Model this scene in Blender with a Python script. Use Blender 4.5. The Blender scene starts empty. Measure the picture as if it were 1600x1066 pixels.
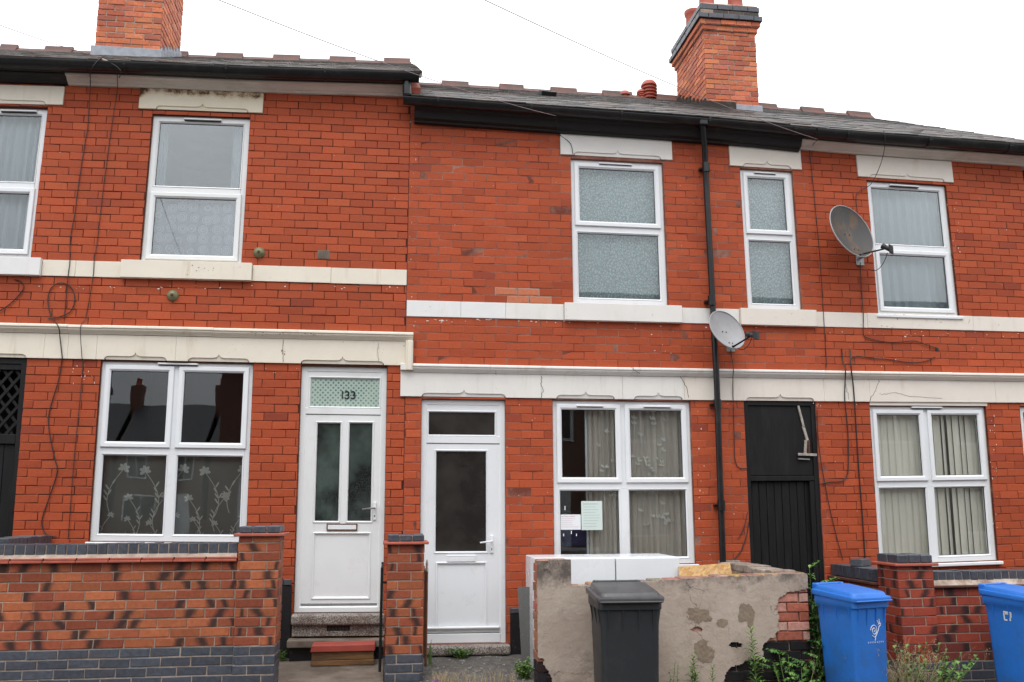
import bpy, bmesh, math, random
from mathutils import Vector, Matrix, noise as mnoise
random.seed(7)
S = bpy.context.scene
COL = S.collection
# ------------------------------------------------------------------ camera
FPX, PIT, ROL, YAW, DIST, CH = 1398.94, 0.18156, -0.00327, 0.136306, 8.7358, 1.65
CX0 = -0.0129
cy_, sy_, cp_, sp_ = math.cos(YAW), math.sin(YAW), math.cos(PIT), math.sin(PIT)
FW = Vector((sy_*cp_, cy_*cp_, sp_)); R0 = Vector((cy_, -sy_, 0)); U0 = R0.cross(FW)
RT = R0*math.cos(ROL) + U0*math.sin(ROL); UP = -R0*math.sin(ROL) + U0*math.cos(ROL)
CAMP = Vector((CX0, -DIST, CH))
cam_d = bpy.data.cameras.new('camera'); cam = bpy.data.objects.new('camera', cam_d); COL.objects.link(cam)
cam_d.sensor_width = 36; cam_d.lens = FPX/1600*36; cam_d.clip_start = .05; cam_d.clip_end = 400
cam.matrix_world = Matrix(((RT.x, UP.x, -FW.x, CAMP.x), (RT.y, UP.y, -FW.y, CAMP.y), (RT.z, UP.z, -FW.z, CAMP.z), (0, 0, 0, 1)))
S.camera = cam
# ------------------------------------------------------------------ overcast sky
w = bpy.data.worlds.new('World'); S.world = w; w.use_nodes = True
nt = w.node_tree; nt.nodes.clear()
out = nt.nodes.new('ShaderNodeOutputWorld'); bg = nt.nodes.new('ShaderNodeBackground')
sky = nt.nodes.new('ShaderNodeTexSky'); sky.sky_type = 'NISHITA'; sky.sun_disc = False
SUN_EL, SUN_AZ = math.radians(58), math.radians(200)
sky.sun_elevation = SUN_EL; sky.sun_rotation = SUN_AZ
skm = nt.nodes.new('ShaderNodeVectorMath'); skm.operation = 'SCALE'; skm.inputs[3].default_value = 0.05
nt.links.new(sky.outputs[0], skm.inputs[0])
# cloud layer, a little brighter overhead, under which the blue all but disappears
tc = nt.nodes.new('ShaderNodeTexCoord'); sx = nt.nodes.new('ShaderNodeSeparateXYZ'); nt.links.new(tc.outputs['Generated'], sx.inputs[0])
rp = nt.nodes.new('ShaderNodeValToRGB'); nt.links.new(sx.outputs[2], rp.inputs[0])
rp.color_ramp.elements[0].position = 0.0; rp.color_ramp.elements[0].color = (1.0, 1.03, 1.07, 1)
rp.color_ramp.elements[1].position = 1.0; rp.color_ramp.elements[1].color = (2.25, 2.3, 2.36, 1)
nz = nt.nodes.new('ShaderNodeTexNoise'); nz.inputs['Scale'].default_value = 2.2; nz.inputs['Detail'].default_value = 5
nt.links.new(tc.outputs['Generated'], nz.inputs['Vector'])
mr = nt.nodes.new('ShaderNodeMapRange'); mr.inputs[1].default_value = .3; mr.inputs[2].default_value = .7; mr.inputs[3].default_value = .86; mr.inputs[4].default_value = 1.14
nt.links.new(nz.outputs[0], mr.inputs[0])
cm = nt.nodes.new('ShaderNodeVectorMath'); cm.operation = 'SCALE'; nt.links.new(rp.outputs[0], cm.inputs[0]); nt.links.new(mr.outputs[0], cm.inputs[3])
mx = nt.nodes.new('ShaderNodeMix'); mx.data_type = 'RGBA'; mx.inputs[0].default_value = .93
nt.links.new(skm.outputs[0], mx.inputs[6]); nt.links.new(cm.outputs[0], mx.inputs[7])
nt.links.new(mx.outputs[2], bg.inputs[0]); bg.inputs[1].default_value = 1.0
nt.links.new(bg.outputs[0], out.inputs[0])
sun_d = bpy.data.lights.new('sun', 'SUN'); sun = bpy.data.objects.new('sun', sun_d); COL.objects.link(sun)
sun_d.energy = 1.0; sun_d.angle = math.radians(28); sun_d.color = (1, .97, .93)
sd = Vector((math.sin(SUN_AZ)*math.cos(SUN_EL), math.cos(SUN_AZ)*math.cos(SUN_EL), math.sin(SUN_EL)))
sun.rotation_euler = sd.to_track_quat('Z', 'Y').to_euler(); sun.location = (0, -20, 30)
S.view_settings.view_transform = 'Standard'; S.view_settings.look = 'None'; S.view_settings.gamma = 1
S.view_settings.use_curve_mapping = False
S.view_settings.exposure = 0.22
# ------------------------------------------------------------------ measuring
def ray(u, v): return RT*((u-800)/FPX) + UP*((533-v)/FPX) + FW
def at(u, v, Y):
    d = ray(u, v); return CAMP + d*((Y+DIST)/d.y)
def atz(u, v, z):
    d = ray(u, v); return CAMP + d*((z-CH)/d.z)
def px(p):
    d = Vector(p)-CAMP; k = d.dot(FW)
    if k <= .05: return (-9999, -9999, 1)
    return (800+FPX*d.dot(RT)/k, 533-FPX*d.dot(UP)/k, k)
# lens barrel distortion built into the facade shape: survey grid (X, Z) -> place
KX = [-0.00793, -0.0028, 0.00142, 0.00024, 0.09067, 0.00404, -0.01744, 0.02563, 0.00297, -0.07055]
KZ = [-0.00241, 0.04248, 0.00252, -0.00875, -0.00256, 0.01052, 0.00137, 0.00492, -0.03546, 0.00037]
ZOFF = CH - 0.08067
def lens_warp(X, Z):
    a = max(-1.55, min(1.7, (X-1)/4)); b = max(-1.5, min(1.7, (Z-1.5)/2)); i = 0; dx = dz = 0
    for p in range(4):
        for q in range(4-p):
            t = a**p*b**q; dx += KX[i]*t; dz += KZ[i]*t; i += 1
    return dx, dz
def F(X, y, Z):
    dx, dz = lens_warp(X, Z); return Vector((X+dx, y, Z+dz+ZOFF))
def fc(u, v, Y=0):
    p = at(u, v, Y); X, Z = p.x, p.z-ZOFF
    for _ in range(6):
        dx, dz = lens_warp(X, Z); X, Z = p.x-dx, p.z-ZOFF-dz
    return X, Z
def ID(X, y, Z): return Vector((X, y, Z))
# ------------------------------------------------------------------ materials
class N:
    def __init__(s, name):
        s.m = bpy.data.materials.new(name); s.m.use_nodes = True; s.t = s.m.node_tree; s.t.nodes.clear()
        s.o = s.t.nodes.new('ShaderNodeOutputMaterial')
    def n(s, typ, **k):
        d = s.t.nodes.new('ShaderNode'+typ)
        for a, b in k.items():
            if a.startswith('i_'):
                key = a[2:]; key = int(key) if key.isdigit() else key.replace('_', ' ')
                s.put(d.inputs[key], b)
            else: setattr(d, a, b)
        return d
    def put(s, inp, v):
        if isinstance(v, bpy.types.NodeSocket): s.t.links.new(v, inp)
        else: inp.default_value = v
    def math(s, op, a, b=0.0, c=0.0, clamp=False):
        d = s.n('Math', operation=op, use_clamp=clamp); s.put(d.inputs[0], a); s.put(d.inputs[1], b); s.put(d.inputs[2], c); return d.outputs[0]
    def mix(s, f, a, b, blend='MIX'):
        d = s.n('Mix', data_type='RGBA', blend_type=blend); s.put(d.inputs[0], f)
        for i, v in ((6, a), (7, b)):
            if not isinstance(v, bpy.types.NodeSocket) and len(v) == 3: v = (*v, 1)
            s.put(d.inputs[i], v)
        return d.outputs[2]
    def pos(s): return s.n('NewGeometry').outputs['Position']
    def noise(s, scale, vec=None, detail=4, rough=.6, dist=0):
        d = s.n('TexNoise'); d.inputs['Scale'].default_value = scale; d.inputs['Detail'].default_value = detail
        d.inputs['Roughness'].default_value = rough; d.inputs['Distortion'].default_value = dist
        s.t.links.new(vec if vec else s.pos(), d.inputs['Vector']); return d.outputs[0]
    def rng(s, v, a, b, c=0., d=1.):
        k = s.n('MapRange'); s.put(k.inputs[0], v); k.inputs[1].default_value = a; k.inputs[2].default_value = b; k.inputs[3].default_value = c; k.inputs[4].default_value = d
        return k.outputs[0]
    def bump(s, h, strength=.3, dist=.01):
        d = s.n('Bump'); d.inputs['Strength'].default_value = strength; d.inputs['Distance'].default_value = dist; s.t.links.new(h, d.inputs['Height']); return d.outputs[0]
    def scalev(s, vec, sc):
        d = s.n('VectorMath', operation='MULTIPLY'); s.t.links.new(vec, d.inputs[0]); d.inputs[1].default_value = sc; return d.outputs[0]
    def pbsdf(s, col, rough=.6, spec=.5, normal=None, **k):
        d = s.n('BsdfPrincipled')
        if not isinstance(col, bpy.types.NodeSocket) and len(col) == 3: col = (*col, 1)
        s.put(d.inputs['Base Color'], col); s.put(d.inputs['Roughness'], rough); s.put(d.inputs['Specular IOR Level'], spec)
        if normal: s.t.links.new(normal, d.inputs['Normal'])
        for a, b in k.items(): s.put(d.inputs[a.replace('_', ' ')], b)
        return d.outputs[0]
    def end(s, sh): s.t.links.new(sh, s.o.inputs[0]); return s.m
def simple(name, col, rough=.5, var=.12, vs=5, bs=60, bump=.15, spec=.5, dirt=None, dirtk=.4, ds=3, stretch=(1, 1, 1), metal=0., dlo=.5, dhi=.75):
    k = N(name); p = k.scalev(k.pos(), stretch)
    f = k.noise(vs, p, 5); c = k.mix(1.0, col, k.n('CombineColor', i_0=k.rng(f, .25, .75, 1-var, 1+var), i_1=k.rng(f, .25, .75, 1-var, 1+var), i_2=k.rng(f, .25, .75, 1-var, 1+var)).outputs[0], 'MULTIPLY')
    if dirt:
        g = k.rng(k.noise(ds, p, 8, .7), dlo, dhi, 0, dirtk); c = k.mix(g, c, dirt)
    nb = k.noise(bs, p, 4)
    return k.end(k.pbsdf(c, k.rng(f, .2, .8, rough-.06, rough+.08), spec, k.bump(nb, bump, .004), Metallic=metal))
def brickmat(name, src, blotch=False, soot=.25, paint=None, grain=.12):
    k = N(name)
    c = k.n('ObjectInfo').outputs['Color'] if src == 'obj' else k.n('Attribute', attribute_name='bc').outputs['Color']
    p = k.pos(); f = k.noise(38, p, 6, .7); g = k.rng(f, .3, .7, 1-grain, 1+grain)
    c = k.mix(1.0, c, k.n('CombineColor', i_0=g, i_1=g, i_2=g).outputs[0], 'MULTIPLY')
    big = k.rng(k.noise(1.3, p, 6, .65), .5, .78, 0, soot); c = k.mix(big, c, (.10, .028, .018))
    fl = k.rng(k.noise(9, p, 8, .75), .66, .74, 0, .35); c = k.mix(fl, c, (.45, .2, .13))
    pit = k.rng(k.noise(90, p, 3, .6), .66, .74, 0, .5); c = k.mix(pit, c, (.1, .025, .015))
    if blotch:
        tcn = k.n('TexCoord').outputs['Generated']; sp = k.n('SeparateXYZ', i_0=tcn)
        r = k.n('ObjectInfo').outputs['Random']
        r2 = k.math('FRACT', k.math('MULTIPLY', r, 17.31)); r3 = k.math('FRACT', k.math('MULTIPLY', r, 71.7))
        x = k.math('ADD', sp.outputs[0], k.math('ADD', k.math('MULTIPLY', k.noise(7, p, 3), .3), k.math('MULTIPLY', k.noise(45, p, 5, .7), .22)))
        d = k.math('SUBTRACT', x, k.math('MULTIPLY_ADD', r, .9, .33))
        d = k.math('MULTIPLY_ADD', k.math('SUBTRACT', sp.outputs[2], .5), k.math('MULTIPLY', k.math('SUBTRACT', r2, .5), .42), d)
        d = k.math('ABSOLUTE', d)
        w_ = k.math('MULTIPLY', k.math('GREATER_THAN', r3, .38), k.rng(d, .06, .27, .9, 0)); c = k.mix(w_, c, (.028, .02, .02))
    h = k.math('ADD', f, k.math('MULTIPLY', k.noise(160, p, 3), .4))
    return k.end(k.pbsdf(c, k.rng(f, .3, .7, .55, .72), .22, k.bump(h, .35, .004)))
RED_O, RED_A = brickmat('red_brick', 'obj', soot=.16), brickmat('red_brick_mass', 'attr', soot=.16)
BRI_O = brickmat('brindle_brick', 'obj', blotch=True, soot=.12, grain=.2)
OLD_O, OLD_A = brickmat('old_brick', 'obj', soot=.45, grain=.3), brickmat('old_brick_mass', 'attr', soot=.45, grain=.3)
def blue_m():
    k = N('blue_engineering_brick'); p = k.pos(); f = k.noise(30, p, 6, .7)
    c = k.mix(k.rng(f, .3, .7), (.035, .042, .055), (.085, .095, .115)); c = k.mix(k.rng(k.noise(5, p), .5, .7, 0, .5), c, (.07, .05, .055))
    c = k.mix(.5, c, k.n('ObjectInfo').outputs['Color'], 'MULTIPLY')
    return k.end(k.pbsdf(c, .42, .6, k.bump(f, .5, .004)))
BLUE = blue_m()
def mortar_m(name, a, b, lo=.45, hi=.6, s=4):
    k = N(name); p = k.pos(); f = k.noise(s, p, 8, .7)
    c = k.mix(k.rng(f, lo, hi), a, b); g = k.noise(120, p, 3)
    return k.end(k.pbsdf(c, .9, .2, k.bump(g, .6, .004)))
MORT_L = mortar_m('dark_red_mortar', (.06, .017, .011), (.16, .05, .035), .5, .75)
MORT_C = mortar_m('pale_patchy_mortar', (.16, .045, .03), (.36, .20, .155), .42, .68, 2.5)
MORT_R = mortar_m('brown_mortar', (.09, .025, .016), (.26, .12, .09), .52, .75, 3)
MORT_G = mortar_m('garden_wall_mortar', (.26, .20, .16), (.42, .34, .28), .35, .65, 12)
MORT_O = mortar_m('chimney_mortar', (.20, .12, .09), (.50, .42, .35), .35, .6, 6)
def stone_m(name, col, stain=(.33, .2, .08), k1=.55, cr=.35, lo=.57, hi=.8):
    k = N(name); p = k.pos(); f = k.noise(3, p, 8, .7); c = k.mix(k.rng(f, .3, .7, 0, 1), col, tuple(x*.92 for x in col))
    ps = k.scalev(p, (1.6, 1, .7)); c = k.mix(k.rng(k.noise(3.1, ps, 10, .75), lo, hi, 0, k1), c, stain)
    fine = k.rng(k.noise(45, p, 6, .8), .64, .76, 0, cr); c = k.mix(fine, c, (.28, .19, .12)); chip = k.math('MULTIPLY', k.rng(k.noise(17, p, 8, .75), .655, .675), k.rng(k.noise(1.1, p, 3), .50, .56)); c = k.mix(chip, c, (.24, .13, .09)); drip = k.math('MULTIPLY', k.rng(k.noise(9, k.scalev(p, (1, 1, .12)), 6, .7), .55, .72, 0, .35), k.rng(k.noise(.9, p, 3), .42, .6)); c = k.mix(drip, c, stain)
    return k.end(k.pbsdf(c, .62, .3, k.bump(k.math('ADD', f, k.math('MULTIPLY', k.noise(70, p, 5, .7), .35)), .22, .006)))
ST_L = stone_m('cream_painted_stone', (.80, .735, .62), lo=.66); ST_C = stone_m('white_painted_stone', (.79, .77, .73), (.42, .33, .25), .35, .3)
ST_R = stone_m('pinkish_cream_painted_stone', (.79, .73, .65), (.42, .3, .2), .35, .35)
def rust_stone():
    k = N('rust_stained_cream_stone'); p = k.pos(); f = k.noise(3, p, 8, .7); c = k.mix(k.rng(f, .3, .7), (.79, .72, .58), (.70, .62, .47)); gz = k.n('SeparateXYZ', i_0=k.n('TexCoord').outputs['Generated'])
    n1 = k.noise(7, p, 9, .8); up = k.math('ADD', k.rng(gz.outputs[2], .15, .80, -.22, .28), k.rng(gz.outputs[0], 0, .07, .22, 0)); m = k.rng(k.math('ADD', n1, up), .62, .78)
    c = k.mix(k.math('MULTIPLY', m, .5), c, (.40, .22, .06)); c = k.mix(k.rng(k.math('ADD', n1, up), .74, .86), c, (.09, .035, .012))
    return k.end(k.pbsdf(c, .65, .3, k.bump(k.noise(70, p, 5, .7), .2, .005)))
ST_S = rust_stone()
ST_W = stone_m('bright_white_painted_stone', (.80, .795, .785), (.5, .4, .3), .25, .2)
UPVC = simple('white_upvc', (.78, .80, .82), .3, .03, 2, 20, .02, .5, (.5, .44, .36), .35, 5, dlo=.58, dhi=.78)
UPVC_D = simple('weathered_white_upvc', (.76, .77, .77), .35, .04, 3, 20, .03, .5, (.45, .36, .27), .3, 4, dlo=.56, dhi=.8)
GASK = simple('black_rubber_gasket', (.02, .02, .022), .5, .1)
SEAL = simple('grimy_sealant', (.45, .36, .3), .8, .3, 20, 60, .4, .3, (.1, .05, .03), .7, 20)
BLK = simple('black_gutter_plastic', (.007, .007, .008), .35, .2, 4, 30, .05, .45, (.06, .06, .055), .3, 6, dlo=.5, dhi=.75)
BLKP = simple('black_painted_timber', (.006, .006, .007), .55, .25, 4, 50, .3, .3, (.05, .045, .04), .3, 5, stretch=(3, 3, .4), dlo=.5, dhi=.8)
FASC = simple('peeling_black_fascia', (.010, .009, .009), .6, .2, 4, 50, .3, .4, (.14, .09, .05), .6, 3, stretch=(.7, 1, 3), dlo=.58, dhi=.72)
FASW = simple('old_white_fascia_paint', (.66, .62, .55), .6, .1, 4, 50, .15, .4, (.2, .16, .12), .5, 3, stretch=(.6, 1, 3), dlo=.48, dhi=.72)
WIRE = simple('black_cable_sheath', (.015, .013, .013), .5, .1)
WIREG = simple('grey_overhead_wire', (.22, .14, .14), .6, .1)
SLATE_O = brickmat('slate_o', 'obj', soot=.3, grain=.3); SLATE_A = brickmat('slate_a', 'attr', soot=.3, grain=.3)
def slate_m(name, src):
    k = N(name); c = k.n('ObjectInfo').outputs['Color'] if src == 'obj' else k.n('Attribute', attribute_name='bc').outputs['Color']
    p = k.pos(); f = k.noise(20, p, 6, .7)
    c = k.mix(k.rng(k.noise(4, p, 8, .7), .5, .68, 0, .6), c, (.10, .082, .05)); c = k.mix(k.rng(f, .58, .75, 0, .45), c, (.17, .14, .12))
    return k.end(k.pbsdf(c, .6, .4, k.bump(f, .4, .006)))
SLATE_O, SLATE_A = slate_m('roof_slate', 'obj'), slate_m('roof_slate_mass', 'attr')
TERRA = simple('dark_terracotta', (.12, .045, .032), .6, .3, 8, 60, .3, .4, (.04, .035, .03), .75, 6, dlo=.42, dhi=.65)
TERRAR = simple('red_terracotta', (.42, .10, .065), .55, .2, 8, 60, .3, .4, (.09, .05, .04), .5, 6)
LEAD = simple('lead_flashing', (.30, .32, .36), .5, .25, 12, 60, .4, .5, (.1, .1, .1), .4, 9)
TAR = simple('bitumen_flashing', (.035, .028, .024), .8, .3, 14, 60, .6, .3, (.16, .12, .1), .5, 18)
GRAN = None
def granite():
    k = N('granite_sill'); p = k.pos(); v = k.n('TexVoronoi', i_Scale=160.0); k.t.links.new(p, v.inputs['Vector'])
    g = k.n('SeparateColor', i_0=v.outputs['Color']).outputs[0]
    c = k.mix(k.rng(g, .35, .75), (.10, .085, .075), (.42, .37, .33)); c = k.mix(k.rng(k.noise(6, p, 6), .45, .7, 0, .6), c, (.10, .06, .045))
    return k.end(k.pbsdf(c, .6, .4, k.bump(g, .3, .002)))
GRAN = granite()
CONC = simple('yard_concrete', (.20, .165, .135), .85, .3, 4, 70, .5, .2, (.09, .07, .055), .7, 3, dlo=.42, dhi=.62)
YARD = simple('dark_gritty_yard', (.10, .095, .09), .9, .35, 9, 90, .8, .2, (.19, .16, .13), .6, 14, dlo=.5, dhi=.62)
PAVE = simple('pavement_tarmac', (.11, .105, .10), .85, .25, 5, 110, .6, .25, (.06, .058, .055), .5, 3)
ROADM = simple('road_asphalt', (.055, .055, .056), .85, .2, 3, 120, .6, .25)
KERB = simple('kerb_concrete', (.30, .29, .27), .8, .2, 6, 60, .3)
REDT = simple('red_painted_step', (.40, .075, .055), .45, .15, 6, 60, .2, .4, (.22, .08, .05), .5, 7)
WOODS = simple('weathered_brown_timber', (.24, .125, .05), .7, .35, 6, 60, .4, .3, (.06, .04, .03), .7, 5, stretch=(.5, 1, 4), dlo=.42, dhi=.62)
OSB = None
def osb():
    k = N('chipboard_sheet'); p = k.pos(); d = k.n('VectorRotate', i_Angle=.6); k.t.links.new(p, d.inputs[0]); d.inputs['Axis'].default_value = (0, 1, 0)
    v = k.n('TexVoronoi', i_Scale=28.0); k.t.links.new(k.scalev(d.outputs[0], (1, 1, 2.6)), v.inputs['Vector'])
    g = k.n('SeparateColor', i_0=v.outputs['Color']).outputs[1]
    c = k.mix(g, (.50, .27, .10), (.68, .46, .22)); c = k.mix(k.rng(k.noise(12, p, 6), .55, .75, 0, .7), c, (.22, .11, .05))
    return k.end(k.pbsdf(c, .7, .3, k.bump(g, .3, .002)))
OSB = osb()
def glass_m(name='window_glass', tint=(.985, .99, .99), refl=1.15, wob=.0016, dark=0):
    k = N(name); p = k.pos(); nb = k.bump(k.noise(.9, p, 2), 1.0, wob)
    fr = k.n('Fresnel', i_IOR=1.5); k.t.links.new(nb, fr.inputs['Normal'])
    f = k.math('MULTIPLY', fr.outputs[0], refl, clamp=True)
    tr = k.n('BsdfTransparent', i_Color=(*tint, 1)); gl = k.n('BsdfGlossy', i_Roughness=.008, i_Color=(.97, .99, 1, 1)); k.t.links.new(nb, gl.inputs['Normal'])
    m = k.n('MixShader', i_0=f); k.t.links.new(tr.outputs[0], m.inputs[1]); k.t.links.new(gl.outputs[0], m.inputs[2])
    return k.end(m.outputs[0])
GLASS = glass_m()
GLASSC = glass_m('clear_window_glass', refl=.7)
GLASSB = glass_m('sky_catching_window_glass', tint=(.96, .99, 1.0), refl=3.0)
GLASSU = glass_m('upper_window_glass', tint=(.965, .99, .995), refl=1.5)
def frost_m(name, a, b, rough=.12, bs=35, bstr=.5):
    k = N(name); p = k.pos(); c = k.mix(k.rng(k.noise(2.2, p, 3), .4, .65), a, b)
    return k.end(k.pbsdf(c, rough, .6, k.bump(k.noise(bs, p, 3), bstr, .004)))
FROST = frost_m('obscure_dark_glass', (.014, .013, .012), (.034, .032, .028), .2, 60, .12)
PATG = frost_m('patterned_door_glass', (.008, .014, .012), (.06, .085, .075), .06, 16, .8)
def cloth_m(name, col, dens=1.0, kind='plain', scale=30, thr=(.45, .55), under=.25):
    """net or lace: woven parts scatter light, holes let it through"""
    k = N(name); p = k.pos(); 
    if kind == 'plain': a = k.rng(k.noise(3, p, 3), .2, .8, dens-.05, dens+.05)
    elif kind == 'leaf':
        v = k.n('TexVoronoi', i_Scale=float(scale)); v.feature = 'DISTANCE_TO_EDGE'; nzv = k.n('TexNoise', i_Scale=8.0)
        k.t.links.new(p, nzv.inputs['Vector'])
        mxv = k.n('VectorMath', operation='MULTIPLY_ADD'); k.t.links.new(nzv.outputs['Color'], mxv.inputs[0]); mxv.inputs[1].default_value = (.12, .12, .12); k.t.links.new(p, mxv.inputs[2])
        k.t.links.new(k.scalev(mxv.outputs[0], (1, .3, .7)), v.inputs['Vector'])
        a = k.rng(v.outputs['Distance'], thr[0], thr[1], under, dens)
    elif kind == 'rose':
        v = k.n('TexVoronoi', i_Scale=float(scale)); k.t.links.new(k.scalev(p, (1, .01, 1)), v.inputs['Vector']); v.inputs['Randomness'].default_value = .35
        ringw = k.math('SINE', k.math('MULTIPLY', v.outputs['Distance'], 34.0))
        a1 = k.rng(ringw, -.1, .5, under, dens)
        core = k.rng(v.outputs['Distance'], .42, .5, 1, 0)
        fine = k.rng(k.noise(190, p, 2), .5, .56, under, dens)
        a = k.math('MAXIMUM', k.math('MULTIPLY', a1, core), k.math('MULTIPLY', fine, .7))
    df = k.n('BsdfDiffuse', i_Color=(*col, 1)); tl = k.n('BsdfTranslucent', i_Color=(*col, 1)); m1 = k.n('MixShader', i_0=.3)
    k.t.links.new(df.outputs[0], m1.inputs[1]); k.t.links.new(tl.outputs[0], m1.inputs[2])
    tr = k.n('BsdfTransparent'); m = k.n('MixShader', i_0=a); k.t.links.new(tr.outputs[0], m.inputs[1]); k.t.links.new(m1.outputs[0], m.inputs[2])
    return k.end(m.outputs[0])
NET_W = cloth_m('white_voile', (.72, .78, .80), .72)
NET_G = cloth_m('grey_net', (.50, .54, .49), .60)
NET_F = cloth_m('flower_print', (.86, .90, .84), .97)
LACE_L = cloth_m('leafy_lace', (.80, .93, .92), .98, 'leaf', 44, (.04, .22), .5)
LACE_R = cloth_m('rose_lace', (.92, .93, .99), 1.0, 'rose', 9, (0, 1), .72)
CURT_B = cloth_m('beige_curtain', (.72, .69, .61), .97)
CURT_W = cloth_m('white_curtain', (.85, .90, .92), .95)
CURT_V = cloth_m('white_voile_folds', (.78, .88, .90), .93)
BLIND = simple('cream_blind_fabric', (.84, .83, .72), .8, .03, 3, 200, .1, .2)
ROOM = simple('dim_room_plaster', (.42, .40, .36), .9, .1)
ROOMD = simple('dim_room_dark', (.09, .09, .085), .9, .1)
def bin_m(name, col, pale, dark, rough):
    k = N(name); p = k.pos(); f = k.noise(6, p, 6); c = k.mix(k.rng(f, .3, .7), col, tuple(v*.86 for v in col))
    sc1 = k.rng(k.noise(26, k.scalev(p, (1, 1, 6)), 8, .75), .64, .70, 0, .5); sc2 = k.rng(k.noise(22, k.scalev(p, (7, 7, .7)), 8, .75), .65, .71, 0, .4)
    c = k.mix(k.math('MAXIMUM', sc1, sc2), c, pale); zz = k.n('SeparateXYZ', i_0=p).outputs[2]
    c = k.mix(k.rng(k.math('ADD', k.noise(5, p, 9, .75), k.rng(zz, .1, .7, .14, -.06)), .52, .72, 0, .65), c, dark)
    return k.end(k.pbsdf(c, k.rng(f, .2, .8, rough-.06, rough+.14), .5, k.bump(k.noise(260, p, 3), .2, .003)))
BINK = bin_m('charcoal_bin_plastic', (.024, .028, .032), (.075, .08, .085), (.06, .052, .045), .42)
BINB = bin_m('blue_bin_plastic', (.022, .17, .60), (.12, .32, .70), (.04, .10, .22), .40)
BINL = simple('grey_bin_lid_plastic', (.060, .058, .062), .36, .12, 6, 260, .2, .5, (.12, .115, .11), .5, 5, dlo=.45, dhi=.75)
MARKW = simple('white_print', (.75, .78, .82), .6, .05)
STICK = simple('torn_white_sticker', (.62, .64, .60), .6, .3, 30, 50, .1, .4, (.25, .3, .4), .6, 40)
FRIDGE = simple('white_fridge_enamel', (.74, .77, .80), .25, .03, 3, 30, .02, .5, (.5, .46, .4), .3, 6, dlo=.55, dhi=.8)
GAPM = simple('yellowed_fridge_seal', (.35, .33, .22), .7, .2)
def render_m():
    k = N('cracked_render'); p = k.pos(); f = k.noise(2.5, p, 8, .7)
    c = k.mix(k.rng(f, .3, .7), (.37, .29, .235), (.49, .41, .345)); c = k.mix(k.rng(k.noise(1.6, p, 10, .8), .52, .68, 0, .6), c, (.13, .11, .095)); zg = k.n('SeparateXYZ', i_0=p).outputs[2]; sm = k.rng(k.math('ADD', k.noise(4, p, 10, .8), k.rng(zg, .80, 1.12, -.16, .12)), .50, .70, 0, .85); c = k.mix(sm, c, (.075, .065, .06))
    v = k.n('TexVoronoi', i_Scale=3.2); v.feature = 'DISTANCE_TO_EDGE'
    nn = k.n('TexNoise', i_Scale=5.0, i_Detail=6.0); k.t.links.new(p, nn.inputs['Vector'])
    ma = k.n('VectorMath', operation='MULTIPLY_ADD'); k.t.links.new(nn.outputs['Color'], ma.inputs[0]); ma.inputs[1].default_value = (.5, .5, .5); k.t.links.new(p, ma.inputs[2])
    k.t.links.new(ma.outputs[0], v.inputs['Vector'])
    cr = k.math('MULTIPLY', k.rng(v.outputs['Distance'], .0, .018, 1, 0), k.rng(k.noise(1.9, p, 3), .5, .6)); c = k.mix(cr, c, (.06, .05, .045))
    c = k.mix(k.rng(k.noise(30, p, 6, .8), .6, .75, 0, .5), c, (.13, .11, .09))
    hh = k.math('SUBTRACT', k.noise(18, p, 8, .75), k.math('MULTIPLY', cr, .5))
    return k.end(k.pbsdf(c, .9, .2, k.bump(hh, .45, .009)))
REND = render_m()
TARB = simple('flaking_black_paint', (.008, .007, .008), .55, .3, 9, 50, .8, .4, (.2, .17, .15), .6, 12, dlo=.62, dhi=.72)
LEAFS = [simple('leaf_green_%s' % n, c, .55, .25, 20, 60, .1, .3) for n, c in (('mid', (.075, .17, .035)), ('pale', (.15, .26, .06)), ('deep', (.04, .10, .025)))]
STRAW = simple('dry_grass_straw', (.36, .28, .16), .8, .25, 20)
DISHG = simple('grey_dish_metal', (.33, .33, .34), .45, .1, 5, 80, .05, .5, (.2, .15, .1), .35, 7)
DISHR = simple('rust_streaked_dish', (.06, .056, .054), .5, .15, 5, 80, .1, .4, (.16, .09, .045), .8, 7, stretch=(1, 1, .5), dlo=.48, dhi=.62)
STEEL = simple('galvanised_steel', (.3, .3, .3), .4, .2, 20, 60, .2, .5, (.12, .07, .04), .5, 12, metal=.6)
BRASS = simple('verdigris_brass', (.17, .17, .085), .4, .3, 30, 60, .2, .5, (.05, .09, .05), .5, 20)
RUST = simple('rusty_iron', (.13, .06, .035), .75, .3, 30, 80, .5, .3)
PAPW = simple('white_notice_paper', (.78, .80, .82), .7, .02); PAPG = simple('pale_green_notice_paper', (.60, .70, .66), .7, .02)
INKC = simple('faint_notice_ink', (.36, .40, .42), .8, .05); INKR = simple('pink_notice_ink', (.6, .45, .5), .8, .05)
INK = simple('black_digits', (.008, .008, .008), .4, .05)
BLUEC = simple('blue_folded_cloth', (.02, .035, .12), .8, .3, 8)
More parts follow.
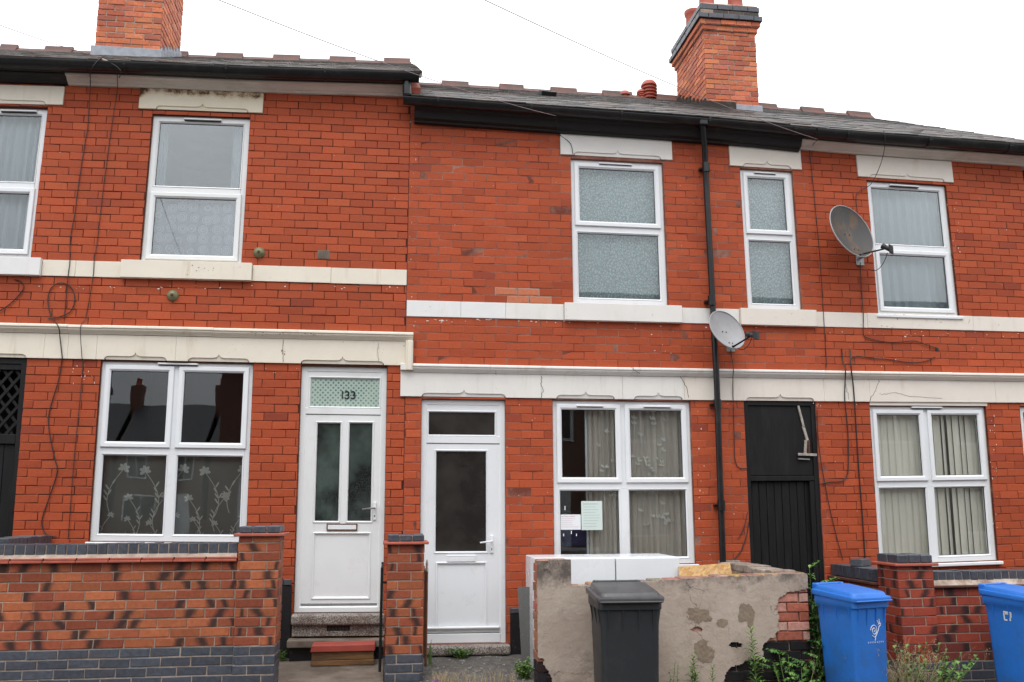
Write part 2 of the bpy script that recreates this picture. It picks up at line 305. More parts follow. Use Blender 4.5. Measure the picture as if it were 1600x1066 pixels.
# ------------------------------------------------------------------ object helpers
WL = {}
def link(o, parent=None, loc=(0, 0, 0)):
    COL.objects.link(o); WL[o.name] = Vector(loc)
    if parent: o.parent = parent; o.location = Vector(loc)-WL[parent.name]
    else: o.location = loc
    return o
def tag(o, label=None, cat=None, group=None, kind=None):
    if label: o['label'] = label
    if cat: o['category'] = cat
    if group: o['group'] = group
    if kind: o['kind'] = kind
    return o
def thing(name, label, cat, loc=(0, 0, 0), group=None):
    return tag(link(bpy.data.objects.new(name, None), None, loc), label, cat, group)
class G:
    def __init__(s, M=ID): s.v = []; s.f = []; s.M = M; s.mi = []; s.cm = 0
    def add(s, vs, fs, M=None):
        M = M or s.M; n = len(s.v); s.v += [M(*p) for p in vs]; s.f += [tuple(i+n for i in f) for f in fs]; s.mi += [s.cm]*len(fs); return s
    def box(s, x0, x1, y0, y1, z0, z1, M=None):
        return s.add([(x0, y0, z0), (x1, y0, z0), (x1, y1, z0), (x0, y1, z0), (x0, y0, z1), (x1, y0, z1), (x1, y1, z1), (x0, y1, z1)],
                     [(0, 3, 2, 1), (4, 5, 6, 7), (0, 1, 5, 4), (1, 2, 6, 5), (2, 3, 7, 6), (3, 0, 4, 7)], M)
    def obox(s, c, e1, e2, e3):  # centre and three half vectors
        c, e1, e2, e3 = Vector(c), Vector(e1), Vector(e2), Vector(e3)
        if e1.cross(e2).dot(e3) < 0: e3 = -e3
        q = [c+e1*a+e2*b+e3*d for a, b, d in ((-1, -1, -1), (1, -1, -1), (1, 1, -1), (-1, 1, -1), (-1, -1, 1), (1, -1, 1), (1, 1, 1), (-1, 1, 1))]
        return s.add(q, [(0, 3, 2, 1), (4, 5, 6, 7), (0, 1, 5, 4), (1, 2, 6, 5), (2, 3, 7, 6), (3, 0, 4, 7)], lambda *a: Vector(a))
    def prism(s, poly, y0, y1, M=None):  # poly in (x,z) anticlockwise seen from the street
        n = len(poly); vs = [(x, y0, z) for x, z in poly]+[(x, y1, z) for x, z in poly]
        fs = [tuple(range(n)), tuple(range(2*n-1, n-1, -1))]+[((i+1) % n, i, i+n, (i+1) % n+n) for i in range(n)]
        return s.add(vs, fs, M)
    def ring(s, x0, x1, z0, z1, prof, M=None, close=True):
        vs = []; n = len(prof)
        for cx, cz, dx, dz in ((x0, z0, 1, 1), (x1, z0, -1, 1), (x1, z1, -1, -1), (x0, z1, 1, -1)):
            for d, y in prof: vs.append((cx+dx*d, y, cz+dz*d))
        fs = []
        for k in range(4):
            for j in range(n if close else n-1):
                a = k*n+j; b = k*n+(j+1) % n; c = ((k+1) % 4)*n+(j+1) % n; d = ((k+1) % 4)*n+j; fs.append((a, d, c, b))
        return s.add(vs, fs, M)
    def tube(s, pts, r, n=6, cap=True):
        pts = [Vector(p) for p in pts]; rs = r if isinstance(r, (list, tuple)) else [r]*len(pts); vs = []
        t0 = (pts[1]-pts[0]).normalized(); up = Vector((0, 0, 1)) if abs(t0.z) < .9 else Vector((1, 0, 0)); nn = t0.cross(up).normalized()
        for i, p in enumerate(pts):
            t = ((pts[min(i+1, len(pts)-1)]-p)+(p-pts[max(i-1, 0)])).normalized(); nn = (nn-t*nn.dot(t)).normalized(); b = t.cross(nn)
            for j in range(n):
                a = 2*math.pi*j/n; vs.append(p+(nn*math.cos(a)+b*math.sin(a))*rs[i])
        fs = [(i*n+j, i*n+(j+1) % n, (i+1)*n+(j+1) % n, (i+1)*n+j) for i in range(len(pts)-1) for j in range(n)]
        if cap: fs += [tuple(range(n-1, -1, -1)), tuple(range((len(pts)-1)*n, len(pts)*n))]
        return s.add(vs, fs, lambda *a: Vector(a))
    def lathe(s, c, prof, n=20, axis=None):  # prof (r,h)
        c = Vector(c); ax = Vector(axis).normalized() if axis else Vector((0, 0, 1)); q = ax.to_track_quat('Z', 'Y'); vs = []
        for r, h in prof:
            for j in range(n):
                a = 2*math.pi*j/n; vs.append(c+q @ Vector((r*math.cos(a), r*math.sin(a), h)))
        m = len(prof); fs = [(i*n+j, i*n+(j+1) % n, (i+1)*n+(j+1) % n, (i+1)*n+j) for i in range(m-1) for j in range(n)]
        fs += [tuple(range(n-1, -1, -1)), tuple(range((m-1)*n, m*n))]
        return s.add(vs, fs, lambda *a: Vector(a))
    def build(s, name, mat, parent=None, bevel=0, smooth=False, seg=1, mats=None, kind=None, base=None):
        vs = s.v; xs = [p[0] for p in vs]; ys = [p[1] for p in vs]; zs = [p[2] for p in vs]
        o3 = Vector(((min(xs)+max(xs))/2, (min(ys)+max(ys))/2, min(zs))) if base is None else Vector(base)
        me = bpy.data.meshes.new(name); me.from_pydata([tuple(Vector(p)-o3) for p in vs], [], s.f)
        for m_ in (mats or [mat]): me.materials.append(m_)
        if mats: me.polygons.foreach_set('material_index', s.mi)
        if bevel:
            bm = bmesh.new(); bm.from_mesh(me); bmesh.ops.remove_doubles(bm, verts=bm.verts, dist=1e-5)
            ed = [e for e in bm.edges if len(e.link_faces) == 2 and e.calc_face_angle(0) > .5]
            bmesh.ops.bevel(bm, geom=ed, offset=bevel, segments=seg, profile=.6, affect='EDGES', clamp_overlap=True); bm.to_mesh(me); bm.free()
        if smooth:
            for p_ in me.polygons: p_.use_smooth = True
            try: me.set_sharp_from_angle(angle=math.radians(40))
            except Exception: pass
        o = bpy.data.objects.new(name, me); link(o, parent, o3)
        if kind: o['kind'] = kind
        return o
# unit pieces (bricks, slates): x width, y depth into the wall, z height
def unit_meshes(name, n, ch, jit, size, mats, depth_one=True):
    res = []
    cx, cz, cyy = ch/size[0], ch/size[2], ch/size[1]
    for k in range(n):
        rr = lambda a: random.uniform(-a, a)
        o = [(-.5, -.5), (.5, -.5), (.5, .5), (-.5, .5)]
        jx, jz = jit/size[0], jit/size[2]
        o = [(x+rr(jx), z+rr(jz)) for x, z in o]
        c = [(x-cx*(1 if x > 0 else -1)*random.uniform(.7, 1.5), z-cz*(1 if z > 0 else -1)*random.uniform(.7, 1.5)) for x, z in o]
        vs = [(x, 1, z) for x, z in o]+[(x, cyy, z) for x, z in o]+[(x, rr(cyy*.4), z) for x, z in c]
        fs = [(3, 2, 1, 0)]+[(a, (a+1) % 4, (a+1) % 4+4, a+4) for a in range(4)]+[(a+4, (a+1) % 4+4, (a+1) % 4+8, a+8) for a in range(4)]+[(8, 9, 10, 11)]
        me = {}
        for key, mt in mats.items():
            m = bpy.data.meshes.new(name); m.from_pydata(vs, [], fs); m.materials.append(mt); me[key] = m
        res.append((vs, fs, me))
    return res
UB = unit_meshes('brick', 10, .0035, .0022, (.215, .10, .068), {'red': RED_O, 'brindle': BRI_O, 'old': OLD_O, 'blue': BLUE})
US = unit_meshes('slate', 6, .0015, .006, (.25, .008, .25), {'slate': SLATE_O})
MASS = {'red': RED_A, 'old': OLD_A, 'slate': SLATE_A, 'blue': BLUE, 'brindle': OLD_A}
def pieces(parent, name, items, units, cap=300, massname=None, force=False):
    """items: (matrix, kind, colour). The largest in view become objects, the rest one mesh per kind."""
    sc = []
    for it in items:
        M = it[0]; u, v, d = px(M.translation)
        big = M.col[0].xyz.length*M.col[2].xyz.length/d/d
        vis = -40 < u < 1640 and -30 < v < 1096 and d > .1
        sc.append((big if (vis or force) else 0, it))
    sc.sort(key=lambda a: -a[0]); single = [i for b, i in sc if b > 0][:cap]; rest = [i for b, i in sc if b > 0][cap:]+[i for b, i in sc if b <= 0]
    pm = Matrix.Translation(WL[parent.name])
    inv = pm.inverted()
    for M, kd, c in single:
        vs, fs, me = random.choice(units); o = bpy.data.objects.new(name, me[kd]); COL.objects.link(o); o.parent = parent
        o.matrix_basis = inv @ M; o.color = (*c, 1)
    kinds = {i[1] for i in rest}
    for kd in kinds:
        V = []; FF = []; CC = []
        for M, k2, c in rest:
            if k2 != kd: continue
            vs, fs, me = random.choice(units); n = len(V); V += [inv @ (M @ Vector(p)) for p in vs]; FF += [tuple(i+n for i in f) for f in fs]; CC += [c]*len(vs)
        m = bpy.data.meshes.new(massname or name+'_courses'); m.from_pydata([tuple(p) for p in V], [], FF); m.materials.append(MASS[kd])
        at_ = m.attributes.new('bc', 'FLOAT_COLOR', 'POINT'); flat = []
        for c in CC: flat += [c[0], c[1], c[2], 1.0]
        at_.data.foreach_set('color', flat)
        o = bpy.data.objects.new(massname or name+'_courses', m); COL.objects.link(o); o.parent = parent; o['kind'] = 'stuff'
def mat_from(Mf, s0, s1, t0, t1, d0, depth):
    """matrix of a piece filling survey rectangle s0..s1, t0..t1 whose face lies at depth d0"""
    sc, tc_ = (s0+s1)/2, (t0+t1)/2; c = Mf(sc, d0, tc_)
    ex = Mf(s1, d0, tc_)-Mf(s0, d0, tc_); ez = Mf(sc, d0, t1)-Mf(sc, d0, t0); ey = (Mf(sc, d0+depth, tc_)-c)
    return Matrix(((ex.x, ey.x, ez.x, c.x), (ex.y, ey.y, ez.y, c.y), (ex.z, ey.z, ez.z, c.z), (0, 0, 0, 1)))
def minus(rects, h):
    o = []
    for a, b, c, d in rects:
        e, f, g, i = h
        if b <= e+1e-6 or a >= f-1e-6 or d <= g+1e-6 or c >= i-1e-6: o.append((a, b, c, d)); continue
        if a < e: o.append((a, e, c, d))
        if b > f: o.append((f, b, c, d))
        x0, x1 = max(a, e), min(b, f)
        if c < g: o.append((x0, x1, c, g))
        if d > i: o.append((x0, x1, i, d))
    return o
def bricks(Mf, s0, s1, t0, t1, holes, colf, c=.0785, L=.2215, joint=.0075, d0=0., depth=.1, kind='red', bond='stretch', phase=0., zbase=None, jit=.0018, kindf=None):
    it = []; zb = t0 if zbase is None else zbase
    k0 = math.floor((t0-zb)/c-1e-4); k1 = math.ceil((t1-zb)/c)
    for k in range(int(k0), int(k1)+1):
        z0 = max(t0, zb+k*c); z1 = min(t1, zb+(k+1)*c)
        if z1-z0 < .02: continue
        off = (.5*L if k % 2 else 0)+phase+random.uniform(-.02, .02)
        x = s0-((s0-off) % L)-L
        while x < s1:
            l = L; x1 = x+l
            a, b = max(x, s0), min(x1, s1)
            if b-a > .02:
                rs = [(a, b, z0, z1)]
                for h in holes: rs = minus(rs, h)
                for r in rs:
                    w_, hh = r[1]-r[0], r[3]-r[2]
                    if w_ < .015 or hh < .018: continue
                    col, kd = colf(r[0], r[2]), (kindf(r[0], r[2]) if kindf else kind)
                    it.append((mat_from(Mf, r[0]+joint/2, r[1]-joint/2, r[2]+joint/2, r[3]-joint/2, d0+random.uniform(-jit, jit), depth), kd, col))
            x = x1
    return it
def backing(Mf, s0, s1, t0, t1, holes, y0, y1):
    g = G(Mf); xs = sorted({s0, s1, *[min(max(v, s0), s1) for h in holes for v in h[:2]]}); 
    ex = [xs[0]]
    for a, b in zip(xs, xs[1:]):
        n = max(1, int((b-a)/.5)); ex += [a+(b-a)*(i+1)/n for i in range(n)]
    zs = sorted({t0, t1, *[min(max(v, t0), t1) for h in holes for v in h[2:]]})
    for a, b in zip(ex, ex[1:]):
        for c, d in zip(zs, zs[1:]):
            if b-a < 1e-5 or d-c < 1e-5: continue
            m, n = (a+b)/2, (c+d)/2
            if any(h[0] < m < h[1] and h[2] < n < h[3] for h in holes): continue
            g.box(a, b, y0, y1, c, d)
    return g
# brick colours (base colours of the fired clay, piece by piece)
def c_red(x, z):
    r = random.random(); t = random.uniform(.89, 1.11)
    patch = mnoise.noise(Vector((x*.7, z*.7, 3)))*.13
    t *= 1+patch
    if r < .76: b = (.395, .075, .028)
    elif r < .93: b = (.355, .066, .026)
    elif r < .985: b = (.42, .086, .032)
    else: b = (.29, .055, .027)
    return tuple(v*t for v in b)
def c_brin(x, z):
    t = random.uniform(.8, 1.15); b = random.choice([(.35, .105, .047), (.385, .116, .050), (.32, .088, .042), (.28, .072, .037)])
    return tuple(v*t for v in b)
def c_dark(x, z):
    t = random.uniform(.75, 1.15); b = random.choice([(.30, .055, .032), (.34, .065, .035), (.26, .048, .03), (.31, .058, .035), (.20, .045, .035)])
    return tuple(v*t for v in b)
def c_chim(x, z):
    t = random.uniform(.8, 1.15); b = random.choice([(.58, .17, .075), (.55, .15, .07), (.46, .115, .06), (.60, .20, .09), (.52, .15, .08), (.43, .13, .08)])
    return tuple(v*t for v in b)
def c_blue(x, z):
    t = random.uniform(.6, 1.25); return (t, t*random.uniform(.9, 1.0), t)
def c_sl(x, z):
    t = random.uniform(.55, 1.2); b = random.choice([(.062, .05, .046), (.052, .044, .042), (.09, .064, .054), (.036, .032, .031)]); return tuple(v*t for v in b)
# ================================================================== GROUND
C = .0785
def sheet(name, pts, mat, n=1, bumpy=0, kind='structure'):
    (x0, x1, y0, y1, zf) = pts; g = G(); nx = max(1, int((x1-x0)/n)); ny = max(1, int((y1-y0)/n)); vs = []; fs = []
    for j in range(ny+1):
        for i in range(nx+1):
            x = x0+(x1-x0)*i/nx; y = y0+(y1-y0)*j/ny; z = zf(x, y)
            if bumpy: z += bumpy*mnoise.noise(Vector((x*2.3, y*2.3, 1)))+bumpy*.4*mnoise.noise(Vector((x*9, y*9, 4)))
            vs.append((x, y, z))
    for j in range(ny):
        for i in range(nx): a = j*(nx+1)+i; fs.append((a, a+1, a+nx+2, a+nx+1))
    g.add(vs, fs); return tag(g.build(name, mat, smooth=bumpy > 0), kind=kind)
YZ = lambda y: .292+.05*y if y > -1.7 else .207
sheet('ground', (-200, 200, -120, 200, lambda x, y: -.16), PAVE, 100)
sheet('road', (-60, 60, -7.4, -3.2, lambda x, y: -.125+.02*(1-((y+5.3)/2.1)**2)), ROADM, .7)
def slab(name, x0, x1, y0, y1, z0, z1, mat, bevel=.008):
    g = G(); g.box(x0, x1, y0, y1, z0, z1); return tag(g.build(name, mat, bevel=bevel), kind='structure')
slab('pavement', -40, 40, -3.05, -1.0, -.12, 0.0, PAVE, 0)
slab('far_pavement', -40, 40, -11.0, -7.55, -.12, 0.0, PAVE, 0)
for y0, y1, nm in ((-3.2, -3.052, 'kerb'), (-7.548, -7.4, 'far_kerb')):
    kb = tag(link(bpy.data.objects.new(nm, None), None, (0, y0, 0)), kind='structure')
    k0 = None
    for i in range(-14, 18):
        if k0 is None:
            k0 = G().box(i*.915+.004, i*.915+.911, y0, y1, -.13, .005).build('kerb_stone', KERB, kb, bevel=.012)
        else:
            o = k0.copy(); COL.objects.link(o); o.location.x += (i+14)*.915
XJ = .155
def yard(name, x0, x1, mat, dz=0, b=.008, yf=-1.12):
    G().box(x0, x1, yf+.001, yf+.05, -.02, YZ(yf)+dz-.004).build('front_edge', mat, None)['kind'] = 'structure'
    return sheet(name, (x0, x1, yf, .06, lambda x, y: YZ(y)+dz), mat, .05, b)
yard('path', -1.62, -.02, CONC, 0, .004)
yard('yard_left', -8, -1.622, CONC, -.02)
yard('yard_middle', -.018, 3.45, YARD, -.012, .016, -1.42)
yard('yard_right', 3.452, 10, CONC, -.02)
# ================================================================== HOUSES
XB1 = fc(128, 320)[0]; XB2 = fc(1266, 320)[0]
ZB = -1.27
OP = {
 'w0': (-4.43, -3.436, 2.402, 3.941), 'w1': (-2.402, -1.443, 2.388, 3.912), 'g1': (-2.689, -1.280, -.236, 1.427),
 'd1': (-.831, -.018, fc(530, 958)[1], 1.42), 'd2': (.314, 1.123, fc(725, 1007)[1], 1.118),
 'w2': (1.808, 2.788, 2.099, 3.631), 'w3': (3.638, 4.234, 2.091, 3.621), 'g2': (1.586, 2.979, fc(1086, 881)[1], 1.125),
 'bd': (3.541, 4.314, ZB-.1, 1.137), 'w4': (5.102, 6.068, 2.073, 3.569), 'g3': (4.920, 6.283, fc(1560, 876)[1], 1.097),
}
tgx = (fc(43, 565)[0]+fc(18, 830)[0])/2
OP['tg'] = (tgx-.82, tgx, ZB-.1, 1.434)
nx0 = fc(1594, 640)[0]; OP['nd'] = (nx0, nx0+.8, ZB-.1, 1.10)
# stone rectangles
def mid(a, b): return (a+b)/2
LX = {}
def lint(nm, tl, br):
    a = fc(*tl); b = fc(*br); LX[nm] = (a[0], b[0], b[1], a[1])
lint('w0', (-60, 132), (98.5, 165)); lint('w1', (220, 138.5), (410.5, 177.5)); lint('w2', (875, 210), (1050, 251)); lint('w3', (1138, 227), (1252, 266)); lint('w4', (1337, 243), (1489, 286))
OPS_L = {k: OP[k] for k in ('w0', 'w1', 'g1', 'd1', 'tg')}; OPS_R = {k: OP[k] for k in ('d2', 'w2', 'w3', 'g2', 'bd', 'w4', 'g3', 'nd')}
XR_END = 7.1; XL_END = -8.0
house_spec = [
 ('terraced_house', 'red brick terraced house at far left with trellis gate and black fascia', XL_END, XB1, 'L', MORT_L),
 ('terraced_house', 'red brick terraced house numbered 133 with its white double-pane front door', XB1, XJ, 'L', MORT_L),
 ('terraced_house', 'red brick terraced house with single dark-glazed door and two white appliances outside', XJ, XB2, 'R', MORT_C),
 ('terraced_house', 'red brick terraced house at right end with vertical blinds and large grey dish', XB2, XR_END, 'R', MORT_R)]
H = []
band_holes_L = [(-20, XJ+.001, 2.227, 2.383), (-20, XJ+.05, 1.434, 1.752)]
band_holes_R = [(XJ-.001, 20, 1.919, 2.078), (XJ-.05, 20, 1.137, 1.449)]
HM = 4.36
WALLS = []; HOL = []
for (nm, lab, xa, xb, side, mort) in house_spec:
    base = F((max(xa, -5.5)+xb)/2, 0, ZB-.03)
    h = thing(nm, lab, 'house', base, 'terraced houses in the row'); H.append(h)
    ops = OPS_L if side == 'L' else OPS_R
    top = HM if side == 'L' else 4.08
    holes = [o for o in ops.values()]
    wall = backing(F, xa+.001, xb-.001, ZB-.03, top, [o for o in holes if o[1] > xa and o[0] < xb], .0038 if mort is not MORT_C else .0025, .112).build('wall', mort, h)
    st = holes+[LX[k] for k in ops if k in LX]+(band_holes_L if side == 'L' else band_holes_R)
    if side == 'R' : st.append((XJ-.01, fc(645.5, 550)[0], 1.30, 1.752))
    WALLS.append(wall)
    HOL.append(st)
for side, (ia, ib) in (('L', (0, 1)), ('R', (2, 3))):
    it = []; xa, xb = house_spec[ia][2], house_spec[ib][3]; st = HOL[ia]+HOL[ib]; top = HM if side == 'L' else 4.08
    rng_ = [((2.383, top), 2.383), ((1.752, 2.227), 1.752), ((ZB, 1.434), 1.434-40*C)] if side == 'L' else [((2.078, top), 2.078), ((1.449, 1.919), 1.449), ((ZB, 1.137), 1.137-40*C)]
    for (za, zb), zo in rng_:
        it += bricks(F, xa, xb, za, zb, st, c_red, C, zbase=zo, joint=.0048, phase=.04)
    cut = F(house_spec[ia][3], 0, 1.5).x; A_, B_ = [], []
    for M_, kd, c in it:
        u, v, _ = px(M_.translation)
        if 785 < u < 858 and 448 < v < 474:   # the replaced orange bricks, bedded in pale mortar
            c = (.54, .17, .085); q_ = M_.copy(); L_, h_ = q_.col[0].xyz.length, q_.col[2].xyz.length
            q_.translation.y = 0; gm = G().obox(q_.translation+Vector((0, .0135, 0)), q_.col[0].xyz*(.5+.004/L_), Vector((0, .0115, 0)), q_.col[2].xyz*(.5+.0035/h_)); gm.build('pale_bedding', MORT_G, WALLS[ib])
            M_ = M_ @ Matrix.Diagonal((1-.014/L_, 1, 1-.010/h_, 1)); M_.translation.y = -.003
        (A_ if M_.translation.x < cut else B_).append((M_, kd, c))
    pieces(WALLS[ia], 'brick', A_, UB, 300); pieces(WALLS[ib], 'brick', B_, UB, 300)
HA, H1, H2, H3 = H
# gable return at the right-hand end and the party faces
g = G(); g.box(XR_END+.12, XR_END+.14, 0.0, 7.5, .2, 5.55); g.build('end_wall', RED_A if False else TERRAR, H3)
# ---------------------------------------------------------------- stone dressings
def strip(h, name, mat, x0, x1, z0, z1, yf, joints=(), bev=.0025, gap=.001):
    xs = [x0]+[j for j in joints if x0+.03 < j < x1-.03]+[x1]
    for a, b in zip(xs, xs[1:]):
        n = max(1, int((b-a)/.55)); gg = G(F)
        jy = random.uniform(-.0015, .0015); jz = random.uniform(-.001, .001)
        poly = [(a+gap+(b-a-2*gap)*i/n, z0+jz) for i in range(n+1)]+[(b-gap-(b-a-2*gap)*i/n, z1+jz) for i in range(n+1)]
        gg.prism(poly, yf+jy, .05); gg.build(name, mat, h, bevel=bev)
def notch_pts(xa, xb, zb, hgt=.034):
    """left to right along the lower edge of a lintel: shouldered soffit with an ogee peak in the middle"""
    m = (xa+xb)/2; r = []
    for i in range(5): a = math.pi/2*i/4; r.append((xa+.045*(1-math.cos(a)), zb+hgt*math.sin(a)))
    r += [(m-.055, zb+hgt), (m-.03, zb+hgt+.004), (m-.012, zb+hgt+.014), (m, zb+hgt+.036), (m+.012, zb+hgt+.014), (m+.03, zb+hgt+.004), (m+.055, zb+hgt)]
    for i in range(5): a = math.pi/2*i/4; r.append((xb-.045*(1-math.sin(a)), zb+hgt*math.cos(a)))
    return r
def lintel(h, name, mat, x0, x1, z0, z1, notches, yf=-.018, bev=.003):
    gg = G(F); low = [(x0, z0)]
    for a, b in notches: low += notch_pts(a, b, z0)
    low.append((x1, z0)); n = max(1, int((x1-x0)/.5)); up = [(x1-(x1-x0)*i/n, z1) for i in range(n+1)]
    gg.prism(low+up, yf, .05); lo = gg.build(name, mat, h, bevel=bev)
    for a, b in notches:
        k = G(F); m = (a+b)/2
        k.add([(a+.01, -.004, z0+.003), (b-.01, -.004, z0+.003), (b-.01, yf+.006, z0+.075), (a+.01, yf+.006, z0+.075), (a+.01, .05, z0+.003), (b-.01, .05, z0+.003), (b-.01, .05, z0+.075), (a+.01, .05, z0+.075)],
              [(0, 1, 2, 3), (4, 7, 6, 5), (0, 4, 5, 1), (3, 2, 6, 7), (0, 3, 7, 4), (1, 5, 6, 2)]); k.build('chamfer', mat, lo)
    return lo
def ux(u, v=300): return fc(u, v)[0]
# upper lintels
def upper(h, k, mat):
    o = OP[k]; L = LX[k]; return lintel(h, 'lintel', mat, L[0], L[1], L[2], L[3], [(o[0]+.03, o[1]-.02)])
upper(HA, 'w0', ST_L); upper(H1, 'w1', ST_S); upper(H2, 'w2', ST_C); upper(H2, 'w3', ST_R); upper(H3, 'w4', ST_R)
# storey bands with projecting sills under the windows
SB = -.012
x_s0 = ux(66, 418); x_s1 = ux(190.5, 422); x_s2 = ux(394.5, 426)
strip(HA, 'window_sill', ST_W, OP['w0'][0]-.13, x_s0, 2.222, 2.392, -.055)
strip(HA, 'storey_band', ST_L, XL_END, OP['w0'][0]-.132, 2.227, 2.383, SB, [-6, -7])
strip(HA, 'storey_band', ST_L, x_s0+.002, XB1, 2.227, 2.383, SB)
strip(H1, 'storey_band', ST_L, XB1, x_s1-.002, 2.227, 2.383, SB, [ux(148, 420)])
strip(H1, 'window_sill', ST_L, x_s1, x_s2, 2.222, 2.394, -.055)
strip(H1, 'storey_band', ST_L, x_s2+.002, XJ-.002, 2.227, 2.383, SB, [ux(517.5, 425)])
x0, x1, x2, x3 = ux(881, 488), ux(1063.5, 490), ux(1155, 495), ux(1273, 498)
strip(H2, 'storey_band', ST_W, XJ+.002, ux(790, 485), 1.919, 2.078, SB, [ux(720, 480)])
strip(H2, 'storey_band', ST_C, ux(790, 485), x0-.002, 1.919, 2.078, SB)
strip(H2, 'window_sill', ST_C, x0, x1, 1.914, 2.088, -.055)
strip(H2, 'storey_band', ST_C, x1+.002, x2-.002, 1.919, 2.078, SB, [ux(1108, 490)])
strip(H2, 'window_sill', ST_R, x2, x3, 1.912, 2.084, -.055)
strip(H3, 'storey_band', ST_R, x3+.002, XR_END, 1.919, 2.078, SB, [ux(1355, 505), ux(1520, 508)])
# lintel bands over the ground floor
x_end = ux(645.3, 550); x_in = ux(633.5, 550)
zc1 = mid(fc(400, 527)[1], fc(100, 524)[1]); zc2 = mid(fc(700, 582.5)[1], fc(1180, 588)[1])
def bandrow(h, mat, segs, z0, z1):
    for a, b, nts in segs: lintel(h, 'lintel_stone', mat, a+.0008, b-.0008, z0, z1, nts, yf=-.020, bev=.0015)
gl = OP['g1']; gm1 = ux(272, 700)
tg = OP['tg']
bandrow(HA, ST_L, [(XL_END, -6.2, []), (-6.2, ux(70, 545), [(tg[0]+.02, tg[1]-.0)])], 1.434, zc1)
bandrow(HA, ST_L, [(ux(70, 545), XB1, [])], 1.434, zc1)
bandrow(H1, ST_L, [(XB1, ux(152, 545), []), (ux(152, 545), ux(275.5, 545), [(ux(163, 563), ux(261, 563))]), (ux(275.5, 545), ux(443, 545), [(ux(294, 565), ux(390, 566))]), (ux(443, 545), x_in, [(ux(470, 567), ux(600, 569))])], 1.434, zc1)
gr = OP['g2']; d2 = OP['d2']
bandrow(H2, ST_C, [(XJ-.045, ux(845, 600), [(d2[0]-.0, d2[1]+.0)]), (ux(845, 600), ux(972, 600), [(ux(869, 623), ux(960, 623))]), (ux(972, 600), ux(1068, 600), [(ux(990, 624), ux(1066, 624))])], 1.137, zc2)
bandrow(H2, ST_R, [(ux(1068, 600), XB2, [(OP['bd'][0]+.02, OP['bd'][1]-.02)])], 1.137, zc2)
bandrow(H3, ST_R, [(XB2, ux(1357, 605), []), (ux(1357, 605), ux(1553, 608), []), (ux(1553, 608), XR_END, [])], 1.137, zc2)
gg = G(F); g3_ = OP['g3']; gg.box(g3_[0]-.0, g3_[1]+.02, -.004, .05, 1.10, 1.1365); gg.build('lintel_soffit', ST_R, H3, bevel=.002)
CPROF = [(.05, 0), (-.062, 0), (-.076, -.010), (-.078, -.026), (-.066, -.034), (-.064, -.046), (-.050, -.060), (-.036, -.072), (-.030, -.080), (-.030, -1), (.05, -1)]
def cornice(h, mat, x0, x1, z1, z0, joints=()):
    xs = [x0]+[j for j in joints if x0+.02 < j < x1-.02]+[x1]
    for a, b in zip(xs, xs[1:]):
        n = max(1, int((b-a)/.4)); pr = [(y, (z0-z1) if z == -1 else z) for y, z in CPROF]; m = len(pr); vs = []; jy = random.uniform(-.002, .002); jz = random.uniform(-.0015, .0015)
        for i in range(n+1):
            x = a+.001+(b-a-.002)*i/n; vs += [(x, y+(jy if y < 0 else 0), z1+z+jz) for y, z in pr]
        fs = [(i*m+j, i*m+(j+1) % m, (i+1)*m+(j+1) % m, (i+1)*m+j) for i in range(n) for j in range(m)]+[tuple(range(m-1, -1, -1)), tuple(range(n*m, n*m+m))]
        G(F).add(vs, fs).build('cornice_stone', mat, h, bevel=.0015)
cornice(HA, ST_L, XL_END, XB1, 1.752, zc1+.002, [ux(40, 515), -5.4, -6.3, -7.2])
cornice(H1, ST_L, XB1, x_end, 1.752, zc1+.002, [ux(163, 517), ux(232.5, 518), ux(335, 520), ux(566, 523)])
cornice(H2, ST_C, x_end+.002, XB2, 1.449, zc2+.002, [ux(765, 576), ux(845, 577), ux(985, 578), ux(1165, 582)])
cornice(H3, ST_R, XB2, XR_END, 1.449, zc2+.002, [ux(1400, 588), ux(1483, 590)])
# upright moulding that steps the cornice down at the party line
G(F).box(x_in, x_end, -.060, .05, zc2+.003, zc1+.0).box(x_in+.018, x_end-.012, -.074, -.058, zc2+.003, zc1+.001).build('cornice_return', ST_L, H1, bevel=.004)
G(F).box(XJ-.047, x_end+.001, -.058, .05, zc2+.003, 1.449).build('cornice_stop', ST_C, H2, bevel=.004)
# ---------------------------------------------------------------- rooms behind the windows
def room(h, o, d=2.2, m=ROOM, pad=.35):
    x0, x1, z0, z1 = o[0]-pad, o[1]+pad, o[2]-.5, o[3]+.25; g = G(F); y0, y1 = .14, .14+d
    vs = [(x, y, z) for x in (x0, x1) for y in (y0, y1) for z in (z0, z1)]
    g.add(vs, [(0, 1, 3, 2), (4, 6, 7, 5), (0, 2, 6, 4), (1, 5, 7, 3), (2, 3, 7, 6)]).build('room', m, h)
    f = G(F); oz0, oz1 = o[2], o[3]  # plaster reveal closing the gap round the opening
    f.box(x0, o[0], .114, .14, z0, z1).box(o[1], x1, .114, .14, z0, z1).box(o[0], o[1], .114, .14, z0, oz0).box(o[0], o[1], .114, .14, oz1, z1).build('room_reveal', m, h)
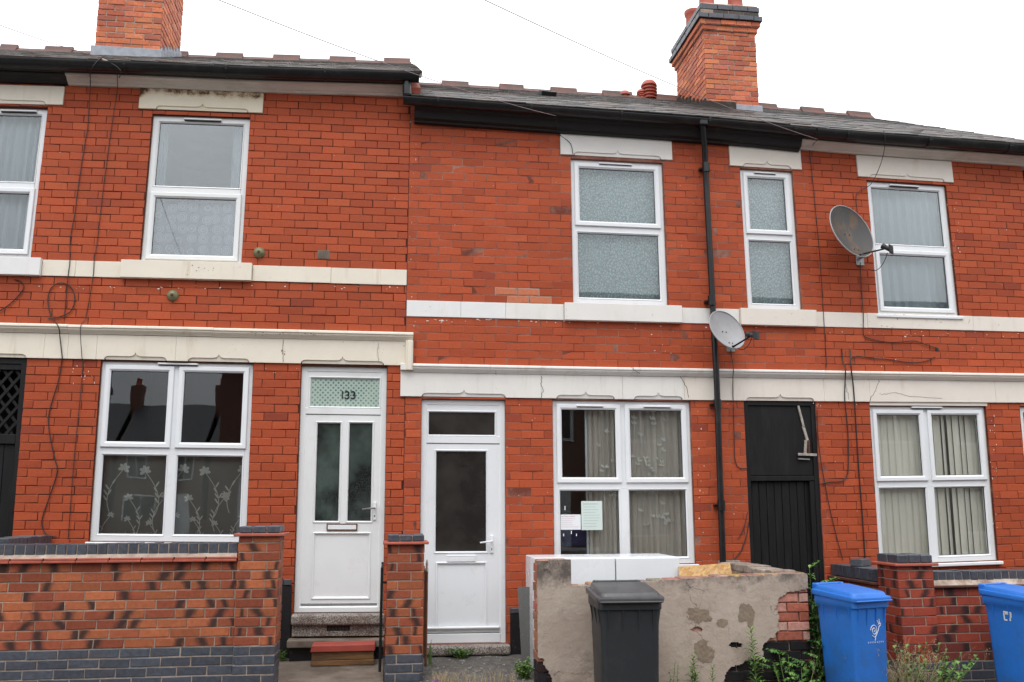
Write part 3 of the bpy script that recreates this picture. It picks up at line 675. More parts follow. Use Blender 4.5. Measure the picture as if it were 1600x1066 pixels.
# ---------------------------------------------------------------- uPVC windows
FY = .035
def bead(g, x0, x1, z0, z1, y=FY, wdt=.018):
    g.ring(x0, x1, z0, z1, [(0, y+.03), (0, y-.001), (.004, y-.004), (wdt*.6, y+.002), (wdt, y+.012), (wdt, y+.03)])
def window(h, o, xs, zs, openers, mat=UPVC, vents=(), sill=0., fw=.052, label=None, dirt=True, glass=None):
    """xs / zs: the cell boundaries (centres of mullion and transom); openers: cells (i, j) with a hinged sash"""
    x0, x1, z0, z1 = o; g = G(F)
    g.ring(x0, x1, z0, z1, [(0, .105), (0, FY+.004), (.004, FY), (fw, FY), (fw, .105)])
    wn = g.build('window', mat, h, bevel=.0015)
    X = [x0]+list(xs)+[x1]; Z = [z0]+list(zs)+[z1]
    hb = .036
    if xs or zs:
        b = G(F)
        for z in zs: b.box(x0+fw, x1-fw, FY+.001, .1, z-hb, z+hb)
        b.build('transom', mat, wn, bevel=.002)
    if xs:
        b = G(F)
        for x in xs:
            for k in range(len(Z)-1):
                b.box(x-hb, x+hb, FY+.001, .1, Z[k]+(fw if k == 0 else hb)+.0005, Z[k+1]-(fw if k == len(Z)-2 else hb)-.0005)
        b.build('mullion', mat, wn, bevel=.002)
    for i in range(len(X)-1):
        for j in range(len(Z)-1):
            a = X[i]+(fw if i == 0 else hb); b_ = X[i+1]-(fw if i == len(X)-2 else hb); c = Z[j]+(fw if j == 0 else hb); d = Z[j+1]-(fw if j == len(Z)-2 else hb)
            if (i, j) in openers:
                s = G(F); e = .014; W = .052
                s.ring(a-e, b_+e, c-e, d+e, [(0, FY-.002), (0, FY-.014), (.005, FY-.019), (W-.016, FY-.019), (W-.012, FY-.016), (W, FY-.006), (W, FY+.03), (.02, FY+.03), (.02, FY-.002)])
                s.build('sash', mat, wn); ia = W-e; yy = FY+.006
            else:
                s = G(F); bead(s, a-.001, b_+.001, c-.001, d+.001); s.build('glazing_bead', mat, wn); ia = .017; yy = FY+.014
            q = G(F); q.ring(a+ia-.002, b_-ia+.002, c+ia-.002, d-ia+.002, [(0, yy+.01), (0, yy), (.0065, yy+.003), (.0065, yy+.01)]).build('gasket', GASK, wn)
            n = G(F); n.box(a+ia-.001, b_-ia+.001, yy+.006, yy+.010, c+ia-.001, d-ia+.001).build('pane', glass or GLASS, wn)
    for (va, vb, vz) in vents:
        v = G(F); v.box(va, vb, FY-.034, FY+.001, vz-.008, vz+.009); v.build('trickle_vent', mat, wn, bevel=.004)
        v = G(F); v.box(va+.006, vb-.006, FY-.029, FY-.001, vz-.014, vz-.0085); v.build('vent_shade_strip', GASK, wn)  # black strip painting in the shadow line under the vent
    if sill:
        v = G(F); v.prism([(x0-.03, z0-.038), (x1+.03, z0-.038), (x1+.03, z0-.004), (x0-.03, z0-.004)], -sill, .06); v.build('cill', mat, wn, bevel=.006)
    # sealant line round the frame
    v = G(F); v.ring(x0-.006, x1+.006, z0-.005, z1+.002, [(0, .04), (0, FY-.004), (.010, FY-.008), (.012, FY+.001), (.012, .04)]).build('sealant', SEAL if dirt else mat, wn)
    return wn
def zt(u, v): return fc(u, v)[1]
def vent(o, u0, u1, dz=.026, v=300): a, b = ux(u0, v), ux(u1, v); return (a, b, o[3]-dz)
z1t = zt(308, 297.5); o = OP['w1']
window(H1, o, [], [z1t], [(0, 0)], UPVC_D, [(ux(287, 184), ux(346, 186), o[3]-.034)], glass=GLASSB)
o = OP['w0']; window(HA, o, [], [zt(20, 289)], [(0, 0)], UPVC, [(ux(0, 172), ux(57, 172), o[3]-.034)], glass=GLASSU)
o = OP['w2']; window(H2, o, [], [zt(970, 357)], [(0, 1)], UPVC, [(ux(936, 256), ux(988, 259), o[3]-.036)], glass=GLASSU)
o = OP['w3']; window(H2, o, [], [zt(1205, 368.5)], [(0, 1)], UPVC, [(ux(1179, 271), ux(1213, 273), o[3]-.036)], glass=GLASSU)
o = OP['w4']; window(H3, o, [], [zt(1420, 388)], [(0, 0)], UPVC, [(ux(1391, 288), ux(1437, 291), o[3]-.034)], sill=.03, glass=GLASSU)
o = OP['g1']; window(H1, o, [ux(268, 700)], [zt(270, 703.5)], [(0, 1), (1, 1)], UPVC, [(ux(246, 571), ux(309, 572), o[3]-.018)], sill=.012)
o = OP['g2']; window(H2, o, [ux(975, 700)], [zt(975, 758)], [(0, 1), (1, 1)], UPVC, [(ux(901, 637), ux(943, 637), o[3]-.055), (ux(1006, 638), ux(1049, 638), o[3]-.055)], sill=.012, glass=GLASSC)
o = OP['g3']; window(H3, o, [ux(1452, 700)], [zt(1452, 754.5)], [(0, 1), (1, 1)], UPVC, [(ux(1425, 636), ux(1473, 637), o[3]-.014)], sill=.045, glass=GLASSC)
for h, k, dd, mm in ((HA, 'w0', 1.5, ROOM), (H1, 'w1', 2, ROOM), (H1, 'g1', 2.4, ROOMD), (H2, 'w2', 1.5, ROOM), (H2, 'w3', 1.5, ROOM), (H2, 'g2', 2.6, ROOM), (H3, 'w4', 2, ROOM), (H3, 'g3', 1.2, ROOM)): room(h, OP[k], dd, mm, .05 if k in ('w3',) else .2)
# far-right sliver of the next opening
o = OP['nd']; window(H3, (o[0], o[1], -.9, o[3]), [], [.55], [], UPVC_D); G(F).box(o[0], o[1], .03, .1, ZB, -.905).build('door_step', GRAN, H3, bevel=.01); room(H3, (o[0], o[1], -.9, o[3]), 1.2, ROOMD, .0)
# ---------------------------------------------------------------- curtains (hung inside: things of their own)
def drape(name, label, cat, mat, x0, x1, z0, z1, y=.15, amp=.012, waves=9, seed=0, group=None, xtop=None, rodd=0):
    nx_, nz_ = max(24, int(waves*8)), 10; g = G(F); vs = []
    for j in range(nz_+1):
        t = j/nz_; z = z0+(z1-z0)*t
        for i in range(nx_+1):
            s = i/nx_; xa = x0 if not xtop else x0+(xtop[0]-x0)*t; xb = x1 if not xtop else x1+(xtop[1]-x1)*t
            ph = s*waves*2*math.pi+seed+1.1*math.sin(s*5+seed)+.5*math.sin(t*2+seed+s*3)
            yy = y+amp*math.sin(ph)+amp*.4*math.sin(ph*2.3+1)
            vs.append((xa+(xb-xa)*s, yy, z))
    fs = [(j*(nx_+1)+i, j*(nx_+1)+i+1, (j+1)*(nx_+1)+i+1, (j+1)*(nx_+1)+i) for j in range(nz_) for i in range(nx_)]
    g.add(vs, fs); return tag(g.build(name, mat, smooth=True), label, cat, group)
o = OP['w0']; drape('curtain', 'white pleated net curtain in the upper window at far left', 'curtain', CURT_W, o[0]+.03, o[1]-.03, o[2]+.03, o[3]-.03, .16, .02, 11, 1)
o = OP['w1']; drape('net_curtain', 'white rose-patterned lace net across lower half of upper window above number 133', 'net curtain', LACE_R, o[0]+.04, o[1]-.04, o[2]+.02, z1t-.03, .13, .006, 5, 2)
drape('side_curtain', 'thin pale curtain drawn to right side of upper window above number 133', 'curtain', CURT_V, o[1]-.19, o[1]-.03, o[2]+.03, o[3]-.03, .20, .015, 3, 3)
drape('side_curtain', 'thin pale curtain drawn to left side of upper window above number 133', 'curtain', CURT_V, o[0]+.03, o[0]+.13, o[2]+.03, o[3]-.03, .20, .015, 3, 4)
o = OP['w2']; drape('lace_curtain', 'pale leaf-patterned lace curtain in the wide upper window left of the downpipe', 'lace curtain', LACE_L, o[0]+.03, o[1]-.03, o[2]+.03, o[3]-.03, .135, .008, 6, 5)
drape('backing_curtain', 'plain pale curtain hanging behind the lace of the wide upper window', 'curtain', CURT_V, o[0]+.03, o[1]-.03, o[2]+.03, o[3]-.03, .22, .015, 8, 5)
o = OP['w3']; drape('lace_curtain', 'pale leaf-patterned lace curtain in the narrow upper window right of the downpipe', 'lace curtain', LACE_L, o[0]+.03, o[1]-.03, o[2]+.03, o[3]-.03, .135, .008, 4, 6)
drape('backing_curtain', 'plain pale curtain hanging behind the lace of the narrow upper window', 'curtain', CURT_V, o[0]+.03, o[1]-.03, o[2]+.03, o[3]-.03, .22, .015, 5, 6)
o = OP['w4']; drape('voile_curtain', 'white gathered voile curtain in the upper window beside the large dish', 'curtain', CURT_V, o[0]+.03, o[1]-.03, o[2]+.03, o[3]-.03, .17, .022, 8, 7)
o = OP['g1']; zm = zt(270, 703.5)
nc = drape('net_curtain', 'grey net curtain with pale flower stems across lower panes of window by number 133', 'net curtain', NET_G, o[0]+.04, o[1]-.03, o[2]+.02, zm-.0, .14, .004, 4, 8)
# woven flowers of the net
fg = G(lambda x, y, z: F(x, y, z))
def flower(x, z, s, lean):
    pts = [(x+lean*s*.35*math.sin(t*2.2)-lean*s*.1, z-s*t) for t in [i/8 for i in range(9)]]
    for (a, b), (c, d) in zip(pts, pts[1:]):
        wv = .004; fg.add([(a-wv, .1335, b), (c-wv, .1335, d), (c+wv, .1335, d), (a+wv, .1335, b)], [(0, 1, 2, 3)])
    px_, pz_ = pts[0]
    for k in range(5):
        an = math.radians(-20+k*55+lean*15); r = s*.12; cx, cz = px_+r*.55*math.cos(an), pz_+r*.55*math.sin(an); u_, v_ = math.cos(an), math.sin(an)
        vs = []
        for q in range(7): t = 2*math.pi*q/7; a = r*.62*math.cos(t); b = r*.36*math.sin(t); vs.append((cx+a*u_-b*v_, .133-.0003*k, cz+a*v_+b*u_))
        fg.add(vs, [tuple(range(7))])
    for k, sd in ((2, 1), (3, -1), (4, 1), (4, -1), (5, -1)):
        lx, lz = pts[k+1]; an = math.radians(60 if sd > 0 else 125); r = s*.17; u_, v_ = math.cos(an), math.sin(an); vs = []
        for q in range(6): t = 2*math.pi*q/6; a = r*.5*(1+math.cos(t)); b = r*.13*math.sin(t); vs.append((lx+a*u_-b*v_, .1325, lz+a*v_+b*u_))
        fg.add(vs, [tuple(range(6))])
wd = o[1]-o[0]
for k in range(5): flower(o[0]+.20+k*.275, zm-.17-.02*(k % 2), .40, 1 if k % 2 else -1)
for k in range(5): flower(o[0]+.33+k*.275, zm-.42-.02*((k+1) % 2), .32, -1 if k % 2 else 1)
for k in range(7): flower(o[0]+.12+k*.20, zm-.60-.035*(k % 3), .24, 1 if k % 3 else -1)
fo = fg.build('flower_pattern', NET_F, nc); 
sp = G(F)
for k in range(60):
    x = o[0]+.05+random.random()*(wd-.09); hh = random.uniform(.03, .10); sp.add([(x, .1335, o[2]+.02), (x+.004, .1335, o[2]+.02), (x+.006, .1335, o[2]+.02+hh)], [(0, 1, 2)])
sp.build('grass_pattern', NET_F, nc)
drape('side_curtain', 'narrow pale curtain at right side of ground floor window by number 133', 'curtain', CURT_V, o[1]-.10, o[1]-.03, o[2]+.03, o[3]-.03, .24, .012, 2, 3)
# middle house ground floor: beige curtains with a leaf print
o = OP['g2']; xm = ux(975, 700)
def leafy(parent, x0, x1, z0, z1, n, y):
    g = G(F)
    for k in range(n):
        x = random.uniform(x0+.04, x1-.04); z = random.uniform(z0, z1)
        for an in (random.uniform(40, 80), random.uniform(95, 140), random.uniform(10, 35)):
            an = math.radians(an); r = random.uniform(.03, .05); u_, v_ = math.cos(an), math.sin(an); vs = []
            for q in range(6): t = 2*math.pi*q/6; a = r*.5*(1+math.cos(t)); b = r*.17*math.sin(t); vs.append((x+a*u_-b*v_, y, z+a*v_+b*u_))
            g.add(vs, [tuple(range(6))])
    g.build('leaf_print', NET_F, parent)
zb2 = zt(1086, 862)
c1 = drape('curtain', 'beige curtain gathered beside the dark gap in middle ground floor window', 'curtain', CURT_B, ux(923, 700), xm+.03, o[2]+.03, o[3]-.03, .15, .02, 6, 9); leafy(c1, ux(930, 700), xm, 0, 1.05, 12, .122)
c2 = drape('curtain', 'beige leaf-printed curtain filling right panes of middle ground floor window', 'curtain', CURT_B, xm+.03, o[1]-.03, o[2]+.03, o[3]-.03, .15, .018, 8, 10); leafy(c2, xm+.05, o[1]-.08, -.1, 1.05, 42, .124)
G(F).box(ux(922, 700)-.014, ux(922, 700)+.004, .15, .17, o[2], o[3]-.02).build('curtain_edge_strip', CURT_V, c1)
# things seen in the gap
tag(G(F).obox(F(ux(905, 840), .42, zt(905, 840)), (.17, 0, 0), (0, .15, 0), (0, 0, .10)).build('folded_cloth', BLUEC, bevel=.04, seg=3, smooth=True), 'dark blue folded cloth on the sill inside the middle ground floor window', 'cloth')
bb = G(F).box(o[0]+.02, o[1]-.02, .115, .55, o[2]-.05, o[2]+.02); bb.build('inner_sill', ROOM, H2, bevel=.01)
def notice(name, label, mat, ink, u0, v0, u1, v1, rows, skew=0):
    a, b = fc(u0, v1, .045), fc(u1, v0, .045); g = G(F); g.box(a[0], b[0], .052, .0532, a[1], b[1]); n = tag(g.build(name, mat), label, 'notice')
    k = G(F)
    for r in range(rows):
        z = b[1]-(b[1]-a[1])*(r+1.2)/(rows+1.5); x = a[0]+(b[0]-a[0])*.1; xe = a[0]+(b[0]-a[0])*random.uniform(.55, .92); hh = .004 if r else .008
        while x < xe: l = random.uniform(.006, .02); k.box(x, min(x+l, xe), .0514, .0519, z, z+hh); x += l+.004
    k.build('printed_lines', ink, n); return n
notice('notice', 'white landscape notice taped inside lower left pane of middle ground floor window', PAPW, INKR, 874, 804, 907.5, 828, 6)
notice('notice', 'pale green portrait notice beside the smaller white one in window', PAPG, INKC, 909, 783, 941, 828.5, 9)
# tape scraps
for (u, v, s) in ((883, 794, .02), (893, 832, .016), (881, 836, .012), (901, 836, .012)):
    x, z = fc(u, v, .045); tag(G(F).box(x-.004, x+.004, .0515, .0525, z-s, z+s).build('tape_scrap', PAPW), 'curled scrap of white tape on lower left pane beside the notices', 'tape', 'tape scraps on the window')
# vertical blinds
o = OP['g3']; bl = thing('vertical_blind', 'cream vertical blind with a few gaps in right-hand ground floor window', 'blind', F((o[0]+o[1])/2, .2, o[2]))
x = o[0]+.03; k = 0
while x < o[1]-.05:
    wv = .089; ang = math.radians(random.uniform(3, 9)); 
    if k in (9, 12, 14): ang = math.radians(24)
    if k in (11,): ang = math.radians(36)
    dx, dy = wv/2*math.cos(ang), wv/2*math.sin(ang); g = G(F); zt_, zb_ = o[3]-.05, o[2]+.05; xc = x+wv/2; n = 4; vs = []
    for i in range(n+1):
        t = -1+2*i/n; cv = .003*(1-t*t); vs += [(xc+dx*t, .135+dy*t-cv, zb_), (xc+dx*t, .135+dy*t-cv, zt_)]
    vs2 = [(a, b+.0012, c) for a, b, c in vs]
    fs = [(2*i, 2*i+2, 2*i+3, 2*i+1) for i in range(n)]; m = len(vs); fs2 = [(a+m, d+m, c+m, b+m) for a, b, c, d in fs]
    g.add(vs+vs2, fs+fs2).build('slat', BLIND, bl, smooth=True); x += .077; k += 1
G(F).box(o[0]+.02, o[1]-.02, .13, .17, o[3]-.05, o[3]-.02).build('headrail', BLIND, bl)
# ---------------------------------------------------------------- front doors
def rpx(l, t, r, b): a = fc(l, t); c = fc(r, b); return a[0], c[0], c[1], a[1]
DP = [(0, .03), (0, -.004), (.006, -.008), (.012, -.008), (.02, .002), (.02, .03)]
def door_leaf(h, o, leaf, lights, panels, mat, glass, name='door', fy=.045):
    g = G(F); fw = .058; g.ring(o[0], o[1], o[2], o[3], [(0, .11), (0, fy), (.004, fy-.004), (fw-.01, fy-.004), (fw, fy+.006), (fw, .11)])
    dn = g.build('front_door', mat, h, bevel=.0015)
    x0, x1, z0, z1 = leaf; L = G(F)
    holes = lights
    for r in [(x0, x1, z0, z1)]:
        rs = [r]
        for q in lights+panels: rs = minus(rs, q)
        for a, b, c, d in rs: L.box(a, b, fy+.004, .1, c, d)
    lf = L.build('leaf', mat, dn)
    for q in lights:
        b = G(F); b.ring(q[0]-.016, q[1]+.016, q[2]-.016, q[3]+.016, [(0, fy+.03), (0, fy+.002), (.006, fy-.004), (.012, fy-.003), (.02, fy+.008), (.02, fy+.04)]).build('glazing_bead', mat, dn)
        G(F).box(q[0]-.003, q[1]+.003, fy+.016, fy+.024, q[2]-.003, q[3]+.003).build('pane', glass, dn)
        G(F).ring(q[0]+.003, q[1]-.003, q[2]+.003, q[3]-.003, [(0, fy+.02), (0, fy+.008), (.005, fy+.012), (.005, fy+.02)]).build('gasket', GASK, dn)
    for q in panels:
        b = G(F); b.ring(q[0]-.018, q[1]+.018, q[2]-.018, q[3]+.018, [(0, fy+.02), (0, fy-.001), (.006, fy-.005), (.014, fy-.002), (.024, fy+.012), (.024, fy+.03)]).build('panel_moulding', mat, dn)
        G(F).box(q[0]-.002, q[1]+.002, fy+.014, fy+.05, q[2]-.002, q[3]+.002).build('panel', mat, dn, bevel=.003)
    G(F).ring(x0-.004, x1+.004, z0-.004, z1+.004, [(0, fy+.06), (0, fy+.006), (.004, fy+.006), (.004, fy+.06)]).build('gasket', GASK, dn)
    G(F).ring(o[0]-.006, o[1]+.006, o[2]-.005, o[3]+.002, [(0, .05), (0, fy-.006), (.010, fy-.010), (.012, fy+.001), (.012, .05)]).build('sealant', SEAL, dn)
    return dn, lf
def handle(dn, x, z, fy, long=.0):
    g = G(F).box(x-.014, x+.014, fy-.012, fy+.004, z-.11, z+.055).build('handle_plate', UPVC, dn, bevel=.006, seg=2)
    G().tube([F(x, fy-.01, z), F(x, fy-.045, z), F(x-.02, fy-.052, z-.002), F(x-.115, fy-.052, z-.012)], [.009, .009, .009, .007], 8).build('lever_handle', STEEL if long else UPVC, dn, smooth=True)
    G(F).box(x-.004, x+.004, fy-.0135, fy-.010, z-.085, z-.065).build('keyhole', GASK, dn)
def lbox(dn, r, fy, rim):
    G(F).ring(r[0]-.006, r[1]+.006, r[2]-.006, r[3]+.006, [(0, fy+.004), (0, fy-.010), (.010, fy-.010), (.010, fy+.004)]).build('letterbox_rim', rim, dn, bevel=.002)
    G(F).box(r[0]+.003, r[1]-.003, fy-.009, fy+.003, r[2]+.003, r[3]-.003).build('letterbox_flap', UPVC, dn, bevel=.004)
fy = .045
# number 133
o = OP['d1']; lights = [rpx(495, 660, 528.5, 815), rpx(545.5, 660, 579.5, 815)]; pan = [rpx(491, 835, 575, 934)]
leaf = (o[0]+.047, o[1]-.047, fc(530, 944)[1], fc(530, 648)[1])
dn1, lf = door_leaf(H1, o, leaf, lights, pan, UPVC_D, PATG)
G(F).box(o[0]+.05, o[1]-.05, fy-.004, .1, leaf[3]+.006, fc(530, 637)[1]).build('transom', UPVC_D, dn1, bevel=.004)
G(F).prism([(o[0]+.03, o[2]+.0), (o[1]-.03, o[2]), (o[1]-.05, o[2]+.052), (o[0]+.05, o[2]+.052)], fy-.02, .09).build('threshold', UPVC_D, dn1, bevel=.006)
fl = rpx(485, 589, 592.5, 636)
def fan_m():
    k = N('dotted_fanlight_glass'); p = k.pos(); d = k.n('VectorMath', operation='MULTIPLY'); k.t.links.new(p, d.inputs[0]); d.inputs[1].default_value = (29, 0, 29)
    r = k.n('VectorRotate', i_Angle=math.radians(45)); r.inputs['Axis'].default_value = (0, 1, 0); k.t.links.new(d.outputs[0], r.inputs[0])
    f = k.n('VectorMath', operation='FRACTION'); k.t.links.new(r.outputs[0], f.inputs[0]); s2 = k.n('VectorMath', operation='SUBTRACT'); k.t.links.new(f.outputs[0], s2.inputs[0]); s2.inputs[1].default_value = (.5, 0, .5)
    l = k.n('VectorMath', operation='LENGTH'); k.t.links.new(s2.outputs[0], l.inputs[0]); c = k.mix(k.rng(l.outputs['Value'], .22, .34), (.10, .19, .17), (.38, .47, .42)); c = k.mix(k.rng(k.noise(5, p), .4, .7, 0, .4), c, (.5, .6, .5))
    return k.end(k.pbsdf(c, .25, .5))
G(F).ring(fl[0]-.014, fl[1]+.014, fl[2]-.014, fl[3]+.014, [(0, fy+.03), (0, fy-.002), (.006, fy-.006), (.012, fy-.004), (.018, fy+.008), (.018, fy+.04)]).build('glazing_bead', UPVC_D, dn1)
def fan_fill(dn, o, fl, z0, mat):
    g = G(F)
    for r in minus([(o[0]+.045, o[1]-.045, z0, o[3]-.045)], fl): g.box(r[0], r[1], fy+.003, .1, r[2], r[3])
    g.build('fanlight_frame', mat, dn)
fan_fill(dn1, o, fl, fc(530, 637)[1], UPVC_D)
fp = G(F).box(fl[0]-.002, fl[1]+.002, fy+.014, fy+.03, fl[2]-.002, fl[3]+.002).build('fanlight_pane', fan_m(), dn1)
# digits 1 3 3
def stroke(pts, w_, y, g, n=True):
    for (a, b), (c, d) in zip(pts, pts[1:]):
        dx, dz = c-a, d-b; l = math.hypot(dx, dz) or 1; ex, ez = dx/l*w_*.5, dz/l*w_*.5; nx_, nz_ = -dz/l*w_, dx/l*w_
        g.prism([(a-ex-nx_, b-ez-nz_), (c+ex-nx_, d+ez-nz_), (c+ex+nx_, d+ez+nz_), (a-ex+nx_, b-ez+nz_)][::1], y, y+.003)
def three(x, z, s):
    top = [(x+s*.5*math.cos(a)*.55+s*.26, z+s*.74+s*.25*math.sin(a)) for a in [math.radians(q) for q in (150, 110, 70, 30, -10, -50, -90)]]
    bot = [(x+s*.5*math.cos(a)*.6+s*.26, z+s*.26+s*.26*math.sin(a)) for a in [math.radians(q) for q in (90, 50, 10, -30, -70, -110, -150)]]
    return [top, bot]
a = fc(533.5, 622)[0]; zb_, zt_ = fc(545, 622)[1], fc(545, 610.5)[1]; s = zt_-zb_
dg = G(F); xs1 = ux(534.5, 616); stroke([(xs1, zb_), (xs1, zt_)], .0055, fy+.009, dg); dg.build('digit_one', INK, dn1)
for u in (538.5, 548):
    dg = G(F)
    for st_ in three(ux(u, 616), zb_, s): stroke(st_, .005, fy+.0085, dg)
    dg.build('digit_three', INK, dn1)
handle(dn1, ux(585.5, 794), fc(585, 794)[1], fy, 1); lbox(dn1, rpx(511, 819.5, 557, 828.5), fy, RUST)
# the plain single-light door
o = OP['d2']; lights = [rpx(681.5, 704.5, 761, 862.5)]; pan = [rpx(684, 882, 759, 983)]
leaf = (o[0]+.047, o[1]-.047, fc(725, 990)[1], fc(725, 693.5)[1])
dn2, lf = door_leaf(H2, o, leaf, lights, pan, UPVC, FROST)
G(F).box(o[0]+.05, o[1]-.05, fy-.004, .1, leaf[3]+.006, fc(725, 681)[1]).build('transom', UPVC, dn2, bevel=.004)
G(F).box(o[0]+.05, o[1]-.05, fy-.012, .09, o[2]+.005, leaf[2]-.006).build('threshold', UPVC, dn2, bevel=.006)
G(F).box(leaf[0]+.01, leaf[1]-.01, fy-.03, fy+.004, leaf[2]+.035, leaf[2]+.06).build('weather_bar', UPVC, dn2, bevel=.008)
fl = rpx(670, 642.5, 774.5, 680)
G(F).ring(fl[0]-.014, fl[1]+.014, fl[2]-.014, fl[3]+.014, [(0, fy+.03), (0, fy-.002), (.006, fy-.006), (.012, fy-.004), (.018, fy+.008), (.018, fy+.04)]).build('glazing_bead', UPVC, dn2)
fan_fill(dn2, o, fl, fc(725, 681)[1], UPVC)
G(F).box(fl[0]-.002, fl[1]+.002, fy+.014, fy+.03, fl[2]-.002, fl[3]+.002).build('fanlight_pane', FROST, dn2)
handle(dn2, ux(769, 846), fc(769, 846)[1], fy); lbox(dn2, rpx(700, 869.5, 743, 877), fy, UPVC)
# black boarded passage door
o = OP['bd']; zs_ = fc(1225, 743)[1]; xa, xb = o[0], o[1]; bd = G(F).ring(xa, xb, ZB, o[3], [(0, .11), (0, .012), (.045, .012), (.045, .11)]).build('passage_door', BLKP, H2, bevel=.003)
G(F).box(xa+.035, xb-.035, .03, .06, zs_, o[3]-.01).build('blanking_board', BLKP, bd, bevel=.004)
G(F).box(xa+.03, xb-.03, .018, .08, zs_-.055, zs_-.004).build('rail', BLKP, bd, bevel=.004)
n = 8; wv = (xb-xa-.12)/n
for i in range(n): G(F).box(xa+.06+i*wv+.002, xa+.06+(i+1)*wv-.002, .060+random.uniform(0, .004), .085, ZB, zs_-.058).build('plank', BLKP, bd, bevel=.004)
G(F).box(xb-.10, xb-.046, .022, .07, ZB, zs_-.058).build('jamb_board', BLKP, bd, bevel=.004)
# trellis gate at the far left
o = OP['tg']; xa, xb = o[0], o[1]; zr = fc(20, 686)[1]
tgd = G(F).ring(xa, xb, ZB, o[3], [(0, .11), (0, .02), (.055, .02), (.055, .11)]).build('trellis_gate', BLKP, HA, bevel=.003)
G(F).box(xa+.05, xb-.05, .022, .07, zr-.045, zr+.045).build('rail', BLKP, tgd, bevel=.004)
G(F).box(xa+.05, xb-.05, .03, .07, o[3]-.11, o[3]-.055).build('rail', BLKP, tgd, bevel=.004)
X0, X1, Z0, Z1 = xa+.055, xb-.055, zr+.045, o[3]-.11
for sgn, yy in ((1, .05), (-1, .058)):
    c0 = -2.5
    while c0 < 2.5:   # slat line  z = Z0 + sgn*(x-X0) + c0, clipped to the opening
        xs_ = [X0, X1]; pts = []
        for x in (X0, X1):
            z = Z0+sgn*(x-X0)*1.25+c0
            if Z0 <= z <= Z1: pts.append((x, z))
        for z in (Z0, Z1):
            x = X0+(z-Z0-c0)/(sgn*1.25)
            if X0 < x < X1: pts.append((x, z))
        if len(pts) >= 2:
            pts.sort(); (a, b), (c, d) = pts[0], pts[-1]; l = math.hypot(c-a, d-b)
            if l > .05:
                nx_, nz_ = -(d-b)/l*.013, (c-a)/l*.013
                G(F).prism([(a+nx_, b+nz_), (a-nx_, b-nz_), (c-nx_, d-nz_), (c+nx_, d+nz_)], yy, yy+.007).build('trellis_slat', BLKP, tgd)
        c0 += .145
for i in range(7): wv = (X1-X0)/7; G(F).box(X0+i*wv+.002, X0+(i+1)*wv-.002, .05, .07, ZB, zr-.047).build('plank', BLKP, tgd, bevel=.003)
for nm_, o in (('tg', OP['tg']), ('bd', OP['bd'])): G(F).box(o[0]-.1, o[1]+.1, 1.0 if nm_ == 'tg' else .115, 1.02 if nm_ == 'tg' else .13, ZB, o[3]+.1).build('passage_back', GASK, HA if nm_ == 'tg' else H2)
# splintered timber strip left on the blanking board
bt = thing('broken_bracket', 'splintered pale timber strip and metal bracket left on the black blanking board', 'broken bracket', F(ux(1258, 700), 0, zt(1258, 715)))
P_ = lambda x, y, Y=.02: F(*[fc(x, y, Y)[0], Y, fc(x, y, Y)[1]])
WOODG = simple('grey_splintered_wood', (.40, .36, .32), .8, .35, 20, 80, .4, .3, (.12, .09, .07), .8, 14)
def lath(a, b, wd_, th=.008):
    a, b = Vector(a), Vector(b); d = (b-a); s_ = d.cross(Vector((0, 1, 0))).normalized()*wd_; return G().obox((a+b)/2, d/2, s_, (0, th, 0))
lath(P_(1247, 634), P_(1256, 668), .011).build('splinter', WOODG, bt, bevel=.002); lath(P_(1255, 666), P_(1262, 690), .013).build('splinter', WOODG, bt, bevel=.002)
lath(P_(1259, 688), P_(1258, 712), .014).build('splinter', WOODG, bt, bevel=.002)
lath(P_(1247, 710, .01), P_(1276, 711, .01), .013).build('metal_plate', WOODG, bt, bevel=.002); lath(P_(1247, 717, .012), P_(1265, 718, .012), .007).build('metal_plate', STEEL, bt, bevel=.001)
lath(P_(1263, 688, .0), P_(1264, 708, .0), .004, .02).build('metal_plate', RUST, bt, bevel=.001)
# ---------------------------------------------------------------- steps, plinths
s0 = fc(456, 967); s1 = fc(594, 967)
G(F).box(s0[0], s1[0]+.04, -.10, .12, zt(530, 975.5), OP['d1'][2]-.001).build('door_sill', GRAN, H1, bevel=.028, seg=4, smooth=True)
G(F).box(s0[0]+.01, s1[0]+.04, -.055, .12, zt(530, 993), zt(530, 975.5)-.001).build('step_riser', GRAN, H1, bevel=.003)
va = rpx(511.5, 973.5, 547, 984); vv = G(F)
vv.box(va[0], va[1], -.060, -.05, va[2], va[3]).build('air_brick', BLKP, H1, bevel=.002)
for i in range(6):
    for j in range(2): a = va[0]+.012+i*(va[1]-va[0]-.02)/6; c_ = va[2]+.008+j*.032; G(F).box(a, a+.022, -.0625, -.0605, c_, c_+.02).build('air_brick_slot', GASK, H1)
G(F).box(s0[0]-.02, s1[0]+.04, -.20, .1, zt(530, 1008)+.006, zt(530, 996)+.0).build('lower_step', CONC, H1, bevel=.008, seg=2)
G(F).box(s0[0]+.0, s1[0]+.03, -.15, .1, ZB-.05, zt(530, 1008)+.003).build('step_base', TARB, H1, bevel=.003)
o = OP['d2']; G(F).box(o[0]-.02, o[1]+.03, -.09, .12, zt(725, 1023), o[2]-.001).build('door_sill', GRAN, H2, bevel=.028, seg=4, smooth=True)
G(F).box(o[0]-.0, o[1]+.02, -.05, .1, ZB-.05, zt(725, 1023)-.001).build('step_base', TARB, H2)
pz = zt(445, 914)
G(F).box(ux(395, 940), s0[0]-.004, -.035, .02, ZB-.05, pz).build('plinth', TARB, H1, bevel=.004)
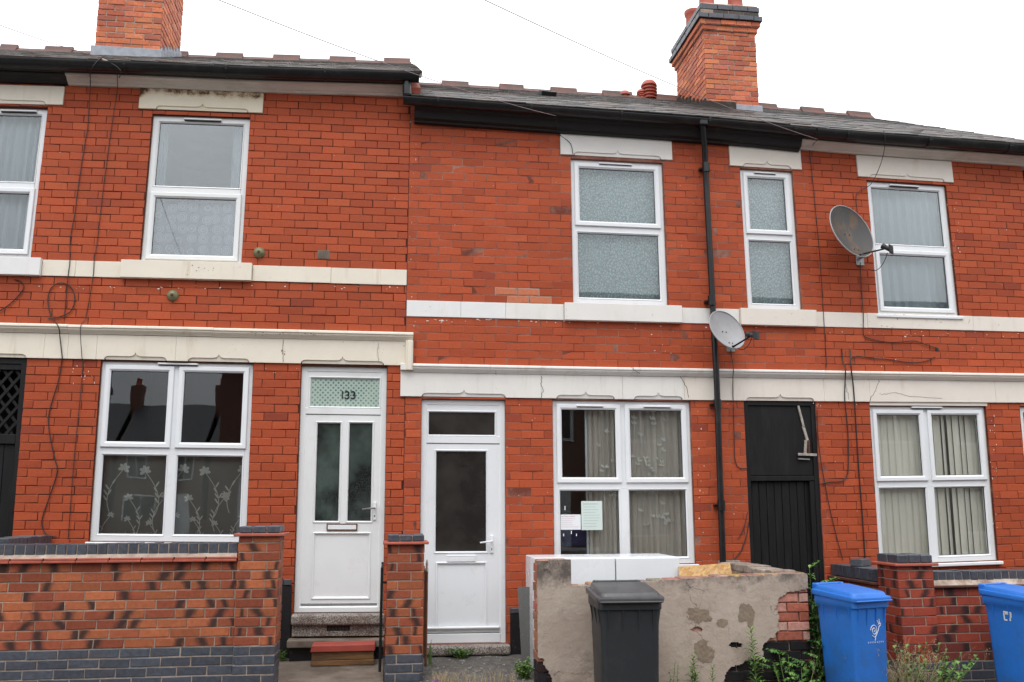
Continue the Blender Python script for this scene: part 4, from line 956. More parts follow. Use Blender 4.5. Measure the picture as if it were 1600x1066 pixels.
for a, b in ((ux(431, 905), ux(443.5, 905)), (ux(444.5, 905), ux(455.5, 905))): G(F).box(a, b, -.045, .02, pz+.001, zt(445, 905)).build('plinth_coping_brick', BLUE, H1, bevel=.004)
G(F).box(o[1]+.035, ux(870, 980), -.03, .02, ZB-.05, zt(800, 958)).build('plinth', TARB, H2, bevel=.004)
for k in range(6): a = o[1]+.036+k*.112; G(F).box(a, a+.107, -.036, .02, zt(800, 958)+.001, zt(800, 950)).build('plinth_coping_brick', BLUE, H2, bevel=.004)
# timber step with red top in front of number 133
a = at(485.5, 1038, -.42); b = at(584, 1036, -.42); zt2 = at(530, 1018, -.42).z; zb2 = YZ(-.42)
rs = thing('wooden_step', 'low timber step with red painted top below the door of number 133', 'step', ((a.x+b.x)/2, -.3, zb2))
for k, (z0, z1) in enumerate(((zb2+.012, zb2+.055), (zb2+.058, zt2-.002))): G().box(a.x+.004*k, b.x-.004*k, -.42+.003*k, -.21, z0, z1).build('timber_board', WOODS, rs, bevel=.004)
G().box(a.x+.01, b.x-.01, -.415, -.22, zb2+.001, zb2+.011).build('base_strip', CONC, rs)
G().prism([(a.x-.006, zt2), (b.x+.008, zt2), (b.x+.006, zt2+.055), (a.x+.004, zt2+.055)], -.44, -.205).build('red_tread', REDT, rs, bevel=.006, seg=2)
# ---------------------------------------------------------------- wall fittings of the houses
def patress(h, u, v, lab):
    c = at(u, v, 0); g = G(); ax = Vector((.0, -1, .0)); g.lathe(c, [(.056, -.01), (.056, .004), (.05, .018), (.036, .034), (.018, .043), (.004, .046)], 22, ax)
    p = g.build('tie_plate', BRASS, h, smooth=True); G().lathe(c+Vector((0, -.044, 0)), [(.014, -.004), (.014, .006), (.009, .012)], 10, ax).build('tie_bolt', RUST, p, smooth=True)
patress(H1, 270, 462, ''); patress(H1, 405, 395, '')
q = rpx(496, 390.5, 515.5, 405.5); G(F).box(q[0], q[1], -.004, .03, q[2], q[3]).build('blocked_vent_patch', CONC, H1, bevel=.006)
# ---------------------------------------------------------------- eaves: soffit boards, gutters, roofs
def poly_w(pts, Y): return [at(u, v, Y) for u, v in pts]
def ext(pts, x0=None, x1=None):
    pts = list(pts)
    if x0 is not None: a, b = pts[0], pts[1]; t = (x0-a.x)/(b.x-a.x); pts.insert(0, a+(b-a)*t)
    if x1 is not None: a, b = pts[-2], pts[-1]; t = (x1-b.x)/(b.x-a.x); pts.append(b+(b-a)*t)
    return pts
def interp(pts, x):
    for a, b in zip(pts, pts[1:]):
        if x <= b.x or b is pts[-1]: t = (x-a.x)/(b.x-a.x); return a+(b-a)*t
def span(pts, x0, x1, n):
    return [interp(pts, x0+(x1-x0)*i/n) for i in range(n+1)]
GY = -.215
gutL = ext(poly_w([(0, 95), (230, 104), (400, 111.5), (655, 119)], GY), XL_END); gutR = ext(poly_w([(630, 155), (780, 166), (1080, 187.5), (1180, 196), (1292, 208), (1600, 231)], GY), None, XR_END+.3)
def gutter(h, pts, x0, x1, r=.068):
    n = max(3, int((x1-x0)/.45)); c = span(pts, x0, x1, n); g = G(); vs = []; prof = []
    for i in range(11): a = math.pi*i/10; prof.append((-r*math.cos(a), -r*math.sin(a)))
    prof = [(-r-.005, .008), (-r-.005, -.004)]+prof[1:-1]+[(r, .0), (r, .008), (r-.004, .008)]+[((r-.004)*math.cos(math.pi*i/8)*1, -(r-.004)*math.sin(math.pi*i/8)) for i in range(9)]+[(-r+.002, .008)]
    m = len(prof)
    for p in c: vs += [(p.x, p.y+a, p.z+b) for a, b in prof]
    fs = [(i*m+j, i*m+(j+1) % m, (i+1)*m+(j+1) % m, (i+1)*m+j) for i in range(n) for j in range(m)]+[tuple(range(m-1, -1, -1)), tuple(range(n*m, n*m+m))]
    o = g.add(vs, fs).build('gutter', BLK, h, smooth=True)
    x = x0+.35
    while x < x1-.1:
        p = interp(pts, x); b = G(); pr = [(-(r+.008)*math.cos(math.pi*i/10), -(r+.008)*math.sin(math.pi*i/10)) for i in range(11)]; pr = [(-r-.014, .014), (-r-.014, .0)]+pr+[(r+.01, .014)]
        wv = .022 if int(x*10) % 3 else .045; vs = []; m2 = len(pr)
        for xx in (x-wv/2, x+wv/2): vs += [(xx, p.y+a_, p.z+b_) for a_, b_ in pr]
        b.add(vs, [(i, i+1, i+1+m2, i+m2) for i in range(m2-1)]).build('gutter_bracket', BLK, o, smooth=False); x += .95
    return o
xg = gutL[-1].x
gutter(HA, gutL, XL_END, F(XB1, 0, 4).x); gutter(H1, gutL, F(XB1, 0, 4).x+.004, xg)
gutter(H2, gutR, gutR[0].x, F(XB2, 0, 4).x, .056); gutter(H3, gutR, F(XB2, 0, 4).x+.004, XR_END+.2)
def soffit(h, x0, x1, pts_top, drop, mat, name='eaves_board', ytop=-.175, kind='white', back=.005):
    """moulded eaves board running from behind the gutter down to the wall face"""
    n = max(2, int((x1-x0)/.5)); g = G(); vs = []; prof = [(-.135, .07), (-.135, -.070), (-.128, -.078), (-.10, -.080), (-.06, -drop*.84), (-.045, -drop*.88), (-.03, -drop), (back, -drop), (.1, -drop), (.1, .07)]
    m = len(prof)
    for p in span(pts_top, x0, x1, n): vs += [(p.x, y, p.z+z) for y, z in prof]
    fs = [(i*m+j, i*m+(j+1) % m, (i+1)*m+(j+1) % m, (i+1)*m+j) for i in range(n) for j in range(m)]+[tuple(range(m-1, -1, -1)), tuple(range(n*m, n*m+m))]
    o = g.add(vs, fs).build(name, mat, h, bevel=.003)
    vs = []; prof = [(-.19, .07), (-.19, -.052), (-.183, -.060), (-.137, -.060), (-.137, .07)]; m = len(prof)
    for p in span(pts_top, x0, x1, n): vs += [(p.x, y, p.z+z) for y, z in prof]
    G().add(vs, [(i*m+j, i*m+(j+1) % m, (i+1)*m+(j+1) % m, (i+1)*m+j) for i in range(n) for j in range(m)]+[tuple(range(m-1, -1, -1)), tuple(range(n*m, n*m+m))]).build('fascia_shade_board', FASC, h, bevel=.002)  # black fascia board that also paints in the shadow below the gutter
    return o
xA = at(102, 130, -.1).x
soffit(HA, XL_END, xA-.002, gutL, .125, FASC); soffit(H1, xA, F(XJ, 0, 4.3).x-.004, gutL, .130, FASW)
# black boxed cornice of the middle house
def boxcor(h, x0, x1, pts, mat, d1=.085, d2=.31):
    n = max(2, int((x1-x0)/.5)); prof = [(-.17, .06), (-.17, -d1*.5), (-.15, -d1), (-.125, -d1-.01), (-.118, -d1-.03), (-.10, -d2+.03), (-.06, -d2+.02), (-.055, -d2), (.1, -d2), (.1, .06)]; m = len(prof); vs = []
    for p in span(pts, x0, x1, n): vs += [(p.x, y, p.z+z) for y, z in prof]
    fs = [(i*m+j, i*m+(j+1) % m, (i+1)*m+(j+1) % m, (i+1)*m+j) for i in range(n) for j in range(m)]+[tuple(range(m-1, -1, -1)), tuple(range(n*m, n*m+m))]
    return G().add(vs, fs).build('eaves_board', mat, h, bevel=.003)
xc = at(1252, 220, -.1).x
boxcor(H2, F(XJ, 0, 4).x+.04, xc-.002, gutR, FASC, .06, .165)
soffit(H3, xc, XR_END+.1, gutR, .130, FASW)
# roofs
RY = 3.8
rdgL = ext(poly_w([(0, 79), (200, 87), (400, 94), (640, 101)], RY), XL_END-.5)
rdgR = poly_w([(640, 132.5), (780, 140), (1000, 154), (1190, 170), (1362, 185)], RY)
def roof(h, x0, x1, eave, rdg, hip=None):
    EY = -.235; items = []; n = 23
    def at_slope(x, t):  # t 0 eave .. 1 ridge
        e = interp(eave, x); r = interp(rdg, min(x, rdg[-1].x)); ez = e.z+.035
        return Vector((x, EY+(RY-EY)*t, ez+(r.z-ez)*t))
    g = G(); k = max(2, int((x1-x0)/.5)); vs = []; fs = []
    for i in range(k+1):
        x = x0+(x1-x0)*i/k; tm = 1 if hip is None or x <= hip else max(0., 1-(x-hip)/(x1-hip))
        a = at_slope(x, .0); b = at_slope(x, tm); vs += [(a.x, a.y+.03, a.z-.015), (b.x, b.y, b.z-.015), (b.x, b.y, b.z-.10), (a.x, a.y+.03, a.z-.05)]
    fs = [(4*i+j, 4*i+(j+1) % 4, 4*i+4+(j+1) % 4, 4*i+4+j) for i in range(k) for j in range(4)]
    ro = g.add(vs, fs).build('roof', TAR, h)
    for r_ in range(n):
        t0, t1 = r_/n-.004, (r_+1.55)/n; x = x0-.26 if r_ % 2 else x0-.13
        while x < x1:
            a, b = max(x, x0), min(x+.256, x1); x += .26
            if b-a < .05: continue
            m = (a+b)/2
            if hip is not None and m > hip and t0 > 1-(m-hip)/(x1-hip): continue
            P = at_slope(m, t0); Q = at_slope(m, min(t1, 1.0)); up = Q-P; l = up.length; e = at_slope(b, t0)-at_slope(a, t0); nrm = e.cross(up).normalized()
            lift = .014+random.uniform(0, .012); skew = random.uniform(-.012, .012); c_ = (P+Q)/2+nrm*(lift*.6)
            upv = up+nrm*(-.008)+e.normalized()*skew; th = nrm*(-.013)
            M = Matrix(((e.x, th.x, upv.x, c_.x), (e.y, th.y, upv.y, c_.y), (e.z, th.z, upv.z, c_.z), (0, 0, 0, 1))); items.append((M, 'slate', c_sl(m, r_)))
    pieces(ro, 'slate', items, US, 150, 'slate_courses')
    # back slope and ends
    e0, e1 = at_slope(x0, 1), at_slope(min(x1, hip or x1), 1); b0, b1 = Vector((x0, RY*2+.3, at_slope(x0, 0).z)), Vector((x1, RY*2+.3, at_slope(x1, 0).z))
    vs = [tuple(e0), tuple(e1), tuple(b1), tuple(b0)]+[(p.x, p.y, p.z-.05) for p in (e0, e1, b1, b0)]
    G().add(vs, [(0, 1, 2, 3), (7, 6, 5, 4), (0, 4, 5, 1), (1, 5, 6, 2), (2, 6, 7, 3), (3, 7, 4, 0)]).build('rear_slope', TAR, ro)
    return ro
xb1w = F(XB1, 0, 4.2).x; xjw = F(XJ, 0, 4.2).x+.10; xb2w = F(XB2, 0, 4).x
rA = roof(HA, XL_END, xb1w, gutL, rdgL); r1 = roof(H1, xb1w+.004, xjw, gutL, rdgL); r2 = roof(H2, F(XJ, 0, 4).x-.0, xb2w, gutR, rdgR); hipx = rdgR[-1].x; r3 = roof(H3, xb2w+.004, XR_END+.35, gutR, rdgR, hipx)
# rear walls so the row is a solid building from the side
for h, a, b, t in ((HA, XL_END, xb1w, 5.6), (H1, xb1w, xjw-.1, 5.6), (H2, xjw-.1, xb2w, 5.2), (H3, xb2w, XR_END, 5.2)): G().box(a, b, RY*2-.1, RY*2, .2, t).build('rear_wall', TERRAR, h)
G().box(XL_END-.12, XL_END-.01, 0, RY*2, .2, 5.6).build('end_wall', TERRAR, HA)
# party gable end of the higher roof
e_ = interp(gutL, xjw-.1); r_ = interp(rdgL, xjw-.1); vs = [(xjw-.10, -.0, e_.z-.3), (xjw-.10, -.0, e_.z-.02), (xjw-.1, RY, r_.z-.1), (xjw-.1, RY*2, e_.z-.3)]
G().add(vs+[(x+.1, y, z) for x, y, z in vs], [(0, 1, 2, 3), (7, 6, 5, 4), (0, 4, 5, 1), (1, 5, 6, 2), (2, 6, 7, 3), (3, 7, 4, 0)]).build('party_gable', TERRAR, H1)
vs = [(xjw-.02, -.21, e_.z+.0), (xjw-.02, -.21, e_.z+.05), (xjw-.02, RY, r_.z+.02), (xjw-.02, RY, r_.z-.06)]
G().add(vs+[(x+.03, y, z) for x, y, z in vs], [(0, 1, 2, 3), (7, 6, 5, 4), (0, 4, 5, 1), (1, 5, 6, 2), (2, 6, 7, 3), (3, 7, 4, 0)]).build('verge_board', FASW, H1)
# ridge tiles: low saddles with raised capped ones between
def ridge_tile(ro, p, q, raised):
    e = q-p; ln = e.length; e = e.normalized(); hh = .075 if raised else .022; s_ = .13; g = G(); prof = [(-s_, -.085), (-s_*.45, -.01+hh*.35), (-.035, hh*.8), (-.02, hh+.018), (.02, hh+.018), (.035, hh*.8), (s_*.45, -.01+hh*.35), (s_, -.085), (s_-.02, -.10), (0, hh-.05), (-s_+.02, -.10)]
    vs = []; m = len(prof)
    for c_ in (p, q): vs += [(c_.x, c_.y+a_, c_.z+b_) for a_, b_ in prof]
    fs = [(j, (j+1) % m, (j+1) % m+m, j+m) for j in range(m)]+[tuple(range(m-1, -1, -1)), tuple(range(m, 2*m))]
    g.add(vs, fs).build('ridge_tile', TERRA, ro, bevel=.004)
def ridge_run(owner, rdg, spans_px, x0, x1, vmid):
    sp = [(interp(rdg, at(a, vmid, RY).x), interp(rdg, at(b, vmid, RY).x)) for a, b in spans_px]
    x = x0
    for a, b in sp:
        n = max(1, round((a.x-x)/.42)) if a.x-x > .08 else 0
        for i in range(n):
            p, q = interp(rdg, x+(a.x-x)*i/n+.003), interp(rdg, x+(a.x-x)*(i+1)/n-.003); ridge_tile(owner(p.x), p, q, False)
        ridge_tile(owner(a.x), a, b, True); x = b.x
    n = max(1, round((x1-x)/.42))
    for i in range(n):
        p, q = interp(rdg, x+(x1-x)*i/n+.003), interp(rdg, x+(x1-x)*(i+1)/n-.003); ridge_tile(owner(p.x), p, q, False)
lo = at(0, 80, RY).x
ridge_run(lambda x: rA if x < xb1w else r1, rdgL, [(-245, -205), (-158, -116), (-70, -45), (0, 27), (70, 114), (253, 294), (338, 380), (427, 469), (515, 556), (600, 641)], XL_END, at(643, 99, RY).x, 90)
ridge_run(lambda x: r2 if x < xb2w else r3, rdgR, [(690, 732), (780, 818), (860, 901), (941, 987), (1023, 1059), (1175, 1212), (1249, 1285), (1321, 1357)], at(646, 132, RY).x, at(1363, 185, RY).x, 150)
# terracotta ridge ventilators
def rvent(u, s_, dz=0):
    p = interp(rdgR, at(u, 150, RY).x)+Vector((0, .02, dz)); g = G(); pr = [(.09*s_, -.1), (.09*s_, .05)]
    for k in range(4): z = .05+k*.055; pr += [(.125*s_, z), (.125*s_, z+.012), (.095*s_, z+.03), (.095*s_, z+.05)]
    pr += [(.125*s_, .27), (.12*s_, .30), (.09*s_, .345), (.04*s_, .37), (.004, .375)]
    g.lathe(p, [(r*1.0, z*s_) for r, z in pr], 22).build('ridge_ventilator', TERRAR, r2, smooth=True)
rvent(1015, 1.0, -.05); rvent(976, .85, -.20); rvent(1003, .6, -.06)
tl = at(856, 146, 2.2); G().obox(tl, (.10, 0, -.006), (0, .10, .055), (0, -.015, .028)).build('slate_vent', BLKP, r2, bevel=.006)
# link pipe between the two gutters, downpipe
pa, pb = at(635, 122, -.2), at(636, 150, -.2)
G().tube([pa, (pa+pb)/2, pb], [.036, .036, .036], 12).build('gutter_link_pipe', BLK, H1, smooth=True)
G().tube([pa.lerp(pb, .45), pa.lerp(pb, .95)], .044, 12).build('pipe_socket', BLK, H1, smooth=True)
dp = [at(1097, 190, -.21), at(1098.5, 205, -.2), at(1101, 232, -.085), at(1104, 298, -.075), at(1113.6, 477, -.075), at(1120, 600, -.095), at(1125, 750, -.075), at(1129.5, 876, -.075), at(1131.5, 960, -.075)]
dpo = G().tube(dp, .031, 14).build('downpipe', BLK, H2, smooth=True)
for u, v in ((1103, 262), (1112, 470), (1121, 632), (1127, 790)):
    c_ = at(u, v, -.085); G().tube([c_+Vector((0, 0, .05)), c_-Vector((0, 0, .05))], .038, 14).build('pipe_collar', BLK, dpo, smooth=True)
    G().box(c_.x-.055, c_.x+.055, c_.y+.035, c_.y+.082, c_.z-.012, c_.z+.012).build('pipe_clip', BLK, dpo)
G().box(dp[0].x-.045, dp[0].x+.045, GY-.06, GY+.06, dp[0].z-.06, dp[0].z-.0).build('gutter_outlet', BLK, dpo, bevel=.01)
# ---------------------------------------------------------------- chimneys
def chimney(h, x0, x1, y0, y1, z0, z1, colf, seed, corbel=False):
    wll = G().box(x0+.008, x1-.008, y0+.008, y1-.008, z0, z1).build('chimney', MORT_O, h); random.seed(seed)
    cc, LL = .076, .225; its = []
    def face(Mf, w_, zz0, zz1, ph): return bricks(Mf, 0, w_, zz0, zz1, [], colf, c=cc, L=LL, joint=.013, depth=.05, kind='old', zbase=zz0, jit=.004, phase=ph)
    its += face(lambda s, d, t: Vector((x0+s, y0+d, t)), x1-x0, z0, z1, 0)
    its += face(lambda s, d, t: Vector((x0+d, y1-s, t)), y1-y0, z0, z1, .11)
    its += face(lambda s, d, t: Vector((x1-d, y0+s, t)), y1-y0, z0, z1, .11)
    its += face(lambda s, d, t: Vector((x1-s, y1-d, t)), x1-x0, z0, z1, 0)
    if corbel:
        zc = z1
        for k, (pr, kd, f_) in enumerate(((.025, 'old', colf), (.055, 'old', colf), (.085, 'blue', c_blue), (.05, 'old', lambda x, z: random.choice([(.07, .06, .055), (.10, .08, .07), (.30, .22, .17), (.05, .045, .05)])), (.055, 'blue', c_blue))):
            a, b, c_, d_ = x0-pr, x1+pr, y0-pr, y1+pr; 
            G().box(a+.01, b-.01, c_+.01, d_-.01, zc, zc+cc).build('corbel_core', TAR if kd == 'blue' else MORT_O, wll)
            for Mf, w_ in ((lambda s, d, t: Vector((a+s, c_+d, t)), b-a), (lambda s, d, t: Vector((a+d, d_-s, t)), d_-c_), (lambda s, d, t: Vector((b-d, c_+s, t)), d_-c_)):
                its += [(m_, kd, q) for m_, _, q in bricks(Mf, 0, w_, zc, zc+cc, [], f_, c=cc, L=LL, joint=.010, depth=.06, zbase=zc, jit=.004, phase=.07*k)]
            zc += cc
    pieces(wll, 'brick', its, UB, 300); return wll
# left stack
YC1 = 2.3; a, b = at(147, 78, YC1), at(250, 80, YC1); dch = .62
# find depth from the visible right face
ch1 = chimney(H1 if a.x > xb1w-.4 else HA, a.x, b.x, YC1, YC1+1.0, a.z-.35, at(200, -95, YC1).z, c_chim, 3)
k = G(); k.box(a.x-.035, b.x+.03, YC1-.03, YC1+.0, a.z-.13, a.z+.05).build('lead_apron', LEAD, ch1, bevel=.006)
zz = a.z; 
for i in range(7):
    y = YC1+.02+i*.14; G().box(b.x, b.x+.018, y, y+.15, a.z-.1+i*.07, a.z+.10+i*.075+random.uniform(-.01, .02)).build('step_flashing', LEAD, ch1)
# right stack
YC2 = 2.5; DC2 = 1.22; a, b = at(1104, 163, YC2), at(1187, 172, YC2); zt1 = at(1097, 47, YC2).z
ch2 = chimney(H2, a.x, b.x, YC2, YC2+DC2, a.z-.45, zt1, c_chim, 5, True)
k = G(); k.box(a.x-.03, a.x+.42, YC2-.035, YC2+.0, a.z-.15, a.z+.045).build('bitumen_apron', TAR, ch2, bevel=.008)
k = G(); k.box(a.x+.42, b.x+.03, YC2-.04, YC2+.0, a.z-.17, a.z+.01).build('lead_apron', LEAD, ch2, bevel=.006)
for i in range(8):
    y = YC2+i*.15; G().box(a.x-.022, a.x, y, y+.155, a.z-.25+i*.075, a.z+.08+i*.078+random.uniform(-.02, .02)).build('step_flashing', TAR, ch2)
zc = zt1+.076*5
G().box(a.x-.04, b.x+.04, YC2-.04, YC2+DC2+.04, zc, zc+.03).build('flaunching', MORT_O, ch2, bevel=.01)
for i, (fx, yy) in enumerate(((.14, .26), (.5, .26), (.02, .85), (.4, .85))):
    xx = a.x+(b.x-a.x)*(.22+.56*(i % 2)); g = G(); g.lathe((xx, YC2+yy, zc+.02), [(.14, 0), (.145, .03), (.13, .05), (.115, .10), (.105, .3), (.12, .32), (.13, .36), (.13, .39), (.10, .395), (.09, .3)], 22).build('chimney_pot', TERRAR, ch2, smooth=True)
# ================================================================== FRONT GARDEN WALLS
random.seed(21)
def M_front(Y): return lambda s, d, t: Vector((s, Y+d, t))
def M_left(X, Y0): return lambda s, d, t: Vector((X+d, Y0-s, t))      # face looking to -x, s runs towards the street
def M_right(X, Y0): return lambda s, d, t: Vector((X-d, Y0+s, t))     # face looking to +x
GC, GL = .0752, .2245
def coping(par, x0, x1, Y, depth, z0, h=.098, w_=.0705, axis='x', mat=BLUE):
    n = int((x1-x0)/.0755); st = (x1-x0)/n
    for i in range(n):
        a = x0+i*st+.0045; jz = random.uniform(-.003, .003); jy = random.uniform(-.004, .004)
        if axis == 'x': ob = bpy.data.objects.new('coping_brick', COPM[i % 3]); ob.matrix_basis = Matrix.Translation(-WL[par.name]) @ Matrix.Translation(((a+st/2-.0045), Y+jy+depth/2, z0+h/2+jz)) @ Matrix.Diagonal((st-.009, depth, h, 1))
        else: ob = bpy.data.objects.new('coping_brick', COPM[i % 3]); ob.matrix_basis = Matrix.Translation(-WL[par.name]) @ Matrix.Translation((Y+depth/2, (a+st/2-.0045), z0+h/2+jz)) @ Matrix.Diagonal((depth, st-.009, h, 1))
        ob.color = (*c_blue(0, 0), 1); COL.objects.link(ob); ob.parent = par
COPM = []
for k in range(3):
    g = G().box(-.5, .5, -.5, .5, -.5, .5); o = g.build('coping_brick', BLUE, None, bevel=.035, base=(0, 0, 0)); COPM.append(o.data); bpy.data.objects.remove(o)
def mort_box(par, x0, x1, y0, y1, z0, z1, mat=MORT_G, name='mortar_core'): return G().box(x0, x1, y0, y1, z0, z1).build(name, mat, par)
PZ = -.01
# ---- left wall, brindled brick on a blue plinth
YL = -1.2; xl0 = -6.5; xl1 = at(366, 950, YL).x; px0, px1 = at(367, 950, YL-.03).x, at(433, 950, YL-.03).x
zc = at(180, 879, YL).z; zblue = at(200, 1013, YL).z; cop0 = at(180, 869, YL).z
gw = thing('garden_wall', 'low brindled orange brick garden wall with blue brick plinth and coping before number 133', 'garden wall', (-3.6, YL+.1, PZ))
mort_box(gw, xl0, xl1+.02, YL+.006, YL+.21, PZ, zc)
nb = round((zc-zblue)/GC); gc = (zc-zblue)/nb
its = bricks(M_front(YL), xl0, px0, zblue, zc, [], c_brin, c=gc, L=GL, joint=.009, kind='brindle', zbase=zblue, phase=.03)
its += bricks(M_front(YL), xl0, px0, PZ, zblue, [], c_blue, c=gc, L=GL, joint=.009, kind='blue', zbase=zblue-20*gc, phase=.09)
pieces(gw, 'brick', its, UB, 290)
coping(gw, xl0, px0-.004, YL-.005, .215, cop0+.012, at(180, 849.5, YL).z-cop0-.014)
mort_box(gw, xl0, px0-.006, YL+.004, YL+.20, cop0, at(180, 849.5, YL).z-.008, MORT_G, 'coping_mortar')
nT = 22
for i in range(nT):
    a = xl0+(px0-.004-xl0)*i/nT; b = xl0+(px0-.004-xl0)*(i+1)/nT
    G().box(a+.002, b-.002, YL-.042, YL+.25, zc+.001, zc+.019).build('creasing_tile', TERRAR, gw, bevel=.003)
    G().box(a+.012, b+.003, YL-.040, YL+.25, zc+.021, zc+.038).build('creasing_tile', TERRAR, gw, bevel=.003)
G().add([(xl0, YL-.036, zc+.038), (px0-.006, YL-.036, zc+.038), (px0-.006, YL-.004, cop0+.016), (xl0, YL-.004, cop0+.016), (xl0, YL+.2, zc+.038), (px0-.006, YL+.2, zc+.038), (px0-.006, YL+.2, cop0+.016), (xl0, YL+.2, cop0+.016)],
        [(0, 1, 2, 3), (4, 7, 6, 5), (0, 4, 5, 1), (3, 2, 6, 7), (0, 3, 7, 4), (1, 5, 6, 2)]).build('mortar_fillet', MORT_G, gw)
# its gate pier
zp = at(400, 838, YL).z
def pier(par, x0, x1, y0, y1, zt_, zbl, colf, kind, c_, blue=True, name=None):
    mort_box(par, x0+.006, x1-.006, y0+.006, y1-.006, PZ, zt_, MORT_G, 'mortar_core'); its = []
    for Mf, w_, ph in ((lambda s_, d, t: Vector((x0+s_, y0+d, t)), x1-x0, 0), (M_left(x0, y1), y1-y0, .1), (M_right(x1, y0), y1-y0, .1)):
        sw = abs(w_)
        its += bricks(Mf, 0, sw, zbl, zt_, [], colf, c=c_, L=sw/1.5 if .28 < sw < .4 else GL, joint=.009, kind=kind, zbase=zbl, phase=ph if sw > .4 else 0, depth=.08)
        its += bricks(Mf, 0, sw, PZ, zbl, [], c_blue, c=c_, L=sw/1.5 if .28 < sw < .4 else GL, joint=.009, kind='blue', zbase=zbl-20*c_, phase=ph if sw > .4 else 0, depth=.08)
    pieces(par, 'brick', its, UB, 200)
def pier_cap(par, x0, x1, y0, y1, z, h=.066, n=3, tile=.022):
    G().box(x0-.035, x1+.035, y0-.035, y1+.035, z+.001, z+.001+tile).build('creasing_tile', TERRAR, par, bevel=.004)
    G().box(x0+.010, x1-.010, y0+.010, y1-.010, z+tile-.002, z+tile+h-.010).build('cap_mortar', MORT_G, par, bevel=.003)
    w_ = (x1-x0)/n
    for j in range(2):
        for i in range(n):
            jz = random.uniform(-.003, .004)
            yy0 = y0+(y1-y0)/2*j; o = G().box(x0+i*w_+.004, x0+(i+1)*w_-.004, yy0-(.006 if j == 0 else -.004), yy0+(y1-y0)/2-.004, z+tile+.004, z+tile+h+jz).build('cap_brick', BLUE, par, bevel=.006)
            o.color = (*c_blue(0, 0), 1)
pier(gw, px0, px1, YL-.03, YL+.30, zp, zblue, c_brin, 'brindle', gc)
pier_cap(gw, px0, px1, YL-.03, YL+.30, zp, at(400, 822, YL-.03).z-zp-.024)
# ---- pier between the two paths
YP = -1.0; a, b = at(603, 950, YP), at(662, 950, YP); zp = at(632, 851, YP).z; zbl = at(632, 1022.5, YP).z; n_ = round((zp-zbl)/.0752)
gp = thing('gate_pier', 'slim brindled brick gate pier with blue brick cap between two front doors', 'gate pier', ((a.x+b.x)/2, YP+.15, .24))
PZs, PZ = PZ, .20
pier(gp, a.x, b.x, YP, YP+.33, zp, zbl, c_brin, 'brindle', (zp-zbl)/n_); PZ = PZs
pier_cap(gp, a.x-.0, b.x+.0, YP, YP+.33, zp, at(632, 836, YP).z-zp-.022)
# ---- dividing wall behind the left wall, beside the trellis gate
xq = at(57, 848, -.35).x; zt_ = at(30, 838, -.1).z
dw = thing('dividing_wall', 'short dividing wall with dark coping running to the house beside trellis gate', 'garden wall', (xq-.12, -.5, .25))
mort_box(dw, xq-.215, xq-.005, -.96, -.0, .2, zt_-.08); its = bricks(M_right(xq, -.98), 0, .96, .22, zt_-.085, [], c_dark, c=GC, L=GL, joint=.009, kind='old', depth=.08); pieces(dw, 'brick', its, UB, 100)
coping(dw, -.96, -.02, xq-.22, .225, zt_-.08, .085, axis='y')
# ---- rendered wall before the middle house
YB = -1.5; TH = .215
x0, x1 = at(840, 950, YB).x, at(1265, 950, YB).x; xpt = at(892, 890, YB).x
def topz(x):
    pts = [(x0, at(840, 875, YB).z), (xpt-.004, at(889, 874, YB).z), (xpt+.004, at(893, 915, YB).z), (at(1004, 908, YB).x, at(1004, 908.5, YB).z), (at(1120, 901, YB).x, at(1120, 901, YB).z), (x1, at(1262, 895, YB).z)]
    for (a, b), (c, d) in zip(pts, pts[1:]):
        if x <= c: return b+(d-b)*(x-a)/(c-a)
    return pts[-1][1]
rw = thing('rendered_wall', 'low garden wall in cracked tan render with bare brick and black paint showing', 'garden wall', ((x0+x1)/2, YB+.1, PZ))
g = G(); n = 60
for i in range(n):
    a = x0+.02+(x1-x0-.04)*i/n; b = x0+.02+(x1-x0-.04)*(i+1)/n; g.box(a, b, YB+.03, YB+TH-.012, PZ, topz((a+b)/2)-.012+random.uniform(-.004, .004))
g.build('mortar_core', MORT_O, rw)
zb_k = at(1230, 1002, YB).z
def c_spall(x, z): t = random.uniform(.8, 1.2); return tuple(v*t for v in random.choice([(.46, .20, .15), (.50, .24, .19), (.36, .11, .07), (.44, .26, .21)]))
xs_ = at(1180, 950, YB).x
def kf(x, z): return 'old'
def cfw(x, z): return (.014, .013, .014) if z < zb_k-.02 else c_spall(x, z)
def cend(x, z): return tuple(v*random.uniform(.7, 1.1) for v in ((.40, .15, .08) if z > .42 else (.02, .018, .018)))
def nzv(x, z, s=1.): return mnoise.noise(Vector((x*s, z*s, 7.7)))
def exposed(x, z):
    w_ = nzv(x, z, 9)*.035+nzv(x, z, 30)*.015
    u, v, _ = px((x, YB, z))
    if u > 1213+w_*300 and 918+w_*200+(1262-u)*.35 < v < 998: return 'brick'
    if u > 1190+w_*260 and v > 998+w_*100 and u-1190 > (1012-v)*1.0+w_*200: return 'brick'
    if u > 1133+w_*260 and v > 1040-(u-1150)*.55+w_*160 and v > 1030: return 'brick'
    if u < 858+w_*260-(1050-v)*.35 and v > 1030+w_*150: return 'brick'
    if (abs(u-1149)/11)**2+(abs(v-1008)/5)**2 < 1+w_*12: return 'hole'
    if (abs(u-1088)/9)**2+(abs(v-984)/4)**2 < 1+w_*20: return 'brick'
    return None
its = bricks(M_front(YB+.012), x0, x1, PZ, 1.3, [], cfw, c=GC, L=GL, joint=.010, kind='old', zbase=zb_k-20*GC, jit=.005)
its = [q for q in its if (q[0].translation.z < topz(q[0].translation.x)-.03)]
